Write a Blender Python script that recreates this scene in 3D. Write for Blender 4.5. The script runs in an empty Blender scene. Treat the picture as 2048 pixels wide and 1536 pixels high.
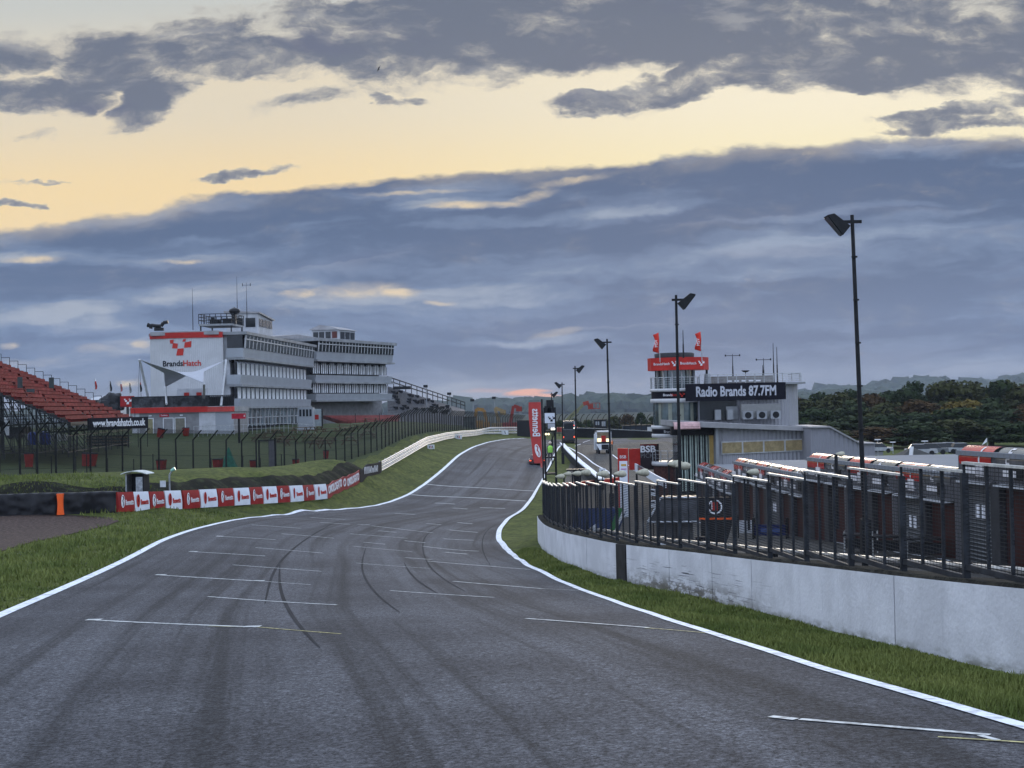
import bpy, bmesh, math, random
import numpy as np
from mathutils import Vector, Matrix, Euler
random.seed(7); RNG = np.random.default_rng(7)
C = bpy.context.scene.collection
SC = bpy.context.scene
PI = math.pi; R = math.radians
# ------------------------------------------------------------------ camera
CAMZ = 8.0
F = 2844.0; ROLL = R(1.2); PITCH = math.atan(42 / F)
cam_d = bpy.data.cameras.new('camera'); cam = bpy.data.objects.new('camera', cam_d); C.objects.link(cam)
cam_d.sensor_width = 36.0; cam_d.lens = 36.0 * F / 2048; cam_d.clip_end = 12000; cam_d.clip_start = 0.3
CAMROT = Matrix.Rotation(PITCH, 3, 'X') @ Matrix.Rotation(PI / 2, 3, 'X') @ Matrix.Rotation(-ROLL, 3, 'Z')
cam.matrix_world = Matrix.Translation((0, 0, CAMZ)) @ CAMROT.to_4x4()
SC.camera = cam
# ------------------------------------------------------------------ colour management
SC.view_settings.view_transform = 'Standard'; SC.view_settings.look = 'None'
SC.view_settings.exposure = 0.0; SC.view_settings.gamma = 1.0

def ray(px, py):
    return CAMROT @ Vector(((px - 1024) / F, (768 - py) / F, -1.0))
def at(px, py, D):
    """the point at world depth y = D seen at photograph pixel (px, py)"""
    d = ray(px, py); d = d * (D / d.y)
    return Vector((d.x, d.y, d.z + CAMZ))
def s2l(c):
    return tuple((v / 12.92 if v <= 0.04045 else ((v + 0.055) / 1.055) ** 2.4) for v in c)
def rgb(r, g, b):
    return s2l((r / 255, g / 255, b / 255))
# ------------------------------------------------------------------ world: dusk sky with broken cloud
world = bpy.data.worlds.new('World'); SC.world = world; world.use_nodes = True
WT = world.node_tree; WT.nodes.clear()
SUN_EL, SUN_AZ = 9.0, 8.0            # degrees; azimuth measured from +Y towards +X
class X:
    """tiny node expression"""
    def __init__(s, sock): s.s = sock
    @staticmethod
    def op(o, *a, clamp=False):
        n = WT.nodes.new('ShaderNodeMath'); n.operation = o; n.use_clamp = clamp
        for i, v in enumerate(a):
            if isinstance(v, X): WT.links.new(v.s, n.inputs[i])
            else: n.inputs[i].default_value = v
        return X(n.outputs[0])
    def __add__(s, o): return X.op('ADD', s, o)
    __radd__ = __add__
    def __mul__(s, o): return X.op('MULTIPLY', s, o)
    __rmul__ = __mul__
    def __sub__(s, o): return X.op('SUBTRACT', s, o)
    def __rsub__(s, o): return X.op('SUBTRACT', o, s)
    def __truediv__(s, o): return X.op('DIVIDE', s, o)
def sstep(a, b, x):
    n = WT.nodes.new('ShaderNodeMapRange'); n.interpolation_type = 'SMOOTHSTEP'
    WT.links.new(x.s, n.inputs['Value'])
    if a < b:
        n.inputs['From Min'].default_value = a; n.inputs['From Max'].default_value = b
    else:
        n.inputs['From Min'].default_value = b; n.inputs['From Max'].default_value = a
        n.inputs['To Min'].default_value = 1; n.inputs['To Max'].default_value = 0
    return X(n.outputs[0])
def wnoise(u, v, seed, detail=6, rough=0.55, dist=0.0):
    c = WT.nodes.new('ShaderNodeCombineXYZ')
    for i, q in enumerate((u, v, seed)):
        if isinstance(q, X): WT.links.new(q.s, c.inputs[i])
        else: c.inputs[i].default_value = q
    n = WT.nodes.new('ShaderNodeTexNoise'); n.inputs['Scale'].default_value = 1; n.inputs['Detail'].default_value = detail
    n.inputs['Roughness'].default_value = rough; n.inputs['Distortion'].default_value = dist
    WT.links.new(c.outputs[0], n.inputs['Vector'])
    return X(n.outputs['Fac'])
def wcol(u, v, seed, detail=5, rough=0.55):
    """two independent noise channels, centred on zero"""
    f = wnoise(u, v, seed, detail, rough); n = f.s.node; sp_ = WT.nodes.new('ShaderNodeSeparateColor'); WT.links.new(n.outputs['Color'], sp_.inputs[0])
    return X(sp_.outputs[0]) - 0.5, X(sp_.outputs[1]) - 0.5, X(sp_.outputs[2]) - 0.5
def cmix(a, b, f):
    n = WT.nodes.new('ShaderNodeMix'); n.data_type = 'RGBA'
    for k, v in ((6, a), (7, b)):
        if isinstance(v, X): WT.links.new(v.s, n.inputs[k])
        else: n.inputs[k].default_value = (*v, 1)
    if isinstance(f, X): WT.links.new(f.s, n.inputs[0])
    else: n.inputs[0].default_value = f
    return X(n.outputs[2])
geo = WT.nodes.new('ShaderNodeTexCoord'); sep = WT.nodes.new('ShaderNodeSeparateXYZ'); WT.links.new(geo.outputs['Generated'], sep.inputs[0])
gx, gy, gz = X(sep.outputs[0]), X(sep.outputs[1]), X(sep.outputs[2])
az = X.op('ARCTAN2', gx, gy); el = X.op('ARCSINE', gz)
s_ = az * 2.844; s_ = s_ * (s_ * s_ * 0.041 + 1.0)      # thousands of photograph pixels right of the view axis
t_ = el * 2.844; t_ = t_ * (t_ * t_ * 0.041 + 1.0) / X.op('MAXIMUM', X.op('COSINE', az), 0.2)   # and above the horizon
A1, A2, A3 = wcol(s_ * 1.6, t_ * 3.4, 3.1, 3, 0.5); B1_, B2_, B3_ = wcol(s_ * 5.0, t_ * 11.0, 9.7, 5, 0.62); C1_, C2_, C3_ = wcol(s_ * 17.0, t_ * 34.0, 19.7, 4, 0.6)
W3 = C3_ + 0.5
sw = s_ + A1 * 0.22 + B1_ * 0.10; tw = t_ + A2 * 0.10 + B2_ * 0.055 + C2_ * 0.012
su = s_ + A1 * 0.10 + B1_ * 0.16 + C1_ * 0.03; tu = t_ + A2 * 0.05 + B2_ * 0.085 + C2_ * 0.022
def blobs(lst, su, tu):
    """sum of soft tilted ellipses, each (px, py, rx, ry, tilt, amount) in direction units x1000"""
    tot = None
    for (px, py, rx, ry, ang, am) in lst:
        cs = (px - 1024) / 1000; ct = (810 - (px - 1024) * 0.0209 - py) / 1000; c, q = math.cos(R(ang)), math.sin(R(ang))
        dx = su - cs; dy = tu - ct
        e1 = (dx * c + dy * q) * (1000.0 / rx); e2 = (dy * c - dx * q) * (1000.0 / ry)
        g = X.op('SUBTRACT', 1.0, e1 * e1 + e2 * e2); g = X.op('MAXIMUM', g, 0.0) * am
        tot = g if tot is None else X.op('ADD', tot, g)
    return tot
ir = sstep(-0.6, 0.7, s_)
clear = cmix(rgb(250, 221, 164), rgb(255, 240, 188), ir)
clear = cmix(clear, cmix(rgb(230, 216, 188), rgb(252, 240, 210), ir), sstep(0.43, 0.62, t_))
clear = cmix(clear, rgb(200, 202, 196), sstep(0.66, 0.84, t_))
# upper broken cloud
n1 = wnoise(sw * 3.2, tw * 7.5, 12.3, 9, 0.62, 0.1); n2 = wnoise(sw * 9.0, tw * 20.0, 5.5, 6, 0.62)
UB = [(60,190,150,38,-2,.75),(330,85,330,45,3,.8),(230,150,110,30,0,.5),(310,195,110,42,28,.8),(-60,110,150,70,0,.6),(480,115,160,40,-4,.55),(640,115,220,42,3,.55),(590,205,85,26,10,.42),(690,185,80,24,0,.42),(560,30,280,32,0,.62),(850,95,240,85,-4,.85),(900,20,300,60,0,.8),
      (1250,30,480,90,0,.85),(1150,90,330,55,0,.6),(1750,50,560,85,0,.72),(1950,120,330,75,-3,.72),(1600,95,330,60,8,.65),(1640,110,260,40,10,.6),(1480,135,230,36,20,.95),(1300,185,190,26,12,.95),(1170,205,110,18,8,.8),(1700,150,250,34,2,.5),(2010,212,230,18,6,.95),(1960,245,190,13,4,.8),(780,205,40,12,-15,.5),(850,207,40,11,-10,.5),(70,268,55,12,0,.42),(515,345,110,11,2,.85),(60,357,70,6,-4,.5),(30,407,70,8,-3,.6),(1180,130,120,30,0,.35)]
ud = blobs([(a, b, c * 1.18, d * 1.22, e, f * 1.1) for a, b, c, d, e, f in UB], su, tu)
dens = X.op('MINIMUM', X.op('POWER', ud, 0.6), 1.0) * 0.95 + (n1 - 0.5) * 2.3 + (n2 - 0.5) * 1.3
um = sstep(0.18, 0.72, dens) * sstep(0.0, 0.30, ud); usoft = sstep(0.30, 0.95, dens)
ucol = cmix(rgb(196, 190, 178), rgb(98, 106, 123), usoft)
ucol = cmix(ucol, rgb(92, 98, 122), sstep(0.52, 0.72, wnoise(sw * 2.2, tw * 9.0, 51.0, 6, 0.55)) * 0.8)
ucol = cmix(ucol, rgb(158, 158, 160), sstep(0.53, 0.70, wnoise(sw * 3.4, tw * 15.0, 31.0, 7, 0.62)) * 0.7)
sky = cmix(clear, ucol, um * 0.96)
# main lower deck
TL = s_ * 0.0715 + 0.478 - s_ * s_ * 0.0235
edge = TL - t_ + A3 * 0.07 + B3_ * 0.050 + C3_ * 0.024
dm = sstep(-0.002, 0.014, edge)
m1 = wnoise(sw * 1.5, tw * 8.0, 21.0, 8, 0.55); m2 = wnoise(sw * 3.4, (tw - s_ * 0.03) * 17.0, 2.0, 8, 0.6); m3 = wnoise(sw * 1.1, (tw - s_ * 0.04) * 12.0, 88.0, 7, 0.55)
DB = [(480,440,420,32,2,1.0),(150,465,260,26,-6,.8),(230,560,420,48,-3,1.0),(850,490,360,60,8,.9),(880,360,220,18,6,.9),(1300,350,420,22,1,.7),(1800,370,520,80,3,1.0),(1350,480,420,40,0,.6),(1900,560,380,50,0,.7),(1300,640,520,60,0,.9),(1150,730,360,26,0,.8),(1900,680,300,36,0,.5),(640,640,500,18,-3,.6),(250,650,330,18,0,.45),(920,700,200,20,0,.8)]
LB_ = [(120,515,260,20,0,.9),(330,525,180,16,0,.8),(420,590,420,30,6,.9),(900,590,330,26,0,1.0),(120,645,260,36,0,.8),(520,700,360,40,0,.5),(260,740,420,60,0,.7),(1150,440,420,14,4,.8),(1650,430,330,10,4,.7),(1680,480,300,20,4,.9),(1600,545,380,16,0,.5),(850,650,240,16,0,.6),(1100,670,130,14,2,1.0),(950,420,160,18,0,.9),(1750,690,420,20,0,.4),(1900,745,380,30,0,.5),(900,790,420,36,0,.9),(1850,430,200,12,8,.6)]
ddk = X.op('MINIMUM', blobs(DB, sw, tw), 1.0); dlt = X.op('MINIMUM', blobs(LB_, sw, tw), 1.0)
tone = (m1 - 0.5) * 2.3 + (m2 - 0.5) * 2.3 + C2_ * 0.45 + dlt * 0.66 - ddk * 0.42 + 0.20
dk = cmix(rgb(72, 92, 124), rgb(101, 120, 150), sstep(-0.10, 0.45, tone))
dk = cmix(dk, cmix(rgb(160, 167, 177), rgb(141, 156, 178), ir), sstep(0.36, 1.05, tone))
# crisp cloud shelves: bright lip over a dark body
lip = X.op('FRACT', (tw * 6.2 - s_ * 0.35 + (m3 - 0.5) * 2.4)); dk = cmix(dk, cmix(rgb(150, 155, 172), dk, 0.35), sstep(0.70, 0.98, lip) * sstep(0.40, 0.62, m1) * 0.5)
dk = cmix(dk, rgb(96, 108, 138), sstep(0.25, 0.0, lip) * sstep(0.38, 0.58, m1) * 0.4)
dk = cmix(dk, cmix(rgb(152, 160, 174), rgb(130, 148, 172), ir), sstep(0.12, 0.0, t_) * 0.6)
rim = sstep(0.050, 0.0, edge) * sstep(0.35, 0.65, n1); dk = cmix(dk, rgb(190, 178, 160), rim * 0.6)
GB_ = [(75,519,80,7,-2,1.2),(370,522,60,5,0,.8),(600,590,40,10,0,.9),(720,580,110,16,3,.8),(800,588,40,12,0,1.2),(880,607,36,6,0,1.3),(1115,665,60,9,6,1.0),(285,686,26,10,0,1.4),(10,690,30,8,0,1.2),(190,700,50,10,0,.8),(60,720,90,8,0,.6),(255,770,34,8,0,1.1),(950,410,110,9,-2,1.2),(1060,395,70,10,12,1.1),(850,382,130,5,0,.9),(1150,362,120,8,8,.8),(700,370,60,5,0,.8)]
gb_ = blobs([(a, b, c * 1.1, d * 1.25, e, f * .62) for a, b, c, d, e, f in GB_], s_ + B1_ * 0.06 + A1 * 0.04, t_ + B2_ * 0.035 + C2_ * 0.014)
dk = cmix(dk, rgb(196, 184, 166), sstep(0.0, 0.8, gb_ + (n2 - 0.5) * 1.2) * 0.6); gl_ = sstep(0.35, 1.35, gb_ + (n2 - 0.5) * 2.2 + C1_)
dk = cmix(dk, rgb(242, 216, 168), gl_ * 0.9)
dk = cmix(dk, rgb(243, 176, 142), sstep(0.0, 1.0, blobs([(1055,786,60,8,3,1.1),(1092,794,50,6,-3,.9),(980,782,90,7,0,.35)], s_ + B1_ * .05, t_ + B2_ * 0.02 + C2_ * 0.01)) * 0.95)
sky = cmix(sky, dk, dm)
# physical sky underneath adds its own dusk tint
nish = WT.nodes.new('ShaderNodeTexSky'); nish.sky_type = 'NISHITA'; nish.sun_disc = False
nish.sun_elevation = R(SUN_EL); nish.sun_rotation = R(SUN_AZ); nish.altitude = 80
bgN = WT.nodes.new('ShaderNodeBackground'); WT.links.new(nish.outputs[0], bgN.inputs[0]); bgN.inputs[1].default_value = 0.0008
# unseen sky overhead and behind the viewer, brightened to light the scene
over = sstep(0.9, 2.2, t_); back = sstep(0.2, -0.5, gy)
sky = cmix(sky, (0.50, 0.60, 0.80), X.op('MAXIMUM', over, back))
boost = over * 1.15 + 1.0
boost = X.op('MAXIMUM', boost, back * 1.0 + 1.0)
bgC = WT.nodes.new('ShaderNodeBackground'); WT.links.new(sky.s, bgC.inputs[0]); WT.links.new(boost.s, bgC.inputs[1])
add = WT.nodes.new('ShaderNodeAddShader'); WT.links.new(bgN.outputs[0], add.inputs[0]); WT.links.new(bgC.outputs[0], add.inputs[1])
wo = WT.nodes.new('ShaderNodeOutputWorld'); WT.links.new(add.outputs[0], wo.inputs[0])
world.cycles.sampling_method = 'MANUAL'; world.cycles.sample_map_resolution = 512
sl = bpy.data.lights.new('sun', 'SUN'); sl.energy = 0.5; sl.angle = R(14); sl.color = (1.0, 0.86, 0.68)
so = bpy.data.objects.new('sun', sl); C.objects.link(so)
sd = Vector((math.sin(R(SUN_AZ)) * math.cos(R(SUN_EL)), math.cos(R(SUN_AZ)) * math.cos(R(SUN_EL)), math.sin(R(SUN_EL))))
so.rotation_euler = sd.to_track_quat('Z', 'Y').to_euler(); so.location = (0, 60, 60)

# ------------------------------------------------------------------ materials
MATS = {}
def mat(name, col, rough=0.6, metal=0.0, var=0.12, scale=3.0, bump=0.0, bscale=None, emit=None, spec=0.22, stretch=(1, 1, 1), col2=None, vlo=0.42, vhi=0.62, alpha=None, detail=5):
    if name in MATS: return MATS[name]
    m = bpy.data.materials.new(name); m.use_nodes = True; MATS[name] = m
    T = m.node_tree; b = T.nodes['Principled BSDF']
    b.inputs['Roughness'].default_value = rough; b.inputs['Metallic'].default_value = metal; b.inputs['Specular IOR Level'].default_value = spec
    tc = T.nodes.new('ShaderNodeTexCoord'); mp = T.nodes.new('ShaderNodeMapping'); T.links.new(tc.outputs['Object'], mp.inputs[0])
    mp.inputs['Scale'].default_value = stretch
    n = T.nodes.new('ShaderNodeTexNoise'); n.inputs['Scale'].default_value = scale; n.inputs['Detail'].default_value = detail; n.inputs['Roughness'].default_value = 0.6
    T.links.new(mp.outputs[0], n.inputs['Vector'])
    r = T.nodes.new('ShaderNodeMapRange'); r.inputs['From Min'].default_value = vlo; r.inputs['From Max'].default_value = vhi; r.clamp = True
    T.links.new(n.outputs['Fac'], r.inputs[0])
    mx = T.nodes.new('ShaderNodeMix'); mx.data_type = 'RGBA'
    mx.inputs[6].default_value = (*[c * (1 - var) for c in col], 1)
    mx.inputs[7].default_value = (*(col2 if col2 else [min(1, c * (1 + var)) for c in col]), 1)
    T.links.new(r.outputs[0], mx.inputs[0]); T.links.new(mx.outputs[2], b.inputs['Base Color'])
    if bump:
        n2 = T.nodes.new('ShaderNodeTexNoise'); n2.inputs['Scale'].default_value = bscale or scale * 6; n2.inputs['Detail'].default_value = 4
        T.links.new(mp.outputs[0], n2.inputs['Vector'])
        bm = T.nodes.new('ShaderNodeBump'); bm.inputs['Strength'].default_value = bump; bm.inputs['Distance'].default_value = 0.05
        T.links.new(n2.outputs['Fac'], bm.inputs['Height']); T.links.new(bm.outputs[0], b.inputs['Normal'])
    if emit:
        b.inputs['Emission Color'].default_value = (*emit[0], 1); b.inputs['Emission Strength'].default_value = emit[1]
    return m
def corr(name, col, pitch=0.2, axis=0, rough=0.45, metal=0.0, depth=0.03, var=0.1, wear=None):
    """ribbed sheet cladding; ribs repeat along one object axis"""
    if name in MATS: return MATS[name]
    m = mat(name, col, rough, metal, min(var, .04), 0.8)
    T = m.node_tree; b = T.nodes['Principled BSDF']
    tc = T.nodes.new('ShaderNodeTexCoord'); sp = T.nodes.new('ShaderNodeSeparateXYZ'); T.links.new(tc.outputs['Object'], sp.inputs[0])
    mu = T.nodes.new('ShaderNodeMath'); mu.operation = 'MULTIPLY'; T.links.new(sp.outputs[axis], mu.inputs[0]); mu.inputs[1].default_value = 2 * PI / pitch
    si = T.nodes.new('ShaderNodeMath'); si.operation = 'SINE'; T.links.new(mu.outputs[0], si.inputs[0])
    bm = T.nodes.new('ShaderNodeBump'); bm.inputs['Strength'].default_value = 0.9; bm.inputs['Distance'].default_value = depth
    T.links.new(si.outputs[0], bm.inputs['Height']); T.links.new(bm.outputs[0], b.inputs['Normal'])
    return m
def meshmat(name, col, hz, vt, wire=0.005):
    """welded wire netting: open except along its wires (UV in metres)"""
    if name in MATS: return MATS[name]
    m = mat(name, col, 0.5, 0.3)
    T = m.node_tree; b = T.nodes['Principled BSDF']; out = T.nodes['Material Output']
    uv = T.nodes.new('ShaderNodeUVMap'); sp = T.nodes.new('ShaderNodeSeparateXYZ'); T.links.new(uv.outputs[0], sp.inputs[0])
    res = []
    for k, pitch, w in ((0, vt, wire), (1, hz, wire)):
        mo = T.nodes.new('ShaderNodeMath'); mo.operation = 'WRAP'; T.links.new(sp.outputs[k], mo.inputs[0]); mo.inputs[1].default_value = pitch; mo.inputs[2].default_value = 0
        lt = T.nodes.new('ShaderNodeMath'); lt.operation = 'LESS_THAN'; T.links.new(mo.outputs[0], lt.inputs[0]); lt.inputs[1].default_value = w
        res.append(lt)
    mxx = T.nodes.new('ShaderNodeMath'); mxx.operation = 'MAXIMUM'; T.links.new(res[0].outputs[0], mxx.inputs[0]); T.links.new(res[1].outputs[0], mxx.inputs[1])
    tr = T.nodes.new('ShaderNodeBsdfTransparent'); ms = T.nodes.new('ShaderNodeMixShader')
    T.links.new(mxx.outputs[0], ms.inputs[0]); T.links.new(tr.outputs[0], ms.inputs[1]); T.links.new(b.outputs[0], ms.inputs[2]); T.links.new(ms.outputs[0], out.inputs[0])
    return m

# ------------------------------------------------------------------ mesh builder and object helpers
class MB:
    def __init__(s): s.v = []; s.f = []; s.m = []; s.uv = {}
    def quad(s, a, b, c, d, mi=0):
        i = len(s.v); s.v += [tuple(a), tuple(b), tuple(c), tuple(d)]; s.f.append((i, i + 1, i + 2, i + 3)); s.m.append(mi); return s
    def poly(s, pts, mi=0):
        i = len(s.v); s.v += [tuple(p) for p in pts]; s.f.append(tuple(range(i, i + len(pts)))); s.m.append(mi); return s
    def box(s, x0, x1, y0, y1, z0, z1, mi=0):
        i = len(s.v)
        s.v += [(x0, y0, z0), (x1, y0, z0), (x1, y1, z0), (x0, y1, z0), (x0, y0, z1), (x1, y0, z1), (x1, y1, z1), (x0, y1, z1)]
        for q in ((0, 3, 2, 1), (4, 5, 6, 7), (0, 1, 5, 4), (1, 2, 6, 5), (2, 3, 7, 6), (3, 0, 4, 7)):
            s.f.append(tuple(i + k for k in q)); s.m.append(mi)
        return s
    def hexa(s, p, mi=0):
        """p: 8 points, bottom loop then top loop"""
        i = len(s.v); s.v += [tuple(q) for q in p]
        for q in ((0, 3, 2, 1), (4, 5, 6, 7), (0, 1, 5, 4), (1, 2, 6, 5), (2, 3, 7, 6), (3, 0, 4, 7)):
            s.f.append(tuple(i + k for k in q)); s.m.append(mi)
        return s
    def tube(s, p0, p1, r0, r1=None, n=8, mi=0, cap=True):
        r1 = r0 if r1 is None else r1
        p0 = Vector(p0); p1 = Vector(p1); d = (p1 - p0)
        if d.length < 1e-6: return s
        d.normalize(); a = d.orthogonal().normalized(); b = d.cross(a); i = len(s.v)
        for p, r in ((p0, r0), (p1, r1)):
            for k in range(n):
                w = 2 * PI * k / n; s.v.append(tuple(p + (a * math.cos(w) + b * math.sin(w)) * r))
        for k in range(n):
            k2 = (k + 1) % n; s.f.append((i + k, i + k2, i + n + k2, i + n + k)); s.m.append(mi)
        if cap:
            s.f.append(tuple(i + n - 1 - k for k in range(n))); s.m.append(mi); s.f.append(tuple(i + n + k for k in range(n))); s.m.append(mi)
        return s
    def bar(s, p0, p1, w, h, mi=0):
        """square bar; w across in plan, h along the other way"""
        p0 = Vector(p0); p1 = Vector(p1); d = (p1 - p0).normalized()
        up = Vector((0, 0, 1)) if abs(d.z) < 0.95 else Vector((0, 1, 0))
        a = d.cross(up).normalized() * w / 2; b = a.cross(d).normalized() * h / 2
        return s.hexa([p0 - a - b, p0 + a - b, p1 + a - b, p1 - a - b, p0 - a + b, p0 + a + b, p1 + a + b, p1 - a + b], mi)
    def lathe(s, prof, n=32, cx=0, cy=0, a0=0, a1=2 * PI, mi=0, capb=False, capt=False):
        full = abs(a1 - a0 - 2 * PI) < 1e-6; m = n if full else n + 1; i = len(s.v)
        for (r, z) in prof:
            for k in range(m):
                w = a0 + (a1 - a0) * k / n; s.v.append((cx + r * math.cos(w), cy + r * math.sin(w), z))
        for j in range(len(prof) - 1):
            for k in range(n):
                k2 = (k + 1) % m; s.f.append((i + j * m + k, i + j * m + k2, i + (j + 1) * m + k2, i + (j + 1) * m + k)); s.m.append(mi)
        if capt: s.f.append(tuple(i + (len(prof) - 1) * m + k for k in range(m))); s.m.append(mi)
        if capb: s.f.append(tuple(i + m - 1 - k for k in range(m))); s.m.append(mi)
        return s
    def prism(s, pts, y0, y1, mi=0):
        """outline in x,z extruded along y"""
        n = len(pts); i = len(s.v)
        s.v += [(x, y0, z) for x, z in pts] + [(x, y1, z) for x, z in pts]
        s.f.append(tuple(i + k for k in range(n))); s.m.append(mi); s.f.append(tuple(i + 2 * n - 1 - k for k in range(n))); s.m.append(mi)
        for k in range(n):
            k2 = (k + 1) % n; s.f.append((i + k, i + n + k, i + n + k2, i + k2)); s.m.append(mi)
        return s
    def mesh(s, name, mats):
        me = bpy.data.meshes.new(name); me.from_pydata(s.v, [], s.f)
        for m in (mats if isinstance(mats, (list, tuple)) else [mats]): me.materials.append(m)
        if any(s.m): me.polygons.foreach_set('material_index', s.m)
        me.update(); return me
    def build(s, name, mats, parent=None, world=False, smooth=False):
        me = s.mesh(name, mats); return link(me, name, parent, world, smooth)
def inv(root): return (Matrix.Translation(root.location) @ root.rotation_euler.to_matrix().to_4x4()).inverted()
def link(me, name, parent=None, world=False, smooth=False):
    o = bpy.data.objects.new(name, me); C.objects.link(o)
    if parent is not None:
        if world:
            M = inv(parent)
            if parent.parent is not None: M = M @ inv(parent.parent)
            me.transform(M)
        o.parent = parent
    if smooth:
        for p in me.polygons: p.use_smooth = True
    return o
def tag(o, label=None, cat=None, group=None, kind=None):
    if label: o['label'] = label
    if cat: o['category'] = cat
    if group: o['group'] = group
    if kind: o['kind'] = kind
    return o
def thing(name, label, cat, loc=(0, 0, 0), rz=0.0, group=None):
    o = bpy.data.objects.new(name, None); C.objects.link(o); o.empty_display_size = 0.3
    o.location = loc; o.rotation_euler = (0, 0, rz); return tag(o, label, cat, group)
def copy_tree(o, parent=None):
    c = o.copy(); C.objects.link(c); c.parent = parent
    for ch in [q for q in o.children]: copy_tree(ch, c)
    return c
def copy_thing(o, loc, rz, label, group=None, scale=None):
    c = copy_tree(o); c.location = loc; c.rotation_euler = (0, 0, rz); c['label'] = label
    if group: c['group'] = group
    if scale: c.scale = scale
    return c
_tc = {}
def text_mesh(s, size=1.0, ext=0.01, sx=1.0, bold=0.0, align='CENTER'):
    k = (s, size, ext, sx, bold, align)
    cu = bpy.data.curves.new('lettering', 'FONT'); cu.body = s; cu.size = size; cu.extrude = ext; cu.offset = bold; cu.align_x = align; cu.align_y = 'CENTER'; cu.resolution_u = 3
    o = bpy.data.objects.new('lettering', cu); C.objects.link(o)
    dg = bpy.context.evaluated_depsgraph_get(); me = bpy.data.meshes.new_from_object(o.evaluated_get(dg))
    bpy.data.objects.remove(o); bpy.data.curves.remove(cu)
    me.transform(Matrix.Diagonal((sx, 1, 1, 1))); me.name = 'lettering'
    return me
def lettering(s, size, parent, M, m, ext=0.01, sx=1.0, bold=0.0, align='CENTER', name='lettering'):
    """M places text (x right, y up, z to the viewer) in the parent's frame"""
    me = text_mesh(s, size, ext, sx, bold, align); me.transform(M); me.materials.clear(); me.materials.append(m)
    o = bpy.data.objects.new(name, me); C.objects.link(o); o.parent = parent; return o
FRONT = Matrix.Rotation(PI / 2, 4, 'X')      # text upright, facing -Y
def T4(x, y, z): return Matrix.Translation((x, y, z))
# ------------------------------------------------------------------ terrain
ROAD_R = [(2500,1590,10.2),(2048,1457,13.3),(1874,1405,15),(1724,1360,16.6),(1574,1315,19.3),(1424,1270,23),(1324,1235,26.6),(1164,1183,37),(1115,1161,42.5),(1066,1140,49),(1042,1127,54),(1010,1102,64),(995,1080,75),(997,1061,84.5),(1015,1038,96),(1042,1024,103),(1061,1000,114),(1085,961,138),(1098,935,155),(1108,912,175),(1116,897,197),(1124,889,218)]
ROAD_L = [(0,1235,32),(100,1190,37.5),(200,1146,45),(257,1118,51),(325,1081,62),(381,1061,70),(455,1042,79),(503,1033,85),(568,1029,91),(653,1019,98),(738,1014,104.5),(781,1004,111),(819,988,119),(849,969,128),(885,940,143),(917,910,160),(946,894,176),(978,884,194),(1014,878,210),(1060,876,228)]
BOARD = [(-300,1040,73),(0,1031,74),(120,1027,75.5),(233,1023,78),(361,1017,83),(497,1008,90),(580,1003,95),(650,997,102),(718,964,115),(763,943,128),(814,913,144),(838,899,154),(854,891,164),(880,885,180),(908,879,198),(955,873,225),(969,870,233),(1032,868,252),(1060,868,258)]
FENCE_L = [(-120,956,80),(15,951,85),(75,948,89),(154,948,94),(236,946,100),(302,948,104),(395,946,110),(497,945,117),(585,942,124),(625,938,129),(682,926,135),(760,900,149),(814,872,168),(861,861,188),(927,858,225),(1000,858,262),(1048,860,285)]
WALL_B = [(2048,1355,18.1),(1789,1295,21.9),(1649,1260,25.6),(1498,1223,31),(1345,1188,36.8),(1235,1165,41.7),(1143,1131,48),(1087,1100,59),(1072,1072,68)]
def wpts(tab, step=4.0):
    P = [at(*q) for q in tab]; out = [P[0]]
    for a, b in zip(P, P[1:]):
        n = max(1, int((b - a).length / step))
        for k in range(1, n + 1): out.append(a.lerp(b, k / n))
    return out
RR = [at(*q) for q in ROAD_R]; RL = [at(*q) for q in ROAD_L]
def z8(z): return z + CAMZ
RR = [Vector((6.6, 4, z8(-2.6))), Vector((6.2, 8, z8(-2.85)))] + RR[0:]
RL = [Vector((-6.5, -4, z8(-2.9))), Vector((-8.0, 12, z8(-3.35))), Vector((-9.8, 22, z8(-3.9)))] + RL
def smooth_curve(P, key, xs):
    ys = [p.y for p in P]; return np.interp(xs, ys, [getattr(p, key) for p in P])
def gsm(a, sig, dx):
    k = int(3 * sig / dx) + 1; w = np.exp(-0.5 * (np.arange(-k, k + 1) * dx / sig) ** 2); w /= w.sum()
    ap = np.concatenate([2 * a[0] - a[k:0:-1], a, 2 * a[-1] - a[-2:-k - 2:-1]]); return np.convolve(ap, w, 'valid')
YS = np.arange(4, 228, 1.0)
rx_ = gsm(smooth_curve(RR, 'x', YS), 2.0, 1.0); rz_ = gsm(smooth_curve(RR, 'z', YS), 4.0, 1.0)
lx_ = gsm(smooth_curve(RL, 'x', YS), 2.0, 1.0); lz_ = gsm(smooth_curve(RL, 'z', YS), 4.0, 1.0)
ctrl = []
for y, a, b, c, d in list(zip(YS, rx_, rz_, lx_, lz_))[::4]:
    ctrl.append((a, y, b)); ctrl.append((c, y, d)); ctrl.append(((a + c) / 2, y, (b + d) / 2)); ctrl.append((c - 1.2, y, d + (0.05 if y > 120 else 0)))
for p in wpts(BOARD, 3): ctrl.append(tuple(p))
for p in wpts(FENCE_L, 4): ctrl.append(tuple(p))
for p in wpts(WALL_B, 4): ctrl.append(tuple(p))
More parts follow.
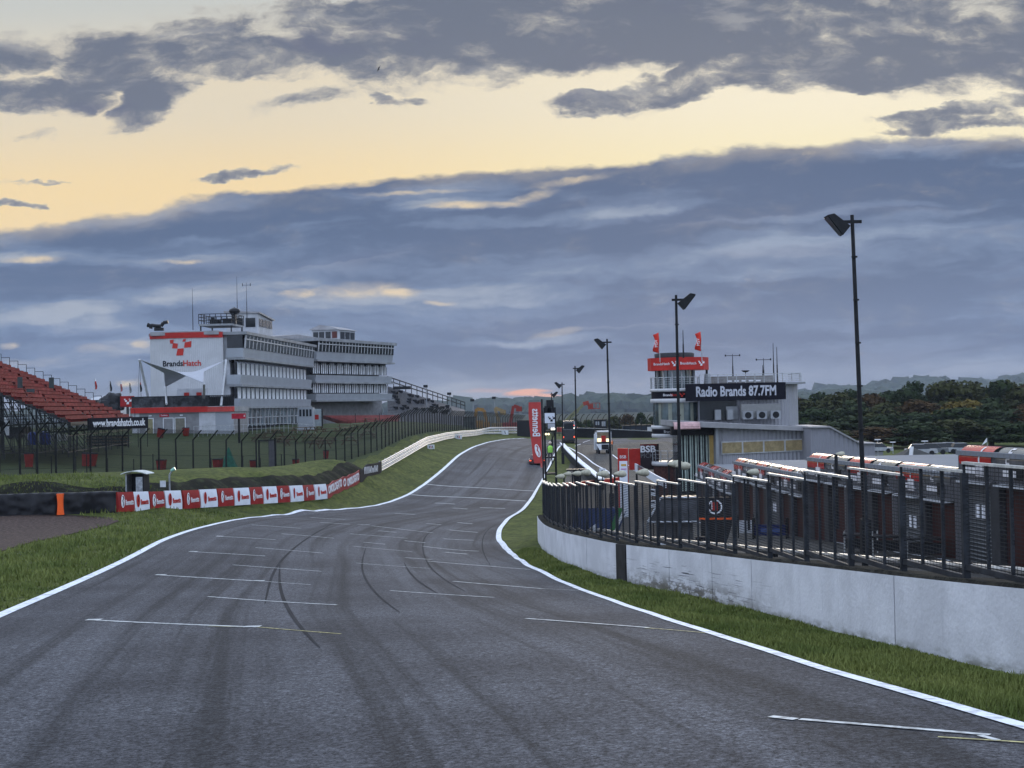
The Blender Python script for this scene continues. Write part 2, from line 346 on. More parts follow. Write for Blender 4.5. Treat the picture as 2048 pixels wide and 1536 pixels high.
# flat strip behind the advertising boards, then the bank
for p in wpts(BOARD[:9], 3):
    ctrl.append((p.x - 0.5, p.y + 1.5, p.z + 0.05)); ctrl.append((p.x - 1.0, p.y + 3.3, p.z + (1.45 if p.x > -24 else 1.25) + random.uniform(-.2, .2) + (.3 if -30 < p.x < -22 else 0)))
    ctrl.append((p.x - 1.6, p.y + 6.5, p.z + 1.5 + random.uniform(-.1, .1)))
for (x, y, z) in [(-10,-10,-2.7),(0,-10,-2.6),(10,-10,-2.6),(9,6,-2.75),(9,14,-3.3),(9,20,-3.85),(-14,0,-2.9),(-16,18,-3.7),(-20,36,-4.6),(-26,55,-5.2),(-14,8,-3.1),
        (3.5,80,-7.0),(3.8,100,-7.5),(4.2,118,-7.7),(5,142,-7.4),(5.6,165,-6.8),(6.5,190,-6.3),(8,215,-6.2),
        (9,30,-4.5),(14,30,-4.4),(18,38,-4.9),(12,38,-4.9),(7,38,-4.9),(12,45,-5.15),(7,45,-5.3),(17,45,-5.1),(4,52,-5.7),(10,52,-5.55),(15,55,-5.6),(4,65,-6.3),(10,65,-6.1),(15,65,-6.1),(11,75,-6.6),(11,90,-7.0),(16,90,-7.0),(20,105,-7.4),(11,105,-7.4),(7,90,-7.1),(7,75,-6.7),
        (8,120,-7.6),(14,130,-7.6),(9,150,-7.1),(20,150,-7.2),(12,180,-6.5),(24,180,-6.6),(14,205,-6.1),(22,205,-6.0),(14,232,-5.95),(22,232,-5.9),(32,235,-6.1),(40,150,-7.6),(40,200,-7.6),(60,120,-7.5),(60,200,-7.5),(90,160,-7.6),(30,60,-6),(30,90,-7),(50,60,-6.5),(80,250,-7.5),(110,300,-7.0),
        (-40,190,-2.4),(-35,235,-2.6),(-55,180,-2.5),(-47,165,-2.9),(-38,165,-3.0),(-30,165,-3.6),(-30,200,-3.2),(-24,235,-3.0),(-22,190,-3.6),(-22,165,-4.3),(-33,140,-3.9),(-45,140,-3.5),(-60,130,-3.3),(-45,110,-3.7),(-60,100,-3.3),(-80,120,-3.0),(-34,118,-4.1),(-18,250,-3.6),(-10,275,-4.2),(-90,200,-2.4),(-60,260,-2.5),
        (0,290,-6.0),(15,290,-6.5),(40,290,-8.0),(-20,320,-6),(20,350,-10),(-150,100,-3),(-150,300,-3),(-60,60,-3.5),(-120,20,-3),(-40,20,-3.6),(-50,-30,-3),(60,-30,-3),(60,20,-4),(120,60,-5),
        (-400,0,-4),(-400,400,-6),(0,500,-14),(400,400,-8),(400,0,-6),(0,-300,-4),(-300,-300,-4),(300,-300,-4),(200,600,-10),(-250,650,-10),(500,700,-8)]:
    ctrl.append((x, y, z8(z)))
ctrl = np.array(ctrl, float)
_, ui = np.unique(np.round(ctrl[:, :2], 1), axis=0, return_index=True); ctrl = ctrl[ui]
def phi(r2): return -np.sqrt(r2 + 2.0)
d2 = ((ctrl[:, None, :2] - ctrl[None, :, :2]) ** 2).sum(-1); NC = len(ctrl)
A = np.zeros((NC + 1, NC + 1)); A[:NC, :NC] = phi(d2) + np.eye(NC) * -0.25 * -1; A[:NC, NC] = 1; A[NC, :NC] = 1
A[:NC, :NC] = phi(d2) + np.eye(NC) * 0.35
SOL = np.linalg.solve(A, np.append(ctrl[:, 2], 0))
def Zg(x, y):
    x = np.atleast_1d(np.asarray(x, float)); y = np.atleast_1d(np.asarray(y, float)); out = np.empty(x.shape)
    xf = x.ravel(); yf = y.ravel(); of = out.ravel()
    for i in range(0, len(xf), 4000):
        a = xf[i:i + 4000, None] - ctrl[None, :, 0]; b = yf[i:i + 4000, None] - ctrl[None, :, 1]
        of[i:i + 4000] = phi(a * a + b * b) @ SOL[:NC] + SOL[NC]
    return of.reshape(x.shape)
def Z(x, y): return float(Zg(x, y)[0])
def gp(px, py, d0=6.0, d1=420.0, h=0.0):
    """where the ray through a photograph pixel meets the ground"""
    Ds = np.geomspace(d0, d1, 700); r = ray(px, py); X_ = r.x / r.y * Ds; Zr = r.z / r.y * Ds + CAMZ
    g = Zg(X_, Ds) + h; k = np.where(Zr <= g)[0]
    if len(k) == 0: return Vector((X_[-1], Ds[-1], g[-1]))
    k = max(k[0], 1); a, b = Ds[k - 1], Ds[k]
    for _ in range(20):
        m = (a + b) / 2
        if r.z / r.y * m + CAMZ <= Z(r.x / r.y * m, m) + h: b = m
        else: a = m
    return Vector((r.x / r.y * b, b, Z(r.x / r.y * b, b) + h))
def onz(x, y, dz=0.0): return Vector((x, y, Z(x, y) + dz))
def axis_pts(lst):
    out = []
    for a, b, st in lst: out += list(np.arange(a, b, st))
    return np.array(out + [lst[-1][1]])
gxs = axis_pts([(-1500,-300,150),(-300,-100,20),(-100,-44,3),(-44,20,0.8),(20,50,2),(50,110,6),(110,300,20),(300,1500,150)])
gys = axis_pts([(-600,-60,60),(-60,0,6),(0,150,0.8),(150,270,1.5),(270,360,5),(360,700,20),(700,1500,100),(1500,4000,400)])
GX, GY = np.meshgrid(gxs, gys); GZ = Zg(GX, GY)
damp = np.clip((np.hypot(GX, GY) - 500) / 500, 0, 1); GZ = GZ * (1 - damp) + (-6 + 0) * damp
# roughness on the bank behind the boards
nx, ny = len(gxs), len(gys)
verts = np.stack([GX.ravel(), GY.ravel(), GZ.ravel()], -1)
idx = np.arange(nx * ny).reshape(ny, nx)
faces = np.stack([idx[:-1, :-1], idx[:-1, 1:], idx[1:, 1:], idx[1:, :-1]], -1).reshape(-1, 4)
me = bpy.data.meshes.new('ground'); me.from_pydata(verts.tolist(), [], faces.tolist())
m_grass = mat('grass ground', (0.058, 0.074, 0.018), 0.95, var=0.0, scale=0.35, bump=0.9, bscale=9, col2=(0.105, 0.118, 0.032), vlo=0.35, vhi=0.65, spec=0.15, detail=9)
def grassify():
    T = m_grass.node_tree; b = T.nodes['Principled BSDF']; tc = T.nodes.new('ShaderNodeTexCoord')
    src = b.inputs['Base Color'].links[0].from_socket
    n = T.nodes.new('ShaderNodeTexNoise'); n.inputs['Scale'].default_value = 2.6; n.inputs['Detail'].default_value = 8; n.inputs['Roughness'].default_value = 0.75
    mp = T.nodes.new('ShaderNodeMapping'); mp.inputs['Scale'].default_value = (1, 0.6, 1); T.links.new(tc.outputs['Object'], mp.inputs[0]); T.links.new(mp.outputs[0], n.inputs['Vector'])
    r = T.nodes.new('ShaderNodeMapRange'); r.inputs['From Min'].default_value = 0.38; r.inputs['From Max'].default_value = 0.66; T.links.new(n.outputs['Fac'], r.inputs[0])
    mx = T.nodes.new('ShaderNodeMix'); mx.data_type = 'RGBA'; mx.blend_type = 'MULTIPLY'; mx.inputs[0].default_value = 1
    cr = T.nodes.new('ShaderNodeMix'); cr.data_type = 'RGBA'; cr.inputs[6].default_value = (0.42, 0.46, 0.42, 1); cr.inputs[7].default_value = (1.3, 1.25, 1.1, 1)
    T.links.new(r.outputs[0], cr.inputs[0]); T.links.new(src, mx.inputs[6]); T.links.new(cr.outputs[2], mx.inputs[7])
    # bare earth where the bank is steep and ragged
    ge = T.nodes.new('ShaderNodeNewGeometry'); sp = T.nodes.new('ShaderNodeSeparateXYZ'); T.links.new(ge.outputs['True Normal'], sp.inputs[0])
    n3 = T.nodes.new('ShaderNodeTexNoise'); n3.inputs['Scale'].default_value = 0.5; n3.inputs['Detail'].default_value = 6; T.links.new(tc.outputs['Object'], n3.inputs['Vector'])
    ad = T.nodes.new('ShaderNodeMath'); ad.operation = 'MULTIPLY_ADD'; T.links.new(n3.outputs['Fac'], ad.inputs[0]); ad.inputs[1].default_value = 0.14; T.links.new(sp.outputs[2], ad.inputs[2])
    r3 = T.nodes.new('ShaderNodeMapRange'); r3.inputs['From Min'].default_value = 1.045; r3.inputs['From Max'].default_value = 1.005; T.links.new(ad.outputs[0], r3.inputs[0])
    r3.inputs['To Min'].default_value = 0; r3.inputs['To Max'].default_value = 0.0
    m2 = T.nodes.new('ShaderNodeMix'); m2.data_type = 'RGBA'; T.links.new(r3.outputs[0], m2.inputs[0]); T.links.new(mx.outputs[2], m2.inputs[6]); m2.inputs[7].default_value = (0.030, 0.029, 0.018, 1)
    T.links.new(m2.outputs[2], b.inputs['Base Color'])
grassify()
me.materials.append(m_grass)
m_field = mat('field grass', (0.026, 0.040, 0.014), 0.95, var=0.0, scale=0.6, bump=0.9, bscale=6, col2=(0.048, 0.062, 0.022), vlo=0.35, vhi=0.65, spec=0.15, detail=9)
me.materials.append(m_field)
fc = verts[faces].mean(1); FB = [at(*q) for q in FENCE_L]; bl = np.interp(fc[:, 0], [p.x for p in FB], [p.y for p in FB])
m_earth = mat('bank earth', (0.012, 0.012, 0.008), 0.95, var=0.0, scale=1.6, bump=1.0, bscale=9, col2=(0.034, 0.040, 0.017), vlo=0.50, vhi=0.66, spec=0.1, detail=9); me.materials.append(m_earth)
BBp = [at(*q) for q in BOARD]; bb = np.interp(fc[:, 0], [p.x for p in BBp], [p.y for p in BBp])
ei = (fc[:, 1] > bb + 0.7) & (fc[:, 1] < bb + np.where(fc[:, 0] > -23, 5.2, 3.4) + 1.2 * np.sin(fc[:, 0] * 1.3)) & (fc[:, 0] < -8) & (fc[:, 0] > -60)
m_farf = mat('distant field', (0.018, 0.027, 0.014), 0.95, var=0.3, scale=0.05, spec=0.05); me.materials.append(m_farf)
me.polygons.foreach_set('material_index', np.where(fc[:, 1] > 262, 3, np.where(ei & False, 2, ((fc[:, 1] > bl - 6) & (fc[:, 0] < 2)).astype(int))).tolist())
me.update()
ground = link(me, 'ground', smooth=True); tag(ground, kind='structure')

def strip(name, left, right, m, dz, uvs=True, kind='structure', ncross=8, parent=None):
    """sheet lying dz above the ground between two polylines of (x, y)"""
    n = len(left); L = np.array(left); Rr = np.array(right); ts = np.linspace(0, 1, ncross + 1)
    P = L[:, None, :] * (1 - ts[None, :, None]) + Rr[:, None, :] * ts[None, :, None]
    zz = Zg(P[..., 0], P[..., 1]) + dz
    v = np.concatenate([P, zz[..., None]], -1).reshape(-1, 3); m1 = ncross + 1
    id_ = np.arange(n * m1).reshape(n, m1)
    f = np.stack([id_[:-1, :-1], id_[:-1, 1:], id_[1:, 1:], id_[1:, :-1]], -1).reshape(-1, 4)
    me = bpy.data.meshes.new(name); me.from_pydata(v.tolist(), [], f.tolist()); me.materials.append(m)
    cen = (L + Rr) / 2; along = np.concatenate([[0], np.cumsum(np.hypot(*np.diff(cen, axis=0).T))]); wid = np.hypot(*(Rr - L).T)
    U = (ts[None, :] * wid[:, None]).ravel(); V = np.repeat(along, m1)
    uvl = me.uv_layers.new(name='UVMap'); li = np.empty(len(me.loops), int); me.loops.foreach_get('vertex_index', li)
    uvl.data.foreach_set('uv', np.stack([U[li], V[li]], -1).ravel())
    me.update(); o = link(me, name, parent, smooth=True)
    if parent is None: tag(o, kind=kind)
    return o
def asphalt(name, base, light, streak, coarse=1.0):
    m = bpy.data.materials.new(name); m.use_nodes = True; T = m.node_tree; b = T.nodes['Principled BSDF']
    b.inputs['Roughness'].default_value = 0.78; b.inputs['Specular IOR Level'].default_value = 0.13
    tc = T.nodes.new('ShaderNodeTexCoord'); uv = T.nodes.new('ShaderNodeUVMap')
    def nz(sock, sc, det, ro, st=(1, 1, 1)):
        mp = T.nodes.new('ShaderNodeMapping'); mp.inputs['Scale'].default_value = st; T.links.new(sock, mp.inputs[0])
        n = T.nodes.new('ShaderNodeTexNoise'); n.inputs['Scale'].default_value = sc; n.inputs['Detail'].default_value = det; n.inputs['Roughness'].default_value = ro
        T.links.new(mp.outputs[0], n.inputs['Vector']); return n.outputs['Fac']
    def rng(s, a, b_, c=0, d=1):
        r = T.nodes.new('ShaderNodeMapRange'); T.links.new(s, r.inputs[0])
        for k, v in zip(range(1, 5), (a, b_, c, d)): r.inputs[k].default_value = v
        return r.outputs[0]
    def mixc(a, b_, f, bt='MIX'):
        n = T.nodes.new('ShaderNodeMix'); n.data_type = 'RGBA'; n.blend_type = bt
        for k, v in ((6, a), (7, b_)):
            if isinstance(v, tuple): n.inputs[k].default_value = (*v, 1)
            else: T.links.new(v, n.inputs[k])
        if isinstance(f, float): n.inputs[0].default_value = f
        else: T.links.new(f, n.inputs[0])
        return n.outputs[2]
    big = nz(tc.outputs['Object'], 0.22, 4, 0.5)
    col = mixc(tuple(base), tuple(light), rng(big, 0.38, 0.64))
    st = nz(uv.outputs[0], 1.0, 5, 0.62, (1.6, 0.018, 1)); col = mixc(col, tuple(streak), rng(st, 0.48, 0.62, 0, 0.9))
    st2 = nz(uv.outputs[0], 1.0, 4, 0.6, (0.55, 0.012, 1)); col = mixc(col, tuple(c * 1.25 for c in light), rng(st2, 0.50, 0.66, 0, 0.8))
    # chippings in the surface
    sp = nz(tc.outputs['Object'], 20 * coarse, 6, 0.95); sp2 = nz(tc.outputs['Object'], 9 * coarse, 5, 0.8)
    m1 = T.nodes.new('ShaderNodeMix'); m1.data_type = 'RGBA'; T.links.new(rng(sp, 0.41, 0.60), m1.inputs[0]); m1.inputs[6].default_value = (0.10, 0.10, 0.12, 1); m1.inputs[7].default_value = (2.7, 2.65, 2.55, 1)
    m2 = T.nodes.new('ShaderNodeMix'); m2.data_type = 'RGBA'; T.links.new(rng(sp2, 0.40, 0.66), m2.inputs[0]); m2.inputs[6].default_value = (0.6, 0.6, 0.62, 1); m2.inputs[7].default_value = (1.5, 1.5, 1.5, 1)
    col = mixc(col, m1.outputs[2], 1.0, 'MULTIPLY'); col = mixc(col, m2.outputs[2], 1.0, 'MULTIPLY')
    T.links.new(col, b.inputs['Base Color'])
    bm = T.nodes.new('ShaderNodeBump'); bm.inputs['Strength'].default_value = 0.55; bm.inputs['Distance'].default_value = 0.012; T.links.new(sp, bm.inputs['Height']); T.links.new(bm.outputs[0], b.inputs['Normal'])
    MATS[name] = m; return m
m_asph = asphalt('racing asphalt', (0.035, 0.036, 0.041), (0.060, 0.062, 0.069), (0.021, 0.022, 0.025))
m_pit = asphalt('pit asphalt', (0.034, 0.033, 0.031), (0.050, 0.048, 0.044), (0.026, 0.025, 0.024))
m_line = mat('line paint', (0.56, 0.58, 0.61), 0.6, var=0.38, scale=5, bump=0.1, vlo=0.3, vhi=0.55)
m_mark = mat('worn marking paint', (0.42, 0.43, 0.42), 0.65, var=0.4, scale=9, vlo=0.35, vhi=0.6)
m_yel = mat('worn yellow paint', (0.42, 0.38, 0.17), 0.65, var=0.35, scale=9)
# rough earth face of the bank behind the boards
bpts = [p for p in wpts(BOARD[1:10], 0.7)]; bl_, br_ = [], []
import mathutils
for i, p in enumerate(bpts):
    a0 = 1.15 + .25 * mathutils.noise.noise(Vector((i * .31, 0, 0))); a1 = (4.3 if i > 10 else 3.2) + 1.1 * mathutils.noise.noise(Vector((i * .17, 5, 0))) + .5 * mathutils.noise.noise(Vector((i * .7, 9, 0)))
    q = min(1.0, (len(bpts) - i) / 12); bl_.append((p.x - .5, p.y + a0)); br_.append((p.x - .5 - .25 * a1 * q, p.y + a0 + (a1 - a0) * q))
strip('bank', br_, bl_, m_earth, 0.05, ncross=14)
# racing surface
LXY = list(zip(lx_, YS)); RXY = list(zip(rx_, YS))
strip('track', LXY, RXY, m_asph, 0.03, ncross=16)
# tail of the track bending right beyond the crest
def arcs(p):
    return [(a, b) for a, b in p]
tl = [gp(*q) for q in ((1060,876),)]
far_in = [(rx_[-1], 227.0), (10.5, 222), (13, 213), (17, 206), (24, 203), (34, 203), (50, 205)]
far_out = [(lx_[-1], 227.0), (6.0, 236), (10, 238), (17, 237), (25, 235), (36, 234), (54, 234)]
strip('track_bend', far_out, far_in, m_asph, 0.03, ncross=8)
def edge_line(name, xs, ys, w, side, dz=0.042, m=m_line):
    d = np.gradient(np.array(xs), np.array(ys)); k = 1 / np.sqrt(1 + d * d)
    a = [(x - w * 0.5 * kk, y + w * 0.5 * kk * dd) for x, y, kk, dd in zip(xs, ys, k, d)]
    b = [(x + w * 0.5 * kk, y - w * 0.5 * kk * dd) for x, y, kk, dd in zip(xs, ys, k, d)]
    return strip(name, a, b, m, dz, ncross=1)
o = edge_line('road_marking', rx_, YS, 0.20, 1); o2 = edge_line('road_marking', lx_, YS, 0.30, -1)
tag(o, 'white line along the pit side edge of the track'); tag(o2, 'white line along the grass side edge of the track')
# painted apex kerb on the pit side
kk = (YS > 56) & (YS < 130); wk = np.clip(np.minimum(YS[kk] - 56, 130 - YS[kk]) / 14, 0, 1) * 0.08 + 0.10
strip('kerb', list(zip(rx_[kk] - 0.05, YS[kk])), list(zip(rx_[kk] + wk, YS[kk])), m_line, 0.055, ncross=2)
# ------------------------------------------------------------------ grid boxes and lines
def mark(p0, p1, w, m=m_mark, label=None, dz=0.040):
    a = gp(*p0); b = gp(*p1); d = Vector((b.x - a.x, b.y - a.y)); L = d.length; d.normalize(); n = Vector((-d.y, d.x)) * w / 2
    k = max(2, int(L / 0.8)); ps = [Vector((a.x, a.y)).lerp(Vector((b.x, b.y)), i / k) for i in range(k + 1)]
    o = strip('road_marking', [(p.x + n.x, p.y + n.y) for p in ps], [(p.x - n.x, p.y - n.y) for p in ps], m, dz, ncross=1)
    return tag(o, label) if label else o
GL = [((176,1243),(516,1258),.13),((516,1258),(682,1272),.05,'y'),((416,1196),(674,1213),.10),((311,1152),(524,1165),.13),((524,1165),(622,1172),.05),((466,1132),(643,1145),.09),((378,1105),(530,1114),.12),((511,1097),(645,1108),.10),((432,1074),(551,1081),.13),((503,1051),(602,1058),.13),((563,1069),(668,1078),.12),
      ((1052,1241),(1300,1260),.09),((1290,1260),(1430,1272),.05,'y'),((780,1184),(988,1198),.08),((906,1165),(1082,1180),.10),((1082,1180),(1160,1184),.05),((712,1128),(860,1139),.07),((855,1124),(988,1135),.11),((988,1135),(1060,1141),.06),((706,1094),(824,1105),.10),((846,1094),(957,1104),.12),((810,1117),(864,1121),.14),((727,1086),(771,1090),.14),((809,1083),(851,1087),.14),((889,1106),(935,1110),.14),((744,1053),(865,1067),.13),((700,1069),(815,1078),.12),((852,1048),(883,1051),.14),((887,1079),(948,1082),.15),((898,1061),(955,1066),.15),((757,1063),(793,1066),.15),((915,1046),(945,1049),.17),
      ((620,1036),(690,1040),.16),((715,1050),(740,1051),.15),((640,1046),(700,1050),.14),((870,1007),(910,1009),.2),((960,1016),(1010,1018),.2),((790,1028),(830,1030),.18),((905,1017),(935,1019),.18),
      ((1541,1440),(1592,1446),.11),((1600,1446),(1980,1478),.09),((1960,1479),(1996,1489),.07),((1876,1482),(2120,1498),.045,'y'),((418,1256),(500,1258),.04,'y')]
for g in GL:
    mark(g[0], g[1], g[2], m_yel if len(g) > 3 else m_mark)
for (px, py) in ((188,1243),(505,1257),(322,1152),(518,1164),(387,1105),(440,1074)):
    a = gp(px, py); s = 0.16
    strip('road_marking', [(a.x - s, a.y - s * 0.9), (a.x - s, a.y + s * 0.9)], [(a.x + s, a.y - s * 0.9), (a.x + s, a.y + s * 0.9)], m_mark, 0.043, ncross=1)
mark((852,969), (1071,983), 0.30, m_mark, 'white start line across the track'); mark((822,990), (1052,1003), 0.30, m_mark, 'second white line just before the start line')
# rubber laid down through the bend
m_rub = mat('tyre rubber', (0.026, 0.027, 0.031), 0.85, var=0.2, spec=0.08, scale=1.2, stretch=(1, 0.3, 1))
def skid(pts, w):
    P = [gp(*p) for p in pts]; ys = np.linspace(0, len(P) - 1, 10 * len(P)); X0 = gsm(np.interp(ys, range(len(P)), [p.x for p in P]), 0.5, ys[1]); Y0 = gsm(np.interp(ys, range(len(P)), [p.y for p in P]), 0.5, ys[1])
    dx = np.gradient(X0); dy = np.gradient(Y0); l = np.hypot(dx, dy) + 1e-9; tp = w * np.sin(np.linspace(0.05, PI - 0.05, len(ys))) ** 0.5
    nx_ = -dy / l * tp / 2; ny_ = dx / l * tp / 2
    strip('skid_mark', list(zip(X0 + nx_, Y0 + ny_)), list(zip(X0 - nx_, Y0 - ny_)), m_rub, 0.037, ncross=1)
skid([(733,1093),(720,1130),(728,1160),(760,1200),(800,1228)], .07)
skid([(808,1126),(818,1148),(845,1172),(880,1192)], .07)
skid([(905,1040),(850,1065),(842,1090),(852,1130),(885,1160),(930,1185)], .07)
skid([(690,1038),(620,1070),(570,1110),(540,1150),(530,1210)], .10)
skid([(560,1130),(555,1180),(590,1250),(640,1300)], .09)
skid([(1000,1045),(965,1062),(960,1100),(985,1140)], .06)
# ------------------------------------------------------------------ gravel trap, pit lane
m_grav = mat('gravel', (0.055, 0.036, 0.028), 0.95, var=0.3, scale=7, bump=1.0, bscale=14, detail=9, col2=(0.100, 0.068, 0.054))
gl = []; gr_ = []
for (a, b) in (((-1500,1150),(-60,1108)),((-1200,1100),(0,1104)),((-900,1078),(60,1086)),((-700,1062),(120,1074)),((-600,1052),(170,1062)),((-500,1045),(215,1052)),((-420,1041),(238,1043)),((-380,1038),(225,1036)),((-340,1036),(150,1033.5))):
    A_ = gp(*a); B_ = gp(*b); gl.append((A_.x, A_.y)); gr_.append((B_.x, B_.y))
strip('gravel_trap', gl, gr_, m_grav, 0.03, ncross=30)
wy = np.array([p.y for p in (at(*q) for q in WALL_B)]); wx = np.array([p.x for p in (at(*q) for q in WALL_B)])
PY = np.arange(12, 223, 1.0)
wall_x = np.interp(PY, np.append(wy, [80, 100, 118, 145, 200, 250]), np.append(wx, [1.9, 2.5, 3.3, 5.0, 8.4, 11]))
FAC = [(12, 18.0), (30, 15.4), (39, 14.3), (43.8, 13.7), (58.6, 12.1), (73.6, 11.4), (88.6, 11.5), (100, 13), (120, 18), (160, 22), (200, 26), (250, 34)]
fac_x = np.interp(PY, [f[0] for f in FAC], [f[1] for f in FAC])
strip('pit_lane', list(zip(wall_x + 0.35, PY)), list(zip(fac_x + 0.3, PY)), m_pit, 0.03, ncross=10)
def pline(pts, w, m=m_line, dz=0.045):
    P = [gp(*p) for p in pts]; t = np.linspace(0, len(P) - 1, 12 * len(P)); X0 = np.interp(t, range(len(P)), [p.x for p in P]); Y0 = np.interp(t, range(len(P)), [p.y for p in P])
    X0 = gsm(X0, 0.35, t[1]); Y0 = gsm(Y0, 0.35, t[1]); dx = np.gradient(X0); dy = np.gradient(Y0); l = np.hypot(dx, dy) + 1e-9
    return strip('road_marking', list(zip(X0 - dy / l * w / 2, Y0 + dx / l * w / 2)), list(zip(X0 + dy / l * w / 2, Y0 - dx / l * w / 2)), m, dz, ncross=1)
pline([(1330,1078),(1440,1092),(1538,1098),(1707,1111),(1811,1121),(1930,1136),(2048,1150)], .10)
pline([(1330,1030),(1440,1054),(1582,1070),(1695,1091),(1800,1108),(1900,1124)], .07)
pline([(1085,886),(1124,889),(1155,905),(1200,935),(1245,965)], .20)
pline([(1150,893),(1162,886),(1180,881)], .15)
pline([(1225,910),(1252,930),(1300,950),(1345,968)], .15)
# ================================================================== LEFT SIDE
m_black = mat('black plastic', (0.012, 0.012, 0.014), 0.35, var=0.2)
m_dark = mat('dark painted steel', (0.011, 0.012, 0.014), 0.6, var=0.25, scale=4, spec=0.2)
m_post = mat('weathered dark post', (0.013, 0.014, 0.013), 0.75, var=0.3, scale=5)
m_white = mat('white paint', (0.62, 0.64, 0.66), 0.5, var=0.08, scale=2)
m_whitevinyl = mat('white vinyl', (0.66, 0.69, 0.74), 0.4, var=0.05, scale=2)
m_red = mat('red vinyl', (0.27, 0.020, 0.018), 0.4, var=0.12, scale=2)
m_redp = mat('red paint', (0.36, 0.020, 0.014), 0.4, var=0.12, scale=1.5)
m_galv = mat('galvanised steel', (0.36, 0.38, 0.40), 0.38, 0.75, var=0.25, scale=5)
m_armco = mat('armco steel', (0.50, 0.51, 0.53), 0.4, 0.3, var=0.2, scale=3)
m_chalk = mat('white lettering', (0.70, 0.70, 0.72), 0.5, var=0.02)
m_ink = mat('dark lettering', (0.008, 0.008, 0.013), 0.6, var=0.02, spec=0.1)
m_redink = mat('red lettering', (0.45, 0.03, 0.02), 0.5, var=0.02)
m_mesh = meshmat('wire netting', (0.014, 0.015, 0.017), 0.05, 0.05, 0.011)
m_mesh2 = meshmat('weldmesh netting', (0.022, 0.024, 0.027), 0.055, 0.11, 0.013)
m_orange = mat('orange marker', (0.85, 0.12, 0.02), 0.5, var=0.08)
m_timber = mat('timber', (0.10, 0.07, 0.045), 0.8, var=0.3, scale=4)
m_blue = mat('blue plastic', (0.010, 0.030, 0.16), 0.45, var=0.2)

def interp_px(tab, px):
    xs = [t[0] for t in tab]; return at(px, np.interp(px, xs, [t[1] for t in tab]), np.interp(px, xs, [t[2] for t in tab]))
def facing(a, b):
    """yaw whose local +X runs from a to b"""
    return math.atan2(b.y - a.y, b.x - a.x)
# -------- advertising boards along the grass
BX = [(233,266,'r'),(264.5,296,'w'),(297,327,'r'),(328,361,'w'),(364,397,'r'),(398,432,'w'),(433,465,'r'),(466,497,'w'),(498,523,'r'),(524,552,'w'),(553,577,'r'),(578,604,'w'),(605,626,'r'),(628,651,'w')]
ords = ['first','second','third','fourth','fifth','sixth','seventh']
def swoosh(s, M=None):
    """round emblem with an S-shaped cut, local x,z plane, facing -y"""
    mb = MB(); n = 20
    pts = [(s * 0.20 * math.cos(2 * PI * k / n), s * 0.5 * math.sin(2 * PI * k / n)) for k in range(n)]
    mb.prism(pts, -0.012, 0.0, 0)
    cut = [(-0.10, 0.36), (0.06, 0.40), (0.13, 0.22), (0.02, 0.04), (0.10, -0.18), (0.02, -0.42), (-0.04, -0.40), (0.03, -0.16), (-0.07, 0.04), (0.05, 0.22), (0.0, 0.32)]
    mb.prism([(x * s, z * s) for x, z in cut], -0.018, -0.0125, 1); return mb
for i, (x0, x1, k) in enumerate(BX):
    a = interp_px(BOARD, x0); b = interp_px(BOARD, x1); w = (Vector((b.x, b.y)) - Vector((a.x, a.y))).length
    z0 = a.z - 0.03; h = 1.08 + random.uniform(-.02, .02)
    where = ords[i // 2]
    lab = ('red board with white emblem and lettering, %s red one from the black tyre wall' if k == 'r' else 'white board with dark red emblem and lettering, %s white one from the black tyre wall') % where
    t = thing('advertising_board', lab, 'advertising board', (a.x, a.y, z0), facing(a, b), 'red and white boards along the left verge')
    tilt = 0.10; sl_ = (b.z - a.z) / w; lean = random.uniform(-0.05, 0.07)
    m = MB(); hh = h
    N = 7
    for j in range(N):     # slightly bellied face so it catches the light unevenly
        za, zb = hh * j / N, hh * (j + 1) / N; f = lambda z: -0.05 - tilt * (1 - z / hh) - 0.04 * math.sin(PI * z / hh) * (1 + lean * 4)
        m.hexa([(0.02, f(za), za), (w - 0.02, f(za), za + sl_ * w), (w - 0.02, 0.03, za + sl_ * w), (0.02, 0.03, za), (0.02, f(zb), zb), (w - 0.02, f(zb), zb + sl_ * w), (w - 0.02, 0.03, zb + sl_ * w), (0.02, 0.03, zb)])
    p = m.build('panel', m_red if k == 'r' else m_whitevinyl, t)
    e = swoosh(0.72).mesh('emblem', [m_chalk if k == 'r' else m_redink, m_ink]); e.transform(T4(0.30 * w / 1.2, -0.16, hh * 0.54 + sl_ * w * .3)); link(e, 'emblem', t)
    lettering('Bennetts', 0.42, t, T4(w * 0.66, -0.16, hh * 0.46 + sl_ * w * .6) @ FRONT, m_chalk if k == 'r' else m_redink, sx=w * 0.58 / 1.78, bold=0.004)
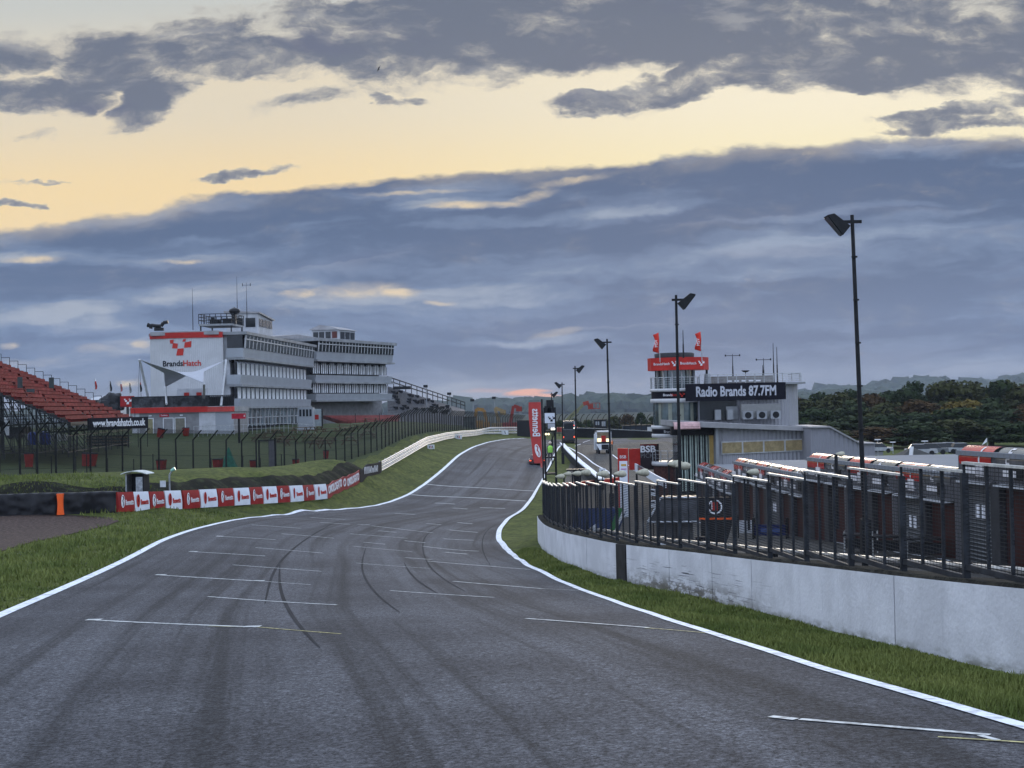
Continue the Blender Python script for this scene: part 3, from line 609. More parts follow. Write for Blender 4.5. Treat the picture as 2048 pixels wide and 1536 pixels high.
# long red board
a = interp_px(BOARD, 652); b = interp_px(BOARD, 718); a = onz(a.x, a.y); b = onz(b.x, b.y); L = (b.xy - a.xy).length
def longboard(a, b, L, m_, name, label, h, lets):
    t = thing(name, label, 'advertising board', a, facing(a, b)); dz = b.z - a.z; n = 10; m = MB()
    for j in range(n):
        u0, u1 = j / n, (j + 1) / n; za, zb = Z(*(a.xy.lerp(b.xy, u0))) - a.z, Z(*(a.xy.lerp(b.xy, u1))) - a.z
        m.hexa([(L * u0, -.05, za), (L * u1, -.05, zb), (L * u1, .03, zb), (L * u0, .03, za), (L * u0, -.05, za + h), (L * u1, -.05, zb + h), (L * u1, .03, zb + h), (L * u0, .03, za + h)])
    m.build('panel', m_, t)
    for (s, u, size, sx, mm) in lets:
        za = Z(*(a.xy.lerp(b.xy, u))) - a.z; ang = math.atan2(Z(*(a.xy.lerp(b.xy, min(1, u + .2)))) - Z(*(a.xy.lerp(b.xy, max(0, u - .2)))), L * .4)
        lettering(s, size, t, T4(L * u, -0.06, za + h * .5) @ Matrix.Rotation(-ang, 4, 'Y') @ FRONT, mm, sx=sx, bold=0.03)
    return t
longboard(a, b, L, m_red, 'advertising_board', 'long red board lettered OMOLOGATO twice climbing beside the grass', 1.0, [('OMOLOGATO', .24, .8, L * 0.38 / 5.2, m_chalk), ('O', .52, .8, 1.6, m_chalk), ('OMOLOGATO', .79, .8, L * 0.38 / 5.2, m_chalk)])
a = interp_px(BOARD, 719); b = interp_px(BOARD, 762); a = onz(a.x, a.y); b = onz(b.x, b.y); L = (b.xy - a.xy).length
longboard(a, b, L, m_ink, 'advertising_board', 'dark blue board with small white marks before the steel barrier', 1.0, [('f I l I A I n I A I', .5, .75, L * 0.86 / 6.3, m_chalk)])
# -------- tyre wall under black sheeting with the orange marker
t = thing('tyre_wall', 'tyre wall under glossy black sheeting with an orange marker beside the gravel', 'tyre wall', (-30, 76, Z(-30, 76)))
mb = MB(); P0 = [interp_px(BOARD, px) for px in np.linspace(-298, 232, 150)]; rows = 12; prev = None
import mathutils
for i, p in enumerate(P0):
    g = onz(p.x, p.y); col = []
    for j in range(rows + 1):
        v = j / rows; q = mathutils.noise.noise(Vector((i * 0.085, v * 1.0, 3))) * 0.13 + mathutils.noise.noise(Vector((i * 0.3, v * 3.5, 8))) * 0.05
        col.append((g.x, g.y - 0.35 * (1 - v) * 0.3 - q, g.z - 0.04 + v * (1.16 + 0.03 * math.sin(i * .9))))
    col.append((g.x, g.y + 0.8, g.z + 1.12))
    mb.v += col; 
n1_ = rows + 2
for i in range(len(P0) - 1):
    for j in range(n1_ - 1): mb.f.append((i * n1_ + j, (i + 1) * n1_ + j, (i + 1) * n1_ + j + 1, i * n1_ + j + 1)); mb.m.append(0)
m_sheet = mat('black sheeting', (0.006, 0.006, 0.008), 0.38, var=0.4, scale=3, spec=0.25)
mb.build('sheeting', m_sheet, t, world=True, smooth=True)
pm = interp_px(BOARD, 126); g = onz(pm.x, pm.y); mb = MB()
for j in range(6):
    z0, z1 = 0.02 + j * .185, 0.02 + (j + 1) * .185; w0, w1 = .17 - .05 * math.sin(PI * j / 6), .17 - .05 * math.sin(PI * (j + 1) / 6)
    mb.hexa([(g.x - w0, g.y - .52, g.z + z0), (g.x + w0, g.y - .52, g.z + z0), (g.x + w0, g.y - .3, g.z + z0), (g.x - w0, g.y - .3, g.z + z0), (g.x - w1, g.y - .52, g.z + z1), (g.x + w1, g.y - .52, g.z + z1), (g.x + w1, g.y - .3, g.z + z1), (g.x - w1, g.y - .3, g.z + z1)])
mb.build('marker', m_orange, t, world=True)
# -------- armco
AR = [t_ for t_ in BOARD if t_[0] >= 763]; PA = [onz(p.x, p.y) for p in wpts(AR, 3.2)]
t = thing('steel_barrier', 'bright triple steel crash barrier curving uphill beside the grass', 'crash barrier', PA[0])
for r_ in range(3):
    mb = MB(); z0 = 0.10 + r_ * 0.31
    prof = [(0, 0), (-.07, .05), (-.03, .10), (-.03, .17), (-.07, .22), (0, .27)]
    for p in PA:
        far = 0.25 if p.y > 236 else 0
        for (y, z) in prof: mb.v.append((p.x - y * 1.0, p.y + y * .3, p.z + z0 + z + far * (r_ / 2)))
    k = len(prof)
    for i in range(len(PA) - 1):
        for j in range(k - 1): mb.f.append((i * k + j, (i + 1) * k + j, (i + 1) * k + j + 1, i * k + j + 1)); mb.m.append(0)
    mb.build('rail', m_armco, t, world=True)
for p in PA[::1]:
    MB().box(p.x - .22, p.x - .12, p.y - .05, p.y + .05, p.z - .1, p.z + 1.0 + (.2 if p.y > 236 else 0)).build('post', m_galv, t, world=True)
# -------- countdown marker boards
for (px, py, n, lab) in ((862,897,3,'three red and black strokes, nearest one'),(917,877,2,'two strokes, middle one'),(1010,868,1,'one stroke, farthest one')):
    g = gp(px, py + 2); t = thing('marker_board', 'small white distance board with ' + lab + ' on the grass', 'marker board', g, 0.0, 'white distance boards before the barrier')
    w = 14 / 2844 * g.y; h = w * .62; MB().box(-w/2, w/2, -.03, .03, .05, .05 + h).build('panel', m_white, t)
    for sx_ in (-w*.35, w*.35): MB().box(sx_-.04, sx_+.04, .03, .08, -.1, .3).build('leg', m_dark, t)
    for q in range(n):
        x = (q - (n - 1) / 2) * w * .22; MB().hexa([(x+.02*w, -.045, .05+h*.2), (x+.12*w, -.045, .05+h*.2), (x+.12*w, -.032, .05+h*.2), (x+.02*w, -.032, .05+h*.2), (x-.08*w, -.045, .05+h*.8), (x+.02*w, -.045, .05+h*.8), (x+.02*w, -.032, .05+h*.8), (x-.08*w, -.032, .05+h*.8)]).build('stroke', m_redink if q == 1 else m_ink, t)
# -------- catch fence
t = thing('catch_fence', 'dark catch fence with cranked post tops on the grass bank', 'fence', onz(*at(236, 946, 100).xy))
FL = [at(*q) for q in FENCE_L]; seg = np.array([[p.x, p.y] for p in FL]); cum = np.concatenate([[0], np.cumsum(np.hypot(*np.diff(seg, axis=0).T))])
S = np.arange(0, cum[-1], 2.35); fx = np.interp(S, cum, seg[:, 0]); fy = np.interp(S, cum, seg[:, 1])
post_top = []
for i, (x, y) in enumerate(zip(fx, fy)):
    z = Z(x, y); dx = fx[min(i + 1, len(S) - 1)] - fx[max(i - 1, 0)]; dy = fy[min(i + 1, len(S) - 1)] - fy[max(i - 1, 0)]; l = math.hypot(dx, dy)
    nx_, ny_ = dy / l, -dx / l; H = 2.55 if y < 205 else 2.2; jx = random.uniform(-.04, .04)
    mb = MB(); mb.tube((x, y, z - .3), (x + jx, y, z + H), .075, .065, 6); mb.tube((x + jx, y, z + H - .03), (x + jx + nx_ * .75, y + ny_ * .75, z + H + .72), .06, .05, 6)
    mb.build('post', m_post, t, world=True); post_top.append((x, y, z, H, nx_, ny_))
mb = MB(); UV = []
for i in range(len(S) - 1):
    a, b = post_top[i], post_top[i + 1]
    A0, B0 = (a[0], a[1], a[2]), (b[0], b[1], b[2]); A1, B1 = (a[0], a[1], a[2] + a[3]), (b[0], b[1], b[2] + b[3])
    A2, B2 = (a[0] + a[4] * .73, a[1] + a[5] * .73, a[2] + a[3] + .7), (b[0] + b[4] * .73, b[1] + b[5] * .73, b[2] + b[3] + .7)
    mb.quad(A0, B0, B1, A1); UV += [(S[i], 0), (S[i+1], 0), (S[i+1], 2.5), (S[i], 2.5)]
    mb.quad(A1, B1, B2, A2); UV += [(S[i], 2.5), (S[i+1], 2.5), (S[i+1], 3.5), (S[i], 3.5)]
me = mb.mesh('netting', m_mesh); u = me.uv_layers.new(name='UVMap'); u.data.foreach_set('uv', np.array(UV).ravel()); link(me, 'netting', t, world=True)
# tension wires
mb = MB()
for zf in (0.35, 1.3, 2.4):
    for i in range(len(S) - 1):
        a, b = post_top[i], post_top[i + 1]; mb.tube((a[0], a[1], a[2] + zf), (b[0], b[1], b[2] + zf), .014, n=4, cap=False)
mb.build('wire', m_dark, t, world=True)
# second, lower line of stakes inside the field
t = thing('stake_fence', 'low row of thin dark stakes with wire inside the grass field', 'fence', onz(*at(200, 940, 108).xy))
for px in (28,62,116,140,186,243,285,372,410,478,515,560,592):
    q = interp_px(FENCE_L, px); x, y = q.x - 1.0, q.y + 7.0; z = Z(x, y); MB().tube((x, y, z - .2), (x, y, z + 1.25 + random.uniform(-.2, .2)), .045, n=6).build('stake', m_post, t, world=True)
# -------- marshal hut and lamp post behind the boards
pb = interp_px(BOARD, 262); g = onz(pb.x - 0.2, pb.y + 2.2)
t = thing('marshal_hut', 'small marshal shelter with curved white roof behind the red and white boards', 'shelter', (g.x, g.y, g.z - .1), R(-6))
MB().box(-.75, -.65, -.6, .6, 0, 1.75).build('side_wall', m_galv, t); MB().box(.65, .75, -.6, .6, 0, 1.75).build('side_wall', m_dark, t); MB().box(-.65, .65, .5, .6, 0, 1.75).build('rear_wall', m_dark, t)
MB().box(.1, .64, -.60, -.57, .0, 1.55).build('door', m_galv, t)
mb = MB(); n = 8
for k in range(n):
    x0, x1 = -1.0 + 2.1 * k / n, -1.0 + 2.1 * (k + 1) / n; z0, z1 = 1.75 + .22 * math.sin(PI * k / n * .9 + .2), 1.75 + .22 * math.sin(PI * (k + 1) / n * .9 + .2)
    mb.hexa([(x0, -.95, z0 - .05), (x1, -.95, z1 - .05), (x1, .8, z1 - .05), (x0, .8, z0 - .05), (x0, -.95, z0), (x1, -.95, z1), (x1, .8, z1), (x0, .8, z0)])
mb.build('roof', mat('white roof sheet', (.55, .58, .56), .35, var=.25), t)
pb = interp_px(BOARD, 329); g = onz(pb.x, pb.y + 1.3)
t = thing('lamp_post', 'thin grey post with crooked light and small white sign behind the boards', 'lamp post', g)
mb = MB(); mb.tube((0, 0, -.2), (0, 0, 1.75), .055); mb.tube((0, 0, 1.74), (.18, -.05, 2.0), .05); mb.build('pole', m_galv, t)
MB().tube((.12, -.1, 2.0), (.36, -.1, 2.12), .07, .11).build('lamp_head', mat('lamp glass green', (.25, .5, .4), .2), t)
MB().box(-.55, -.22, -.03, .0, 1.05, 1.42).build('sign', m_white, t)
bpy.data.objects['marshal_hut'].scale = (.72, .72, .86)
# -------- litter bins
def bin_():
    t = thing('litter_bin', 'x', 'litter bin'); n = 4
    mb = MB(); mb.hexa([(-.24,-.24,.08),(.24,-.24,.08),(.24,.24,.08),(-.24,.24,.08),(-.32,-.32,1.0),(.32,-.32,1.0),(.32,.32,1.0),(-.32,.32,1.0)]); mb.build('body', mat('red bin plastic', (.20, .014, .010), .5, var=.2), t)
    mb = MB(); mb.hexa([(-.35,-.35,1.0),(.35,-.35,1.0),(.35,.35,1.0),(-.35,.35,1.0),(-.3,-.3,1.09),(.3,-.3,1.09),(.3,.3,1.09),(-.3,.3,1.09)]); mb.build('lid', m_ink, t)
    for s in (-1, 1): MB().tube((s*.2, .26, .1), (s*.26, .26, .1), .1, n=10).build('wheel', m_black, t)
    return t
bins = [(58, 936, 31, 'standing left of the field between the nearest fence posts', .0, 1.75), (171, 934, 29, 'with dark lid, left of the close pair', .1, 1.45), (182, 934, 29, 'right one of the close pair behind the fence', .1, 1.4), (323, 942, 28, 'behind the fence above the small lamp post', 0, 1.35), (436, 939, 27, 'beside the green cone tent', 0, 1.3), (506, 936, 22, 'behind the dark gate panel in the fence', 0, 1.15), (592, 931, 23, 'with a dark sack at its foot', 0, 1.2), (652, 918, 18, 'farthest along the fence, on the dark slope', 0, 1.1), (319, 876, 20, 'tipped sideways by the pale podium wall doors', .25, 1.2), (372, 873, 18, 'upright by the podium railings', 0, 1.2)]
b0 = bin_(); FDY = {}
for i, (px, py, hpx, lab, tilt, _) in enumerate(bins):
    g = gp(px, py)
    if px < 660 and py > 880:
        q = interp_px(FENCE_L, px)
        if g.y < q.y + 1.2: g = at(px, py, q.y + 1.5); g = onz(g.x, g.y)
    s = hpx / 2844 * g.y / 1.09
    t = b0 if i == 0 else copy_tree(b0)
    t.location = g; t.rotation_euler = (0, tilt, random.uniform(-.5, .5)); t.scale = (s, s, s); tag(t, 'red litter bin ' + lab, 'litter bin', 'red litter bins on the field')
g = at(458, 938, 124); t = thing('cone_tent', 'small dark green cone shaped tent beside a red bin in the field', 'tent', onz(g.x, g.y))
MB().lathe([(.85, 0), (.35, 1.1), (.05, 1.9)], 10, capt=True).build('canvas', mat('green canvas', (.005, .085, .05), .6, var=.25), t)
g = interp_px(FENCE_L, 536); t = thing('fence_gate', 'dark framed netting gate panel between the field fence posts', 'gate', onz(g.x, g.y - .2), R(60))
mb = MB(); mb.box(-1.1,-1.0,-.05,.05,0,2.5); mb.box(1.0,1.15,-.05,.05,0,2.6); mb.box(-1,1,-.04,.04,2.4,2.5); mb.box(-1,1,-.04,.04,.1,.18); mb.build('frame', m_dark, t)
MB().box(.2,.95,.0,.02,.2,2.4).build('panel', mat('grey netting', (.06,.06,.065), .8), t)

# ================================================================== GRANDSTAND (red seats)
m_seat = mat('red seat plastic', (0.18, 0.026, 0.023), 0.75, var=0.25, scale=0.8, spec=0.12)
m_scaf = mat('scaffold steel', (0.030, 0.032, 0.035), 0.6, 0.2, var=0.3)
rowdir = Vector((-0.114, 1, 0)).normalized(); yaw = math.atan2(rowdir.y, rowdir.x)
A0 = at(265, 838, 147) - rowdir * 34; A0.z = at(265, 838, 147).z - .2
t = thing('grandstand', 'tall open scaffold grandstand with rows of red seats', 'grandstand', A0, yaw)
# local: +X along the rows (away from the camera), +Y up the rake, Z up
NR, DX, DZ = 22, .83, .375; LEN = 34.0
seat = MB(); seat.box(-.21, .21, -.2, .2, 0, .05); seat.hexa([(-.21,.16,.05),(.21,.16,.05),(.21,.21,.05),(-.21,.21,.05),(-.19,.22,.31),(.19,.22,.31),(.19,.26,.31),(-.19,.26,.31)]); seat.box(-.03,.03,-.05,.05,-.22,0)
sm = seat.mesh('seat', m_seat); allseats = []
for r in range(NR):
    x0 = 0.5
    for k in range(int((LEN - 1) / .52)):
        x = x0 + k * .52
        if (11.6 < x < 12.9) or (24.5 < x < 25.8): continue
        if random.random() < 0.004: continue
        allseats.append((x, r * DX, r * DZ + .42 + .0))
P_ = []
Mw = Matrix.Translation(A0) @ Matrix.Rotation(yaw, 4, 'Z')
for s in allseats:
    w = Mw @ Vector(s); P_.append((w.y if (w.x / w.y > -0.372) else 1e6 + w.y))
order = np.argsort(P_); indiv = set(order[:100].tolist()); rest = MB()
bv = [tuple(v.co) for v in sm.vertices]; bf = [tuple(p.vertices) for p in sm.polygons]
for i, s in enumerate(allseats):
    if i in indiv:
        o = bpy.data.objects.new('seat', sm); C.objects.link(o); o.parent = t; o.location = s
    else:
        k = len(rest.v); rest.v += [(v[0] + s[0], v[1] + s[1], v[2] + s[2]) for v in bv]; rest.f += [tuple(q + k for q in f) for f in bf]; rest.m += [0] * len(bf)
o = rest.build('seats', m_seat, t); tag(o, kind='stuff')
for r in range(NR):
    mb = MB(); mb.box(0, LEN, r * DX - .25, r * DX + .5, r * DZ + .15, r * DZ + .2); mb.box(0, LEN, r * DX - .25, r * DX - .21, r * DZ - .1, r * DZ + .15); mb.build('tread', m_scaf, t)
    # end guard rail, one step each
    mb = MB(); y0 = r * DX - .25; z0 = r * DZ + .2
    mb.tube((LEN, y0, z0), (LEN, y0, z0 + .95), .03, n=5); mb.tube((LEN, y0, z0 + .95), (LEN, y0 + DX, z0 + .95), .025, n=5); mb.tube((LEN, y0 + DX, z0 + .2), (LEN, y0 + DX, z0 + .95), .02, n=5); mb.build('guard_rail', m_dark, t)
for x in np.arange(0.3, LEN, 3.4):
    mb = MB()
    mb.bar((x, -.2, .1), (x, (NR - 1) * DX, (NR - 1) * DZ + .1), .08, .14)
    for r in range(0, NR, 3):
        mb.tube((x, r * DX, -2.6), (x, r * DX, r * DZ + .1), .045, n=5)
        if r + 3 < NR: mb.tube((x, r * DX, -2.3), (x, (r + 3) * DX, (r + 3) * DZ - .3), .035, n=5); mb.tube((x, r * DX, -.6 + .6 * (r * DZ)), (x, (r + 3) * DX, -.6 + .6 * (r * DZ)), .035, n=5)
    mb.build('scaffold_frame', m_scaf, t)
mb = MB()
for r in range(0, NR, 3):
    for z in (-2.2, -.9 + r * DZ * .4): mb.tube((0, r * DX, z), (LEN, r * DX, z), .035, n=5)
mb.build('scaffold_tube', m_scaf, t)
for x in (12.2, 25.1):
    for r in range(0, NR, 1):
        pass
    mb = MB()
    for r in range(NR * 2): mb.box(x - .6, x + .6, r * DX / 2 - .25, r * DX / 2 + .16, r * DZ / 2 + .21, r * DZ / 2 + .24)
    mb.build('stairs', m_scaf, t)
# loose grey panels among the seats
for (px, py, D, w, h) in ((40, 765, 122, 10, 22), (103, 766, 138, 10, 22), (61, 781, 118, 16, 7)):
    p = at(px, py, D); sc = D / 2844; MB().box(p.x - w*sc/2, p.x + w*sc/2, p.y - .03, p.y + .03, p.z - h*sc/2, p.z + h*sc/2).build('panel', mat('grey panel', (.05, .06, .06), .7), t, world=True)
# banner
a = at(177, 861, 113); b = at(296, 860, 122)
L = (b.xy - a.xy).length
t = thing('banner', 'long black banner with tall white web address in front of the red seats', 'banner', a, facing(a, b))
MB().box(0, L, -.03, .03, 0, .98).build('cloth', m_ink, t)
lettering('www.brandshatch.co.uk', .86, t, T4(L * .5, -.05, .52) @ FRONT, m_chalk, sx=L * .95 / 9.1, bold=.02)
for k in range(7): MB().tube((L * k / 6, .06, -1.6), (L * k / 6, .06, .95), .035, n=5).build('post', m_dark, t)
# clutter below the stand
for (px, D, w, lab) in ((66, 150, 20, 'left of the two'), (90, 151, 22, 'right of the two')):
    g = at(px, 884, D); t = thing('portable_tank', 'blue plastic tank below the red grandstand, ' + lab, 'tank', onz(g.x, g.y)); r = w / 2844 * D / 2
    MB().lathe([(r * .96, 0), (r, .2), (r, 1.0), (r * .9, 1.25), (r * .3, 1.4)], 18, capt=True).build('body', m_blue, t, smooth=True)
g = at(5, 870, 150); t = thing('sign_panel', 'white sign with black disc below the grandstand at the picture edge', 'sign', onz(g.x, g.y)); MB().box(-.7, .7, -.04, .04, 1.0, 2.9).build('panel', m_white, t); MB().tube((0,-.08,2.2),(0,-.045,2.2),.35,n=16).build('disc', m_ink, t); MB().box(-.05,.05,0.05,.1,-.1,1.1).build('post', m_dark, t)
# generator and crates in the shade of the stand
for (px, py, D, w, h, d, mm, nm, lab) in ((110, 880, 158, 40, 26, 3, m_dark, 'equipment_cage', 'dark wire cage of gear under the grandstand'), (215, 893, 148, 90, 22, 1.0, m_dark, 'timber_stack', 'low dark stack of boards below the black banner'), (30, 880, 165, 30, 24, 3, m_dark, 'dark_trailer', 'dark trailer parked behind the grandstand supports')):
    g = at(px, py, D); g = onz(g.x, g.y); sc = D / 2844; W = w * sc; Hh = h * sc; t = thing(nm, lab, nm.split('_')[-1], g)
    if nm == 'equipment_cage':
        for i in range(9): MB().tube((-W/2 + W*i/8, 0, 0), (-W/2 + W*i/8, 0, Hh), .04, n=4).build('bar', m_galv, t)
        for i in range(5): MB().box(-W/2 + .1 + i*W/5, -W/2 + .1 + i*W/5 + W/7, .3, 1.2, .1, Hh*(.4 + .1*(i % 3))).build('crate', mat('pale crate', (.2,.2,.16), .7, var=.3), t)
    elif nm == 'timber_stack':
        for i in range(7): MB().box(-W/2 + random.uniform(0,.3), W/2 - random.uniform(0,.4), 0, d, i*Hh/7, i*Hh/7 + Hh/9).build('plank', m_timber if i % 2 else m_dark, t)
    else:
        MB().box(-W/2, W/2, 0, d, .5, Hh).build('body', mm, t)
        for s in (-.3, .3): MB().tube((W*s, -.05, .4), (W*s, .2, .4), .4, n=14).build('wheel', m_black, t)
# ================================================================== BUILDINGS ON THE LEFT
m_panel = mat('grey blue cladding', (0.29, 0.31, 0.335), 0.5, var=0.06, scale=0.5, bump=0.05)
m_fascia = mat('grey fascia', (0.24, 0.25, 0.26), 0.6, var=0.15, scale=0.6)
m_clad = corr('white ribbed cladding', (0.45, 0.46, 0.485), 0.22, 0, depth=0.02)
m_glass = mat('dark glass', (0.012, 0.015, 0.018), 0.15, var=0.3, scale=0.7, spec=0.35)
m_blind = mat('white blind', (0.66, 0.68, 0.70), 0.6, var=0.12, scale=1.5)
m_recess = mat('dark recess', (0.016, 0.016, 0.017), 0.8)
m_frame = mat('pale window frame', (0.42, 0.43, 0.44), 0.5)
m_roofs = mat('grey roof sheet', (0.27, 0.265, 0.27), 0.6, var=0.12, scale=0.8)
m_wallg = mat('render grey', (0.20, 0.20, 0.205), 0.8, var=0.12, scale=1)
m_wallw = mat('render white', (0.42, 0.43, 0.45), 0.7, var=0.1, scale=1)
m_redband = mat('red fascia', (0.40, 0.020, 0.014), 0.45, var=0.12, scale=1)
def V3(p): return Vector(p)
u1 = Vector((3.1, 45, 0)).normalized(); yaw1 = math.atan2(u1.y, u1.x)
O1 = at(478, 854, 190); BZ = O1.z
B1 = thing('pavilion_building', 'white and grey four storey trackside building with round white end wall and red emblem', 'building', O1, yaw1)
LB = 45.0; DP = 11.8
MB().box(.4, LB, 1.2, DP, -1.5, 12.4).build('wall', m_wallw, B1)
# floor bands: (z0, z1, overhang)
for (z0, z1, oh) in ((9.3, 10.55, .9), (5.7, 7.0, .45), (2.75, 3.8, .3)):
    mb = MB(); mb.hexa([(-.2, -oh + .15, z0), (LB, -oh + .15, z0), (LB, 1.5, z0), (-.2, 1.5, z0), (-.2, -oh, z1), (LB, -oh, z1), (LB, 1.5, z1), (-.2, 1.5, z1)]); mb.build('floor_band', m_panel, B1)
    MB().box(-.1, LB - .1, -oh - .12, 1.3, z0 - .28, z0 - .003).build('slab_edge', m_fascia, B1)
mb = MB(); mb.box(-.3, LB + .2, -1.35, DP + .2, 12.35, 12.75); mb.build('roof_slab', m_fascia, B1)
MB().prism([(1, 12.75), (LB - 1, 12.75), (LB / 2, 13.3)], 2, DP - 1).build('roof', m_roofs, B1)
# slanted top windows
def slanted(root, x0, x1, n, z0, z1, y0, y1, zmid):
    w = (x1 - x0) / n
    for i in range(n):
        a, b = x0 + i * w, x0 + (i + 1) * w; f = MB()
        fr = .07 * w / 1.0
        f.hexa([(a + fr, y0, z0), (b - fr, y0, z0), (b - fr, y0 + .1, z0), (a + fr, y0 + .1, z0), (a + fr, y1, z1), (b - fr, y1, z1), (b - fr, y1 + .1, z1), (a + fr, y1 + .1, z1)]); p = f.build('window', m_glass, root)
        q = MB(); q.hexa([(a - fr, y0 - .06, z0), (a + fr, y0 - .06, z0), (a + fr, y0 + .1, z0), (a - fr, y0 + .1, z0), (a - fr, y1 - .06, z1), (a + fr, y1 - .06, z1), (a + fr, y1 + .1, z1), (a - fr, y1 + .1, z1)])
        t_ = (zmid - z0) / (z1 - z0); ym = y0 + (y1 - y0) * t_ - .08; q.box(a, b, ym - .04, ym + .08, zmid - .07, zmid + .07); q.build('mullion', m_frame, p)
slanted(B1, 0.3, LB - .3, 22, 10.57, 12.33, -.95, -1.1, 11.75)
MB().box(-.12, .25, -.7, 1.4, 10.57, 12.33).build('end_glazing', m_glass, B1)
# blinds in two storeys
def blindrow(root, x0, x1, n, z0, z1, y):
    w = (x1 - x0) / n
    MB().box(x0 - .3, x1 + .3, y + .14, y + .35, z0, z1 + .35).build('window_band', m_glass, root)
    g = MB(); g.box(.06 * w, .36 * w, -.02, .06, 0, z1 - z0); g.box(.42 * w, .66 * w, -.02, .06, .0, z1 - z0); pm_ = g.mesh('blind', m_blind)
    f = MB(); f.box(.70 * w, .94 * w, .0, .1, -.0, z1 - z0, 0); fm = f.mesh('window', m_glass)
    for i in range(n):
        o = link(fm, 'window', root); o.location = (x0 + i * w, y, z0)
        o2 = bpy.data.objects.new('blind', pm_); C.objects.link(o2); o2.parent = o
for (z0, z1) in ((7.02, 8.65), (3.82, 5.30)):
    blindrow(B1, .6, LB - .6, 18, z0, z1, 0.25)
    MB().box(-.05, LB - .2, .9, 1.15, z1 + .0, z1 + .8).build('recess', m_recess, B1)
# ground floor shop front
for i in range(9):
    x = 1 + i * 4.8
    f = MB(); f.box(x, x + 4.4, .35, .45, .05, 2.6); p = f.build('window', mat('shopfront glass', (.10, .13, .15), .15, var=.5, scale=.6, spec=.8), B1)
    f = MB(); f.box(x - .2, x + .05, .2, .5, 0, 2.7); f.box(x + 2.1, x + 2.3, .25, .5, 0, 2.7); f.box(x, x + 4.4, .27, .5, 1.15, 1.25); f.build('window_frame', m_frame, p)
MB().box(0, LB, .6, 1.15, -.8, 2.74).build('ground_floor_wall', m_recess, B1)
# --- round white end wall (cladding bows towards the camera)
def bow(u): return .95 * (1 - (2 * u - 1) ** 2)
def drumpt(u, z, off=0.0): return (-.4 - bow(u) - off, 1.9 + (DP - 1.9) * (1 - 0) * (u), z)
N = 24; ZT = 12.0
def drumstrip(z0, z1, off, m_, name):
    mb = MB()
    for i in range(N):
        a, b = i / N, (i + 1) / N; mb.quad(drumpt(b, z0, off), drumpt(a, z0, off), drumpt(a, z1, off), drumpt(b, z1, off))
    for u in (0, 1): mb.quad(drumpt(u, z0, off), (1, drumpt(u, 0)[1], z0), (1, drumpt(u, 0)[1], z1), drumpt(u, z1, off))
    if off > 0:
        for z in (z0, z1):
            for i in range(N): a, b = i / N, (i + 1) / N; mb.quad(drumpt(a, z, off), drumpt(b, z, off), drumpt(b, z, 0), drumpt(a, z, 0))
    return mb.build(name, m_, B1, smooth=True)
drumstrip(-.5, 12.0, 0, corr('round end cladding', (0.46, 0.465, 0.475), 0.25, 1, depth=0.018), 'end_wall')
drumstrip(12.0, 12.75, .12, m_redband, 'red_band'); MB().box(-1.2, 3, 2.3, DP - .3, 12.4, 12.9).build('parapet', m_roofs, B1)
# emblem: local u from picture x ; picture 302..452 px is u=1..0
def upx(px): return (452 - px) / 150
def zpy(py): return (823.3 - py) / 2844 * 189 + CAMZ - BZ
quads = [((483,537),(522,533),(517,571),(487,569)), ((512,565),(560,570),(555,615),(505,612)), ((557,617),(615,614),(608,678),(543,678)), ((625,562),(687,550),(681,606),(618,610)), ((610,533),(635,530),(632,553),(604,555))]
mb = MB()
for q in quads:
    P = []
    for (a, b) in q:
        px, py = 240 + a / 4.5175, 560 + b / 4.5175; P.append(drumpt(upx(px), zpy(py), .05))
    n_ = Vector((-.05, 0, 0)); mb.hexa([P[3], P[2], tuple(Vector(P[2]) - n_ * .8), tuple(Vector(P[3]) - n_ * .8), P[0], P[1], tuple(Vector(P[1]) - n_ * .8), tuple(Vector(P[0]) - n_ * .8)])
mb.build('emblem', m_redink, B1)
def drum_text(s, px0, px1, pyc, size, m_):
    me = text_mesh(s, size, .004, 1, .02, 'LEFT'); xs = [v.co.x for v in me.vertices]; x0, x1 = min(xs), max(xs)
    for v in me.vertices:
        px = px0 + (v.co.x - x0) / (x1 - x0) * (px1 - px0); v.co = drumpt(upx(px), zpy(pyc) + v.co.y, .05 + v.co.z)
    me.materials.clear(); me.materials.append(m_); link(me, 'lettering', B1)
drum_text('Brands', 331, 374, 726.5, 1.05, m_ink); drum_text('Hatch', 374.5, 410, 726.5, 1.05, m_redink)
# --- roof cabin, camera platform, masts
cb = MB(); cb.hexa([(13,.4,12.7),(21.6,.4,12.7),(21.6,5,12.7),(13,5,12.7),(13,.4,16.0),(21.6,.4,15.4),(21.6,5,15.8),(13,5,16.2)]); cab = cb.build('roof_cabin', m_wallw, B1)
MB().hexa([(12.7,.1,16.02),(22,.1,15.42),(22,5.3,15.82),(12.7,5.3,16.22),(12.7,.1,16.25),(22,.1,15.65),(22,5.3,16.05),(12.7,5.3,16.45)]).build('roof', m_roofs, cab)
for k in range(4): MB().box(13.5 + k*2, 15.2 + k*2, .33, .39, 14.2, 15.3).build('window', m_glass, cab)
MB().box(12.93, 12.99, .8, 2.2, 14.1, 15.4).build('window', m_glass, cab); MB().box(12.93, 12.99, 2.6, 4.6, 14.1, 15.4).build('window', m_glass, cab)
pf = MB(); pf.box(2.0, 8.0, 1.2, 5.8, 13.75, 14.0); pf = pf.build('camera_platform', m_fascia, B1)
for (x, y) in ((2.2,1.4),(2.2,5.6),(7.8,1.4),(7.8,5.6)): MB().box(x-.08,x+.08,y-.08,y+.08,12.8,13.75).build('strut', m_dark, pf)
rl = MB()
for y in np.linspace(1.2, 5.8, 7): rl.tube((2.0, y, 14), (2.0, y, 15.35), .05, n=5); rl.tube((8.0, y, 14), (8.0, y, 15.35), .05, n=5)
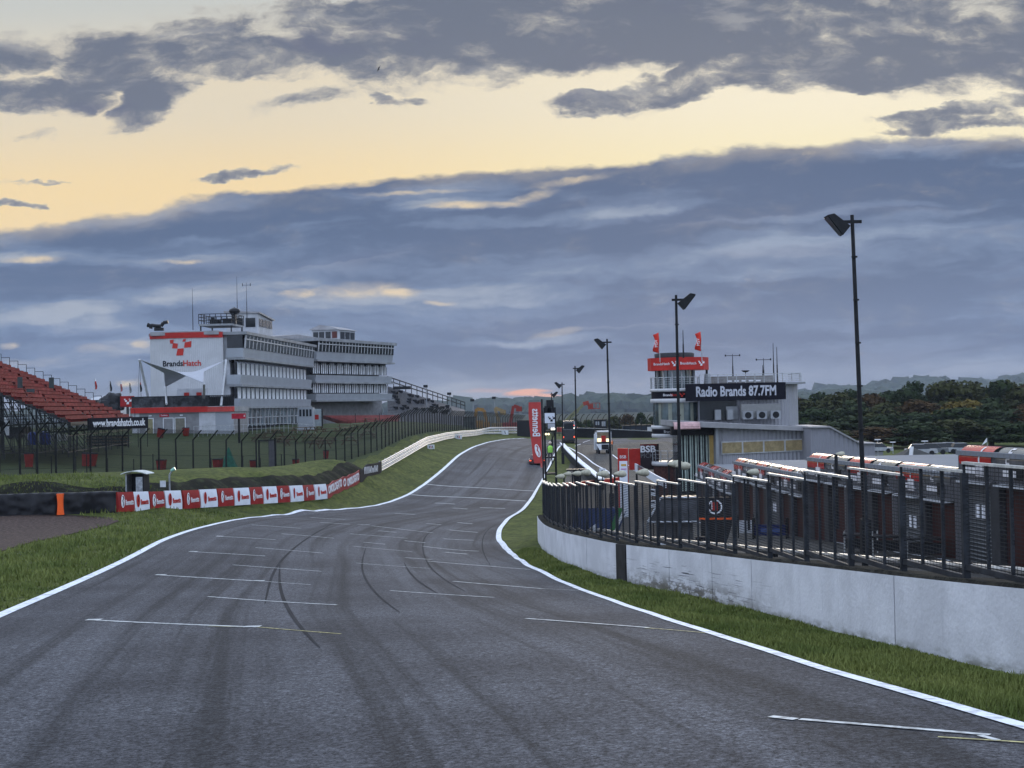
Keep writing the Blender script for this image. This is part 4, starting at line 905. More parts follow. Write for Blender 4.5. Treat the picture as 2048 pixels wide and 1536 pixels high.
for z in (14.5, 14.95, 15.35): rl.tube((2.0, 1.2, z), (2.0, 5.8, z), .045, n=5); rl.tube((2.0, 1.2, z), (8.0, 1.2, z), .045, n=5); rl.tube((2.0, 5.8, z), (8.0, 5.8, z), .045, n=5); rl.tube((8.0, 1.2, z), (8.0, 5.8, z), .045, n=5)
for x in np.linspace(2, 8, 6): rl.tube((x, 1.2, 14), (x, 1.2, 15.35), .045, n=5); rl.tube((x, 5.8, 14), (x, 5.8, 15.35), .045, n=5)
rl.build('railing', m_dark, pf)
hb = MB(); hb.box(5.2, 6.6, 2.2, 3.4, 14.0, 14.9); hb.box(5.2, 6.2, 3.9, 5.2, 14, 14.7); hb.tube((4, 4.4, 14), (4, 4.4, 15.0), .25); hb.build('equipment_case', m_dark, pf)
Wl = Matrix.Translation(O1) @ Matrix.Rotation(yaw1, 4, 'Z')
cp = Wl @ Vector((3.4, 1.35, 14.0))
tcam = thing('covered_camera', 'television camera under a black cover on the rooftop platform', 'camera', cp, yaw1)
mb = MB(); mb.lathe([(.38, 0), (.30, .9), (.28, 1.3)], 10); mb.build('tripod_cover', m_black, tcam)
bm_ = bmesh.new(); bmesh.ops.create_icosphere(bm_, subdivisions=2, radius=.72)
for v in bm_.verts: v.co = Vector((v.co.x * .8, v.co.y * 1.1, v.co.z * .75)) + Vector((0, -.1, 1.75)) + Vector((0, 0, mathutils.noise.noise(v.co * 3) * .25))
mc = bpy.data.meshes.new('camera_cover'); bm_.to_mesh(mc); bm_.free(); mc.materials.append(m_black); link(mc, 'camera_cover', tcam, smooth=True)
def mast(px, py0, py1, D, lab, extra=0, r=.045):
    a = at(px, py1, D); b = at(px, py0, D); t = thing('radio_mast', lab, 'mast', a)
    H = b.z - a.z; MB().tube((0, 0, 0), (0, 0, H * .5), r * 1.4, r, 6).build('pole', m_galv if extra == 2 else m_dark, t); MB().tube((0, 0, H * .5), (0, 0, H), r * .8, r * .4, 6).build('whip', m_dark, t)
    if extra == 1:
        MB().bar((-.55, 0, H * .93), (.55, 0, H * .93), .04, .04).build('cross_arm', m_dark, t)
        for s in (-.55, .55): MB().tube((s, 0, H * .9), (s, 0, H * .98), .05, n=6).build('cup', m_dark, t)
    return t
mast(386, 577, 660, 192, 'slim whip mast standing on the round white end wall')
mast(475, 553, 645, 205, 'tallest thin whip mast behind the camera platform')
mast(494, 565, 640, 200, 'mast with short cross arm beside the covered camera', 1)
p = at(318, 657, 186); t = thing('ventilation_duct', 'black hooded extractor duct on the corner of the round white wall', 'duct', p)
mb = MB(); pts = [(-1.1,0,0),(-1.0,0,.45),(-.4,0,.35),(.3,0,.3),(.6,0,.75),(1.2,0,.85)]
for a_, b_ in zip(pts, pts[1:]): mb.tube(a_, b_, .24, n=8)
mb.build('pipe', m_black, t); MB().tube((-1.5,0,.5),(-1.0,0,.35),.3,.2).build('hood', m_dark, t); MB().box(-.6,.6,-.2,.2,-.3,.1).build('base', m_dark, t)
# --- podium in front
PO = at(265, 872, 178); PO.z = at(300, 872, 178).z
pd = thing('toilet_block', 'low grey block with red fascia and dark parapet before the round white wall', 'building', PO, 0.0)
PW = (at(468, 868, 178) - PO).x
MB().box(0, PW, 0, 9.5, -.5, 2.85).build('wall', m_wallg, pd); MB().box(PW * .66, PW * .82, -.06, .0, 0, 2.85).build('pale_panel', m_wallw, pd); MB().box(PW * .82, PW + .0, -.04, .0, 0, 2.85).build('side_panel', m_panel, pd)
MB().box(0, .9, -.05, 0, 0.4, 2.85).build('corner_panel', m_wallw, pd)
MB().box(-.1, PW * .75, -.35, -.1, 2.86, 3.55).build('fascia', m_redband, pd); MB().box(-.1, PW + .1, -.09, 9.8, 2.86, 3.5).build('terrace', m_fascia, pd); MB().box(PW * .75, PW + .15, -.3, -.1, 2.86, 3.5).build('fascia', mat('faded red fascia', (.46, .06, .05), .5), pd)
for (x0, x1, m_) in ((1.8, 2.6, mat('door yellow', (.22, .20, .11), .7)), (3.95, 5.1, m_wallg), (5.4, 6.6, mat('door brown', (.15, .14, .11), .7))):
    d = MB().box(x0, x1, -.06, -.01, 0, 2.15).build('door', m_, pd); f = MB(); f.box(x0-.09, x0, -.1, -.01, 0, 2.24); f.box(x1, x1+.09, -.1, -.01, 0, 2.24); f.box(x0, x1, -.1, -.01, 2.15, 2.24); f.build('door_frame', m_white, d)
    MB().tube((x1-.15,-.1,1.0),(x1-.15,-.06,1.0),.04).build('handle', m_dark, d)
sg = MB().box(3.45, 4.6, -.12, -.0, 2.35, 2.75).build('sign', mat('sign crimson', (.35,.012,.03), .5), pd); lettering('Toilets', .3, sg, T4(4.02, -.14, 2.55) @ FRONT, m_chalk, sx=1.05)
for x in (2.1, 6.0): MB().box(x, x+.35, -.15, 0, 2.45, 2.6).build('lamp', m_white, pd)
mb = MB(); mb.box(0, PW * .77, -.2, -.16, 3.56, 4.85); mb.build('glass_parapet', mat('smoked glass', (.035,.037,.042), .25, var=.6, scale=1.5), pd); 
for x in np.linspace(PW * .77, PW + .1, 14): MB().box(x-.03, x+.03, -.2, -.14, 3.56, 4.85).build('slat', m_dark, pd)
MB().box(PW*.77, PW+.1, -.1, -.06, 3.56, 4.8).build('parapet_panel', m_dark, pd)
MB().box(-.1, PW + .15, -.25, -.1, 4.85, 4.95).build('hand_rail', m_dark, pd)
# things on the terrace
MB().box(4.5, 8.2, 5, 6.5, 3.5, 5.9).build('kiosk', m_wallw, pd)
for x in (5.4, 7.0): MB().box(x, x+.65, 4.9, 5, 4.85, 5.4).build('window', m_redp, pd)
# --- tension sail
MA, MBp, MC, MD = at(279,719,176), at(452,720,182), at(331,774,182), at(408,767,173)
cen = (MA + MBp + MC + MD) / 4
sail = thing('sail_canopy', 'white tensioned sail canopy on leaning masts over the toilet block terrace', 'canopy', (cen.x, cen.y, PO.z + 3.5))
n = 18; mb = MB(); grid = []
for i in range(n + 1):
    for j in range(n + 1):
        u, v = i / n, j / n; P = MA * (1-u)*(1-v) + MC * u*(1-v) + MBp * u*v + MD * (1-u)*v      # corners alternate high, low, high, low
        a, b = 2*u-1, 2*v-1; mm = max(abs(a), abs(b), 1e-6); tt = min(abs(a), abs(b)) / mm; s = 1 - .36 * (1 - tt ** 1.3) * mm ** 2
        P = cen + (P - cen) * s; mb.v.append(tuple(P))
for i in range(n):
    for j in range(n): mb.f.append((i*(n+1)+j, (i+1)*(n+1)+j, (i+1)*(n+1)+j+1, i*(n+1)+j+1)); mb.m.append(0)
o = mb.build('membrane', mat('white membrane', (.36, .37, .40), .6, var=.04), sail, world=True, smooth=True)
sdm = o.modifiers.new('thickness', 'SOLIDIFY'); sdm.thickness = .03
def pole(root, a, b, r, name='mast', m_=None): MB().tube(a, b, r, r, 8).build(name, m_ or m_frame, root, world=True)
pole(sail, MA, at(300, 812, 179), .16); pole(sail, MBp, at(442, 812, 177), .15); pole(sail, MC, at(333, 808, 174), .13); pole(sail, MD, at(408, 808, 180), .15); pole(sail, MA, at(276, 800, 186), .02, 'guy_wire', m_dark); pole(sail, MA, at(283, 805, 176), .02, 'guy_wire', m_dark)
# --- second building
O2 = at(627, 830, 237); O2.z = at(627, 830, 237).z
e2 = at(778, 830, 262); u2 = Vector((e2.x - O2.x, e2.y - O2.y, 0)); LB2 = u2.length; yaw2 = math.atan2(u2.y, u2.x)
B2 = thing('hospitality_building', 'grey and white banded building with pointed window bays right of the pavilion', 'building', O2, yaw2)
sc2 = 237 / 2844; zz = lambda py: (818.3 - py) * sc2 + CAMZ - O2.z
MB().box(.3, LB2 - .6, 1.6, 12, zz(799), zz(680)).build('wall', m_wallg, B2)
MB().box(1.0, LB2 + 3, 3.0, 11, -2, zz(799)).build('ground_floor_wall', m_wallg, B2)
for (a, b, oh) in ((719, 703, 1.1), (763, 750, .8), (800, 787.5, .8)):
    z0, z1 = zz(a), zz(b); MB().hexa([(-.3,-oh+.2,z0),(LB2,-oh+.2,z0),(LB2,2,z0),(-.3,2,z0),(-.3,-oh,z1),(LB2,-oh,z1),(LB2,2,z1),(-.3,2,z1)]).build('floor_band', m_panel, B2)
    MB().box(-.4, LB2 + .5, -oh - .1, 2, z0 - .3, z0 - .003).build('slab_edge', m_fascia, B2)
MB().box(-.5, LB2 + .6, -1.6, 12.4, zz(682), zz(676)).build('roof_slab', m_fascia, B2)
MB().prism([(-8, zz(676)), (LB2 - 6, zz(676)), (2, zz(666))], 4, 10).build('roof', m_roofs, B2)
slanted(B2, 0, LB2, 24, zz(703) + .01, zz(682) - .01, -1.2, -1.35, zz(688))
nb = 10; w = (LB2 - .4) / nb
g = MB(); g.poly([(0, 0, 0), (w, 0, 0), (w, 0, 1), (0, 0, 1)]); 
for (a, b) in ((747, 725), (786, 765)):
    z0, z1 = zz(a), zz(b); H = z1 - z0
    MB().box(0, LB2 - .3, .35, .6, z0, z1 + .9).build('window_band', m_recess, B2)
    bay = MB(); bay.prism([(.06*w, 0), (.94*w, 0), (.94*w, H*.80), (.72*w, H*1.02), (.28*w, H*1.02), (.06*w, H*.80)], -.05, .1); bm1 = bay.mesh('window', mat('curtained glass', (.26,.28,.30), .3, var=.25, scale=1.2))
    fr = MB(); 
    for x in (.06, .26, .5, .74, .94): fr.box(x*w-.05, x*w+.05, -.10, -.055, 0, H * (.80 if x in (.06, .94) else 1.0))
    fm = fr.mesh('window_frame', m_dark); cu = MB(); cu.box(.10*w,.2*w,-.07,-.056,.05,H*.8); cu.box(.31*w,.42*w,-.07,-.056,.05,H*.9); cu.box(.56*w,.66*w,-.07,-.056,.05,H*.9); cu.box(.80*w,.9*w,-.07,-.056,.05,H*.8); cm = cu.mesh('curtain', m_blind)
    for i in range(nb):
        o = link(bm1, 'window', B2); o.location = (.1 + i * w, .2, z0)
        for nm, mm_ in (('window_frame', fm), ('curtain', cm)):
            q = bpy.data.objects.new(nm, mm_); C.objects.link(q); q.parent = o
# side return at its near end
for (a, b, m_) in ((719,703,m_panel),(747,725,m_recess),(763,750,m_panel),(786,765,m_recess),(800,788,m_panel),(703,684,m_glass)):
    MB().box(-.35, -.28, 1.9, 4.5, zz(a), zz(b)).build('end_panel', m_, B2)
MB().box(-.27, .29, 1.6, 5, zz(800), zz(682)).build('end_wall', m_wallg, B2)
cx_a, cx_b, cy_a, cy_b = 13.0, 18.8, 2.2, 7.7
c0 = MB(); c0.hexa([(cx_a,cy_a,zz(688)),(cx_b,cy_a,zz(688)),(cx_b,cy_b,zz(688)),(cx_a,cy_b,zz(688)),(cx_a,cy_a,zz(652)),(cx_b,cy_a,zz(652)),(cx_b,cy_b,zz(650)),(cx_a,cy_b,zz(650))]); cab = c0.build('roof_cabin', m_wallw, B2)
MB().hexa([(cx_a-.4,cy_a-.4,zz(652)+.01),(cx_b+.4,cy_a-.4,zz(652)+.01),(cx_b+.4,cy_b+.4,zz(650)+.01),(cx_a-.4,cy_b+.4,zz(650)+.01),(cx_a-.2,4,zz(643)),(cx_b,4,zz(645)),(cx_b,6,zz(642)),(cx_a-.2,6,zz(640))]).build('roof', m_roofs, cab)
for k in range(3): MB().box(cx_a+.4+k*1.8, cx_a+1.9+k*1.8, cy_a-.07, cy_a-.004, zz(671), zz(656)).build('window', m_glass, cab)
for i_, y_ in enumerate((2.6, 3.9, 5.2, 6.4)): MB().box(cx_a-.07, cx_a-.004, y_, y_ + 1.0, zz(669), zz(655)).build('window', mat('red blind', (.10,.03,.025), .6) if i_ == 0 else m_glass, cab)
# --- red direction sign on post by the pavilion
p = gp(478, 868, 120, 200); p = at(478, 872, 160); p = onz(p.x, p.y); t = thing('direction_sign', 'dark red direction sign with white arrow on a post before the pavilion', 'sign', p)
s = 160 / 2844; top = at(478, 827, 160).z - p.z; w = 28 * s; h = 10.5 * s
MB().box(-w/2, w/2, -.05, .05, top - h, top).build('panel', mat('sign crimson', (.35,.012,.03), .5), t); MB().box(-.12, .12, .05, .2, -.1, top - h*.5).build('post', m_dark, t)
lettering('Pavilion & Toilets', .22, t, T4(-.12, -.06, top - h * .32) @ FRONT, m_redp, sx=.65); MB().prism([(w*.36, top-h*.6), (w*.46, top-h*.6), (w*.41, top-h*.2)], -.07, -.055).build('arrow', m_chalk, t)
# --- small white kiosk / poster case at the building corner
p = at(633, 855, 205); p = onz(p.x, p.y); s = 205/2844; t = thing('poster_case', 'tall dark framed poster case with red square at the pavilion far corner', 'poster case', p)
top = at(633, 818, 205).z - p.z; MB().box(-.95, -.75, -.1, .2, -.2, top).build('post', m_dark, t); MB().box(.75, .95, -.1, .2, -.2, top).build('post', m_dark, t); MB().box(-.75, .75, 0, .1, .3, top).build('panel', mat('pale poster', (.32,.36,.37), .5), t); MB().box(-.3, .35, -.03, -.002, top*.45, top*.7).build('poster', m_redp, t)
p = at(612, 860, 202); p = onz(p.x, p.y); t = thing('kiosk', 'pale kiosk with narrow upper windows beside the poster case', 'kiosk', p)
top = at(612, 815, 202).z - p.z; MB().box(-1.1, 1.0, 0, 2, -.3, top).build('wall', m_panel, t)
for k in range(4): MB().box(-.9+k*.48, -.6+k*.48, -.05, -.004, top*.62, top*.92).build('window', m_glass, t)
# terrace railings
t = thing('terrace_railing', 'thin grey railings along the terrace before the pavilion', 'railing', onz(*at(480, 872, 168).xy))
prv = None
for px in range(388, 640, 9):
    p = at(px, 868, 168 + (px - 388) * .08); g = onz(p.x, p.y); MB().tube(g, g + Vector((0, 0, 1.25)), .03, n=5).build('post', m_galv, t, world=True)
    if prv is not None:
        MB().tube(prv + Vector((0,0,1.25)), g + Vector((0,0,1.25)), .03, n=5).build('rail', m_galv, t, world=True); MB().tube(prv + Vector((0,0,.7)), g + Vector((0,0,.7)), .02, n=5).build('rail', m_galv, t, world=True)
    prv = g
# dark picnic tables on the slope
def picnic():
    t = thing('picnic_table', 'x', 'picnic table'); MB().box(-.9,.9,-.36,.36,.72,.78).build('tabletop', m_timber, t)
    for y in (-.75, .75): MB().box(-.9,.9,y-.13,y+.13,.43,.48).build('bench', m_timber, t)
    for x in (-.65, .65):
        mb = MB(); mb.bar((x,-.8,0),(x,-.2,.72),.08,.08); mb.bar((x,.8,0),(x,.2,.72),.08,.08); mb.bar((x,-.8,.4),(x,.8,.4),.08,.06); mb.build('leg', m_timber, t)
    return t
pt = picnic(); rp = random.Random(5); k = 0
m_timber2 = m_timber
names = ['by the terrace railings', 'below the shop front', 'beside the kiosk', 'under the poster case', 'on the slope below the red terrace', 'at the foot of the dark slope', 'halfway down the dark slope', 'nearest the field', 'behind the gate panel', 'at the edge of the red terrace']
spots = [(520,880,165),(548,873,172),(575,880,165),(600,872,176),(632,868,185),(660,866,190),(690,860,198),(622,882,168),(655,884,165),(690,876,172),(722,864,186),(742,852,205),(560,892,154),(640,900,150),(700,892,155),(735,880,166),(760,868,175)]
for i, (px, py, D) in enumerate(spots):
    p = at(px, py, D); g = onz(p.x, p.y); o = pt if i == 0 else copy_tree(pt)
    o.location = g; o.rotation_euler = (0, 0, rp.uniform(0, PI)); sc_ = 1.15; o.scale = (sc_, sc_, sc_)
    tag(o, 'dark timber picnic table on the slope below the hospitality building', 'picnic table', 'picnic tables on the slope')
# dark tyre/timber clutter slope netting
# --- red terracing below building 2
a = at(640, 831, 232); b = at(800, 829, 250); c = at(775, 852, 205); d = at(745, 846, 215)
t = thing('terrace_seating', 'faded red stepped terracing below the hospitality building', 'terrace', at(715, 840, 225))
mb = MB(); nst = 9; TL_, TR_, BR_, BL_ = at(645, 831, 232), at(800, 830, 244), at(792, 858, 200), at(700, 848, 212)
for i in range(nst):
    v0, v1 = i / nst, (i + 1) / nst; A_ = TL_.lerp(BL_, v0); B_ = TR_.lerp(BR_, v0); A1 = TL_.lerp(BL_, v1); B1_ = TR_.lerp(BR_, v1); z = A_.z; zb = B_.z; z1 = A1.z; z1b = B1_.z
    mb.hexa([(A1.x, A1.y, z1-.5), (B1_.x, B1_.y, z1b-.5), (B_.x, B_.y, zb-.5), (A_.x, A_.y, z-.5), (A1.x, A1.y, z), (B1_.x, B1_.y, zb), (B_.x, B_.y, zb), (A_.x, A_.y, z)])
mb.build('steps', mat('faded red concrete', (.20, .055, .05), .8, var=.2, scale=2), t, world=True)
for px in (711, 759): 
    p = at(px, 848, 214); MB().tube(p, p + Vector((0,0,1.6)), .05, n=5).build('rail_post', m_dark, t, world=True)
# --- grey far grandstand
m_gseat = mat('grey bench steel', (.12, .125, .14), .6, var=.2, scale=1)
P1 = at(775, 826, 262); Q1 = at(925, 832, 330)
T1 = at(775, 772, 285); T2 = at(930, 820, 352)
t = thing('grandstand', 'long grey grandstand with dark openings beyond the hospitality building', 'grandstand', P1)
mb = MB(); ns = 18
for i in range(ns):
    v0, v1 = i / ns, (i + 1) / ns; A_ = P1.lerp(T1, v0); A1 = P1.lerp(T1, v1); B_ = Q1.lerp(T2, v0); B1_ = Q1.lerp(T2, v1)
    mb.hexa([(A_.x, A_.y, A_.z-2), (B_.x, B_.y, B_.z-2), (B1_.x, B1_.y, B_.z-2), (A1.x, A1.y, A_.z-2), (A_.x, A_.y, A_.z), (B_.x, B_.y, B_.z), (B1_.x, B1_.y, B_.z+.05), (A1.x, A1.y, A_.z+.05)])
    mb.quad((A1.x, A1.y, A_.z), (B1_.x, B1_.y, B_.z), (B1_.x, B1_.y, B1_.z), (A1.x, A1.y, A1.z))
mb.build('benches', m_gseat, t, world=True)
rg = random.Random(3)
for i in range(46):
    v = rg.randint(2, ns - 2) / ns; u = rg.uniform(.04, .8); p = P1.lerp(T1, v).lerp(Q1.lerp(T2, v), u)
    MB().box(p.x-.5, p.x+.5, p.y-.35, p.y+.2, p.z-.1, p.z+.45).build('opening', m_black, t, world=True)
mb = MB()
for dz_ in (1.1, 1.9): mb.tube(T1 + Vector((0,0,dz_)), T2 + Vector((0,0,dz_)), .12, n=5)
for i in range(16): p = T1.lerp(T2, i/15); mb.tube(p, p + Vector((0,0,1.9)), .09, n=5)
mb.build('back_railing', m_dark, t, world=True)
a = at(786, 774, 284); MB().box(a.x, a.x + 3.5, a.y, a.y + 1, a.z - .5, a.z + .1).build('gangway', m_dark, t, world=True)
# --- feather flags, marquee roofs, tarpaulin, emblem sign behind the red stand
def feather(px, py0, py1, D, m_, lab, m2=None):
    a = at(px, py1 + 10, D); b = at(px, py0, D); t = thing('feather_flag', lab, 'flag', a, 0, 'flags beyond the red grandstand'); H = b.z - a.z
    MB().tube((0,0,0), (0,0,H), .04, n=5).build('pole', m_galv, t); mb = MB(); n = 8; w = 4.0 * D / 2844
    for i in range(n):
        z0, z1 = H * (.3 + .7 * i / n), H * (.3 + .7 * (i+1) / n); f = lambda q: w * (.35 + .9 * math.sin(PI * min(1, .15 + q * .8))) * (1 - .5 * q); g0, g1 = f(i/n), f((i+1)/n); y0, y1 = .12*math.sin(i), .12*math.sin(i+1)
        mb.hexa([(.04,y0,z0),(g0,y0+.1,z0),(g0,y0+.13,z0),(.04,y0+.03,z0),(.04,y1,z1),(g1,y1+.1,z1),(g1,y1+.13,z1),(.04,y1+.03,z1)], 1 if (m2 and i > n-3) else 0)
    mb.build('cloth', [m_, m2 or m_], t)
feather(190, 757, 778, 255, m_redp, 'red and white feather flag nearest the red seats', m_white); feather(220, 762, 782, 258, m_dark, 'black feather flag beyond the red seats'); feather(241, 763, 782, 262, mat('faded pink cloth', (.35,.12,.12), .7), 'pink and white pointed flag above the black tarpaulin', m_white)
feather(259, 766, 785, 262, m_wallg, 'grey feather flag between the tarpaulin and the sail mast', m_dark); feather(280, 764, 782, 266, m_dark, 'dark feather flag just left of the sail mast', m_redp)
p = at(232, 797, 235); t = thing('marquee', 'row of pale pointed marquee roofs behind the red grandstand', 'marquee', (p.x, p.y, p.z - 4))
s = 235 / 2844
for k, (px, w, h) in enumerate(((200, 34, 6), (225, 30, 8), (252, 36, 10))):
    q = at(px, 798, 236 + k * 3); x = q.x - p.x; W = w * s / 2; MB().hexa([(x-W,-2,3.8),(x+W,-2,3.8),(x+W,4,3.8),(x-W,4,3.8),(x-.2,0,3.8+h*s*1.2),(x+.2,0,3.8+h*s*1.2),(x+.2,.3,3.8+h*s*1.2),(x-.2,.3,3.8+h*s*1.2)]).build('roof', mat('pale canvas', (.42,.42,.43), .7, var=.08), t)
    MB().box(x-W, x+W, -1.9, 3.8, 0, 3.79).build('wall', m_whitevinyl, t)
p = at(224, 818, 200); t = thing('covered_stack', 'lumpy stack under shiny black tarpaulin beside the red emblem sign', 'tarpaulin', p)
bm_ = bmesh.new(); bmesh.ops.create_icosphere(bm_, subdivisions=4, radius=1)
for v in bm_.verts:
    q = v.co.copy(); n_ = mathutils.noise.noise(q * 1.7) * .35 + mathutils.noise.noise(q * 5) * .12; v.co = Vector((q.x * 1.9, q.y * 1.2, max(q.z, -.1) * 2.2)) * (1 + n_)
mc = bpy.data.meshes.new('tarpaulin'); bm_.to_mesh(mc); bm_.free(); mc.materials.append(m_sheet); link(mc, 'tarpaulin', t, smooth=True)
p = at(255, 814, 182); t = thing('emblem_sign', 'square red sign with white chequered emblem left of the toilet block', 'sign', p)
s = 182 / 2844; MB().box(-14*s, 14*s, -.08, .08, 0, 22*s).build('panel', mat('dark red sign', (.30,.012,.012), .5), t); MB().box(-.1,.1,.1,.3,-3.5,.3).build('post', m_dark, t)
def emblem(parent, cx, cz, S, m_, y=-.1, name='emblem', M=None):
    Q = [((483,537),(522,533),(517,571),(487,569)), ((512,565),(560,570),(555,615),(505,612)), ((557,617),(615,614),(608,678),(543,678)), ((625,562),(687,550),(681,606),(618,610)), ((610,533),(635,530),(632,553),(604,555))]
    mb = MB()
    for q in Q:
        P = [((a - 585) / 205 * S + cx, (605 - b) / 205 * S + cz) for a, b in q]; mb.prism(P[::-1], y - .02, y)
    me = mb.mesh(name, m_); 
    if M is not None: me.transform(M)
    return link(me, name, parent)
emblem(t, .1, 11*s, 1.0, m_chalk)
# ================================================================== RIGHT SIDE: wall, fence, pit lane
def wallmat():
    m = mat('white painted concrete', (0.55, 0.555, 0.575), 0.75, var=0.10, scale=0.9, bump=0.25, bscale=14)
    T = m.node_tree; b = T.nodes['Principled BSDF']; src = b.inputs['Base Color'].links[0].from_socket
    tc = T.nodes.new('ShaderNodeTexCoord'); uv = T.nodes.new('ShaderNodeUVMap'); sp = T.nodes.new('ShaderNodeSeparateXYZ'); T.links.new(uv.outputs[0], sp.inputs[0])
    def nz(sock, sc, det, st, ro=.6):
        mp = T.nodes.new('ShaderNodeMapping'); mp.inputs['Scale'].default_value = st; T.links.new(sock, mp.inputs[0]); n = T.nodes.new('ShaderNodeTexNoise'); n.inputs['Scale'].default_value = sc; n.inputs['Detail'].default_value = det; n.inputs['Roughness'].default_value = ro
        T.links.new(mp.outputs[0], n.inputs['Vector']); return n.outputs['Fac']
    def rng(s, a, b_, c=0, d=1):
        r = T.nodes.new('ShaderNodeMapRange'); T.links.new(s, r.inputs[0])
        for k, v in zip(range(1, 5), (a, b_, c, d)): r.inputs[k].default_value = v
        return r.outputs[0]
    def mul(a, b_):
        n = T.nodes.new('ShaderNodeMath'); n.operation = 'MULTIPLY'; T.links.new(a, n.inputs[0]); T.links.new(b_, n.inputs[1]); return n.outputs[0]
    # scrapes and grime near the bottom (v small), mostly around the black pad
    low = rng(sp.outputs[1], .55, .15); near = mul(rng(sp.outputs[0], 18, 24), rng(sp.outputs[0], 34, 28))
    g1 = mul(mul(low, near), rng(nz(uv.outputs[0], 1, 7, (1.3, 4, 1), .7), .45, .53))
    g2 = mul(rng(sp.outputs[1], .18, .0), rng(nz(uv.outputs[0], 1, 6, (2, 6, 1)), .42, .60))
    scr = mul(rng(nz(uv.outputs[0], 1, 3, (.8, 26, 1), .5), 0.60, .64), mul(near, rng(sp.outputs[1], .8, .6)))
    vert = rng(nz(uv.outputs[0], 1, 4, (9, .5, 1), .6), .60, .75, 0, .35)
    cur = src
    for f, c in ((g1, (.13, .12, .10)), (g2, (.20, .20, .17)), (scr, (.09, .09, .10)), (vert, (.30, .31, .33))):
        n = T.nodes.new('ShaderNodeMix'); n.data_type = 'RGBA'; T.links.new(f, n.inputs[0]); T.links.new(cur, n.inputs[6]); n.inputs[7].default_value = (*c, 1); cur = n.outputs[2]
    T.links.new(cur, b.inputs['Base Color']); return m
m_wall = wallmat(); m_soil = mat('mossy soil', (.022, .020, .014), .95, var=.5, scale=5, bump=1, bscale=20)
WP = [at(*q) for q in WALL_B]
wa = np.array([[p.x, p.y] for p in WP]); d0 = wa[0] - wa[1]; d0 = d0 / np.hypot(*d0); wa = np.vstack([wa[0] + d0 * 8, wa, [[1.75, 76]]])
wc = np.concatenate([[0], np.cumsum(np.hypot(*np.diff(wa, axis=0).T))])
SW = np.arange(0, wc[-1], .5); wX = gsm(np.interp(SW, wc, wa[:, 0]), 2.0, .5); wY = np.interp(SW, wc, wa[:, 1])
wd = np.stack([np.gradient(wX), np.gradient(wY)], 1); wd /= np.hypot(*wd.T)[:, None]; wn = np.stack([wd[:, 1], -wd[:, 0]], 1)     # outward = pit side (+x)
WH = 1.10
wgz = Zg(wX, wY); wgz = gsm(wgz, 2.0, .5)
wl = thing('concrete_wall', 'long low white painted concrete wall curving between grass strip and pit lane', 'wall', (wX[40], wY[40], wgz[40]))
def wall_s(px, py):           # distance along the wall for a photograph pixel at its base
    best = min(range(len(SW)), key=lambda i: abs((1024 + 0) + 0) if False else (lambda c: abs(c[0] - px))(proj((wX[i], wY[i], wgz[i])))); return SW[best]
CI = CAMROT.inverted()
def proj(p):
    v = CI @ (Vector(p) - Vector((0, 0, CAMZ))); return (1024 + F * v.x / -v.z, 768 - F * v.y / -v.z)
js = sorted([wall_s(px, 0) for px in (1789, 1498, 1421, 1345)]); pad0, pad1 = sorted((wall_s(1257, 0), wall_s(1237, 0)))
cuts = [0] + [js[0]] + [js[1], js[2], js[3], pad0, pad1] + list(np.arange(pad1 + 4, SW[-1] - 2, 4.2)) + [SW[-1]]
def wi(s): return (np.interp(s, SW, wX), np.interp(s, SW, wY), np.interp(s, SW, wgz), np.interp(s, SW, wn[:, 0]), np.interp(s, SW, wn[:, 1]))
for a, b in zip(cuts, cuts[1:]):
    pad = abs(a - pad0) < 1e-6; ss = np.linspace(a + (.022 if not pad else 0), b - (.022 if not pad else 0), max(2, int((b - a) / .5) + 1)); mb = MB(); UV = []
    off = -.035 if pad else 0
    for s0, s1 in zip(ss, ss[1:]):
        x0, y0, z0, n0, m0 = wi(s0); x1, y1, z1, n1, m1_ = wi(s1)
        fa = lambda x, y, n, m, o: (x + n * o, y + m * o)
        P = [(*fa(x0, y0, n0, m0, off), z0 - .4), (*fa(x1, y1, n1, m1_, off), z1 - .4), (*fa(x1, y1, n1, m1_, .28), z1 - .4), (*fa(x0, y0, n0, m0, .28), z0 - .4), (*fa(x0, y0, n0, m0, off), z0 + WH), (*fa(x1, y1, n1, m1_, off), z1 + WH), (*fa(x1, y1, n1, m1_, .28), z1 + WH), (*fa(x0, y0, n0, m0, .28), z0 + WH)]
        mb.hexa(P)
        for q in ((0, 3, 2, 1), (4, 5, 6, 7), (0, 1, 5, 4), (1, 2, 6, 5), (2, 3, 7, 6), (3, 0, 4, 7)):
            for k in q: UV.append((s0 if k in (0, 3, 4, 7) else s1, -.4 if k < 4 else WH))
    me = mb.mesh('pad' if pad else 'wall_panel', mat('black rubber pad', (.022, .022, .023), .7, var=.3, scale=3) if pad else m_wall); u = me.uv_layers.new(name='UVMap'); u.data.foreach_set('uv', np.array(UV).ravel())
    o = link(me, 'pad' if pad else 'wall_panel', wl, world=True)
    if pad: o['label'] = 'black rubber pad set into the white wall'
MB_ = MB()
for i in range(len(SW) - 1):
    f = lambda k, o: (wX[k] + wn[k, 0] * o, wY[k] + wn[k, 1] * o); MB_.hexa([(*f(i, .05), wgz[i] - .3), (*f(i + 1, .05), wgz[i + 1] - .3), (*f(i + 1, .2), wgz[i + 1] - .3), (*f(i, .2), wgz[i] - .3), (*f(i, .05), wgz[i] + WH - .03), (*f(i + 1, .05), wgz[i + 1] + WH - .03), (*f(i + 1, .2), wgz[i + 1] + WH - .03), (*f(i, .2), wgz[i] + WH - .03)])
MB_.build('joint_core', m_black, wl, world=True)
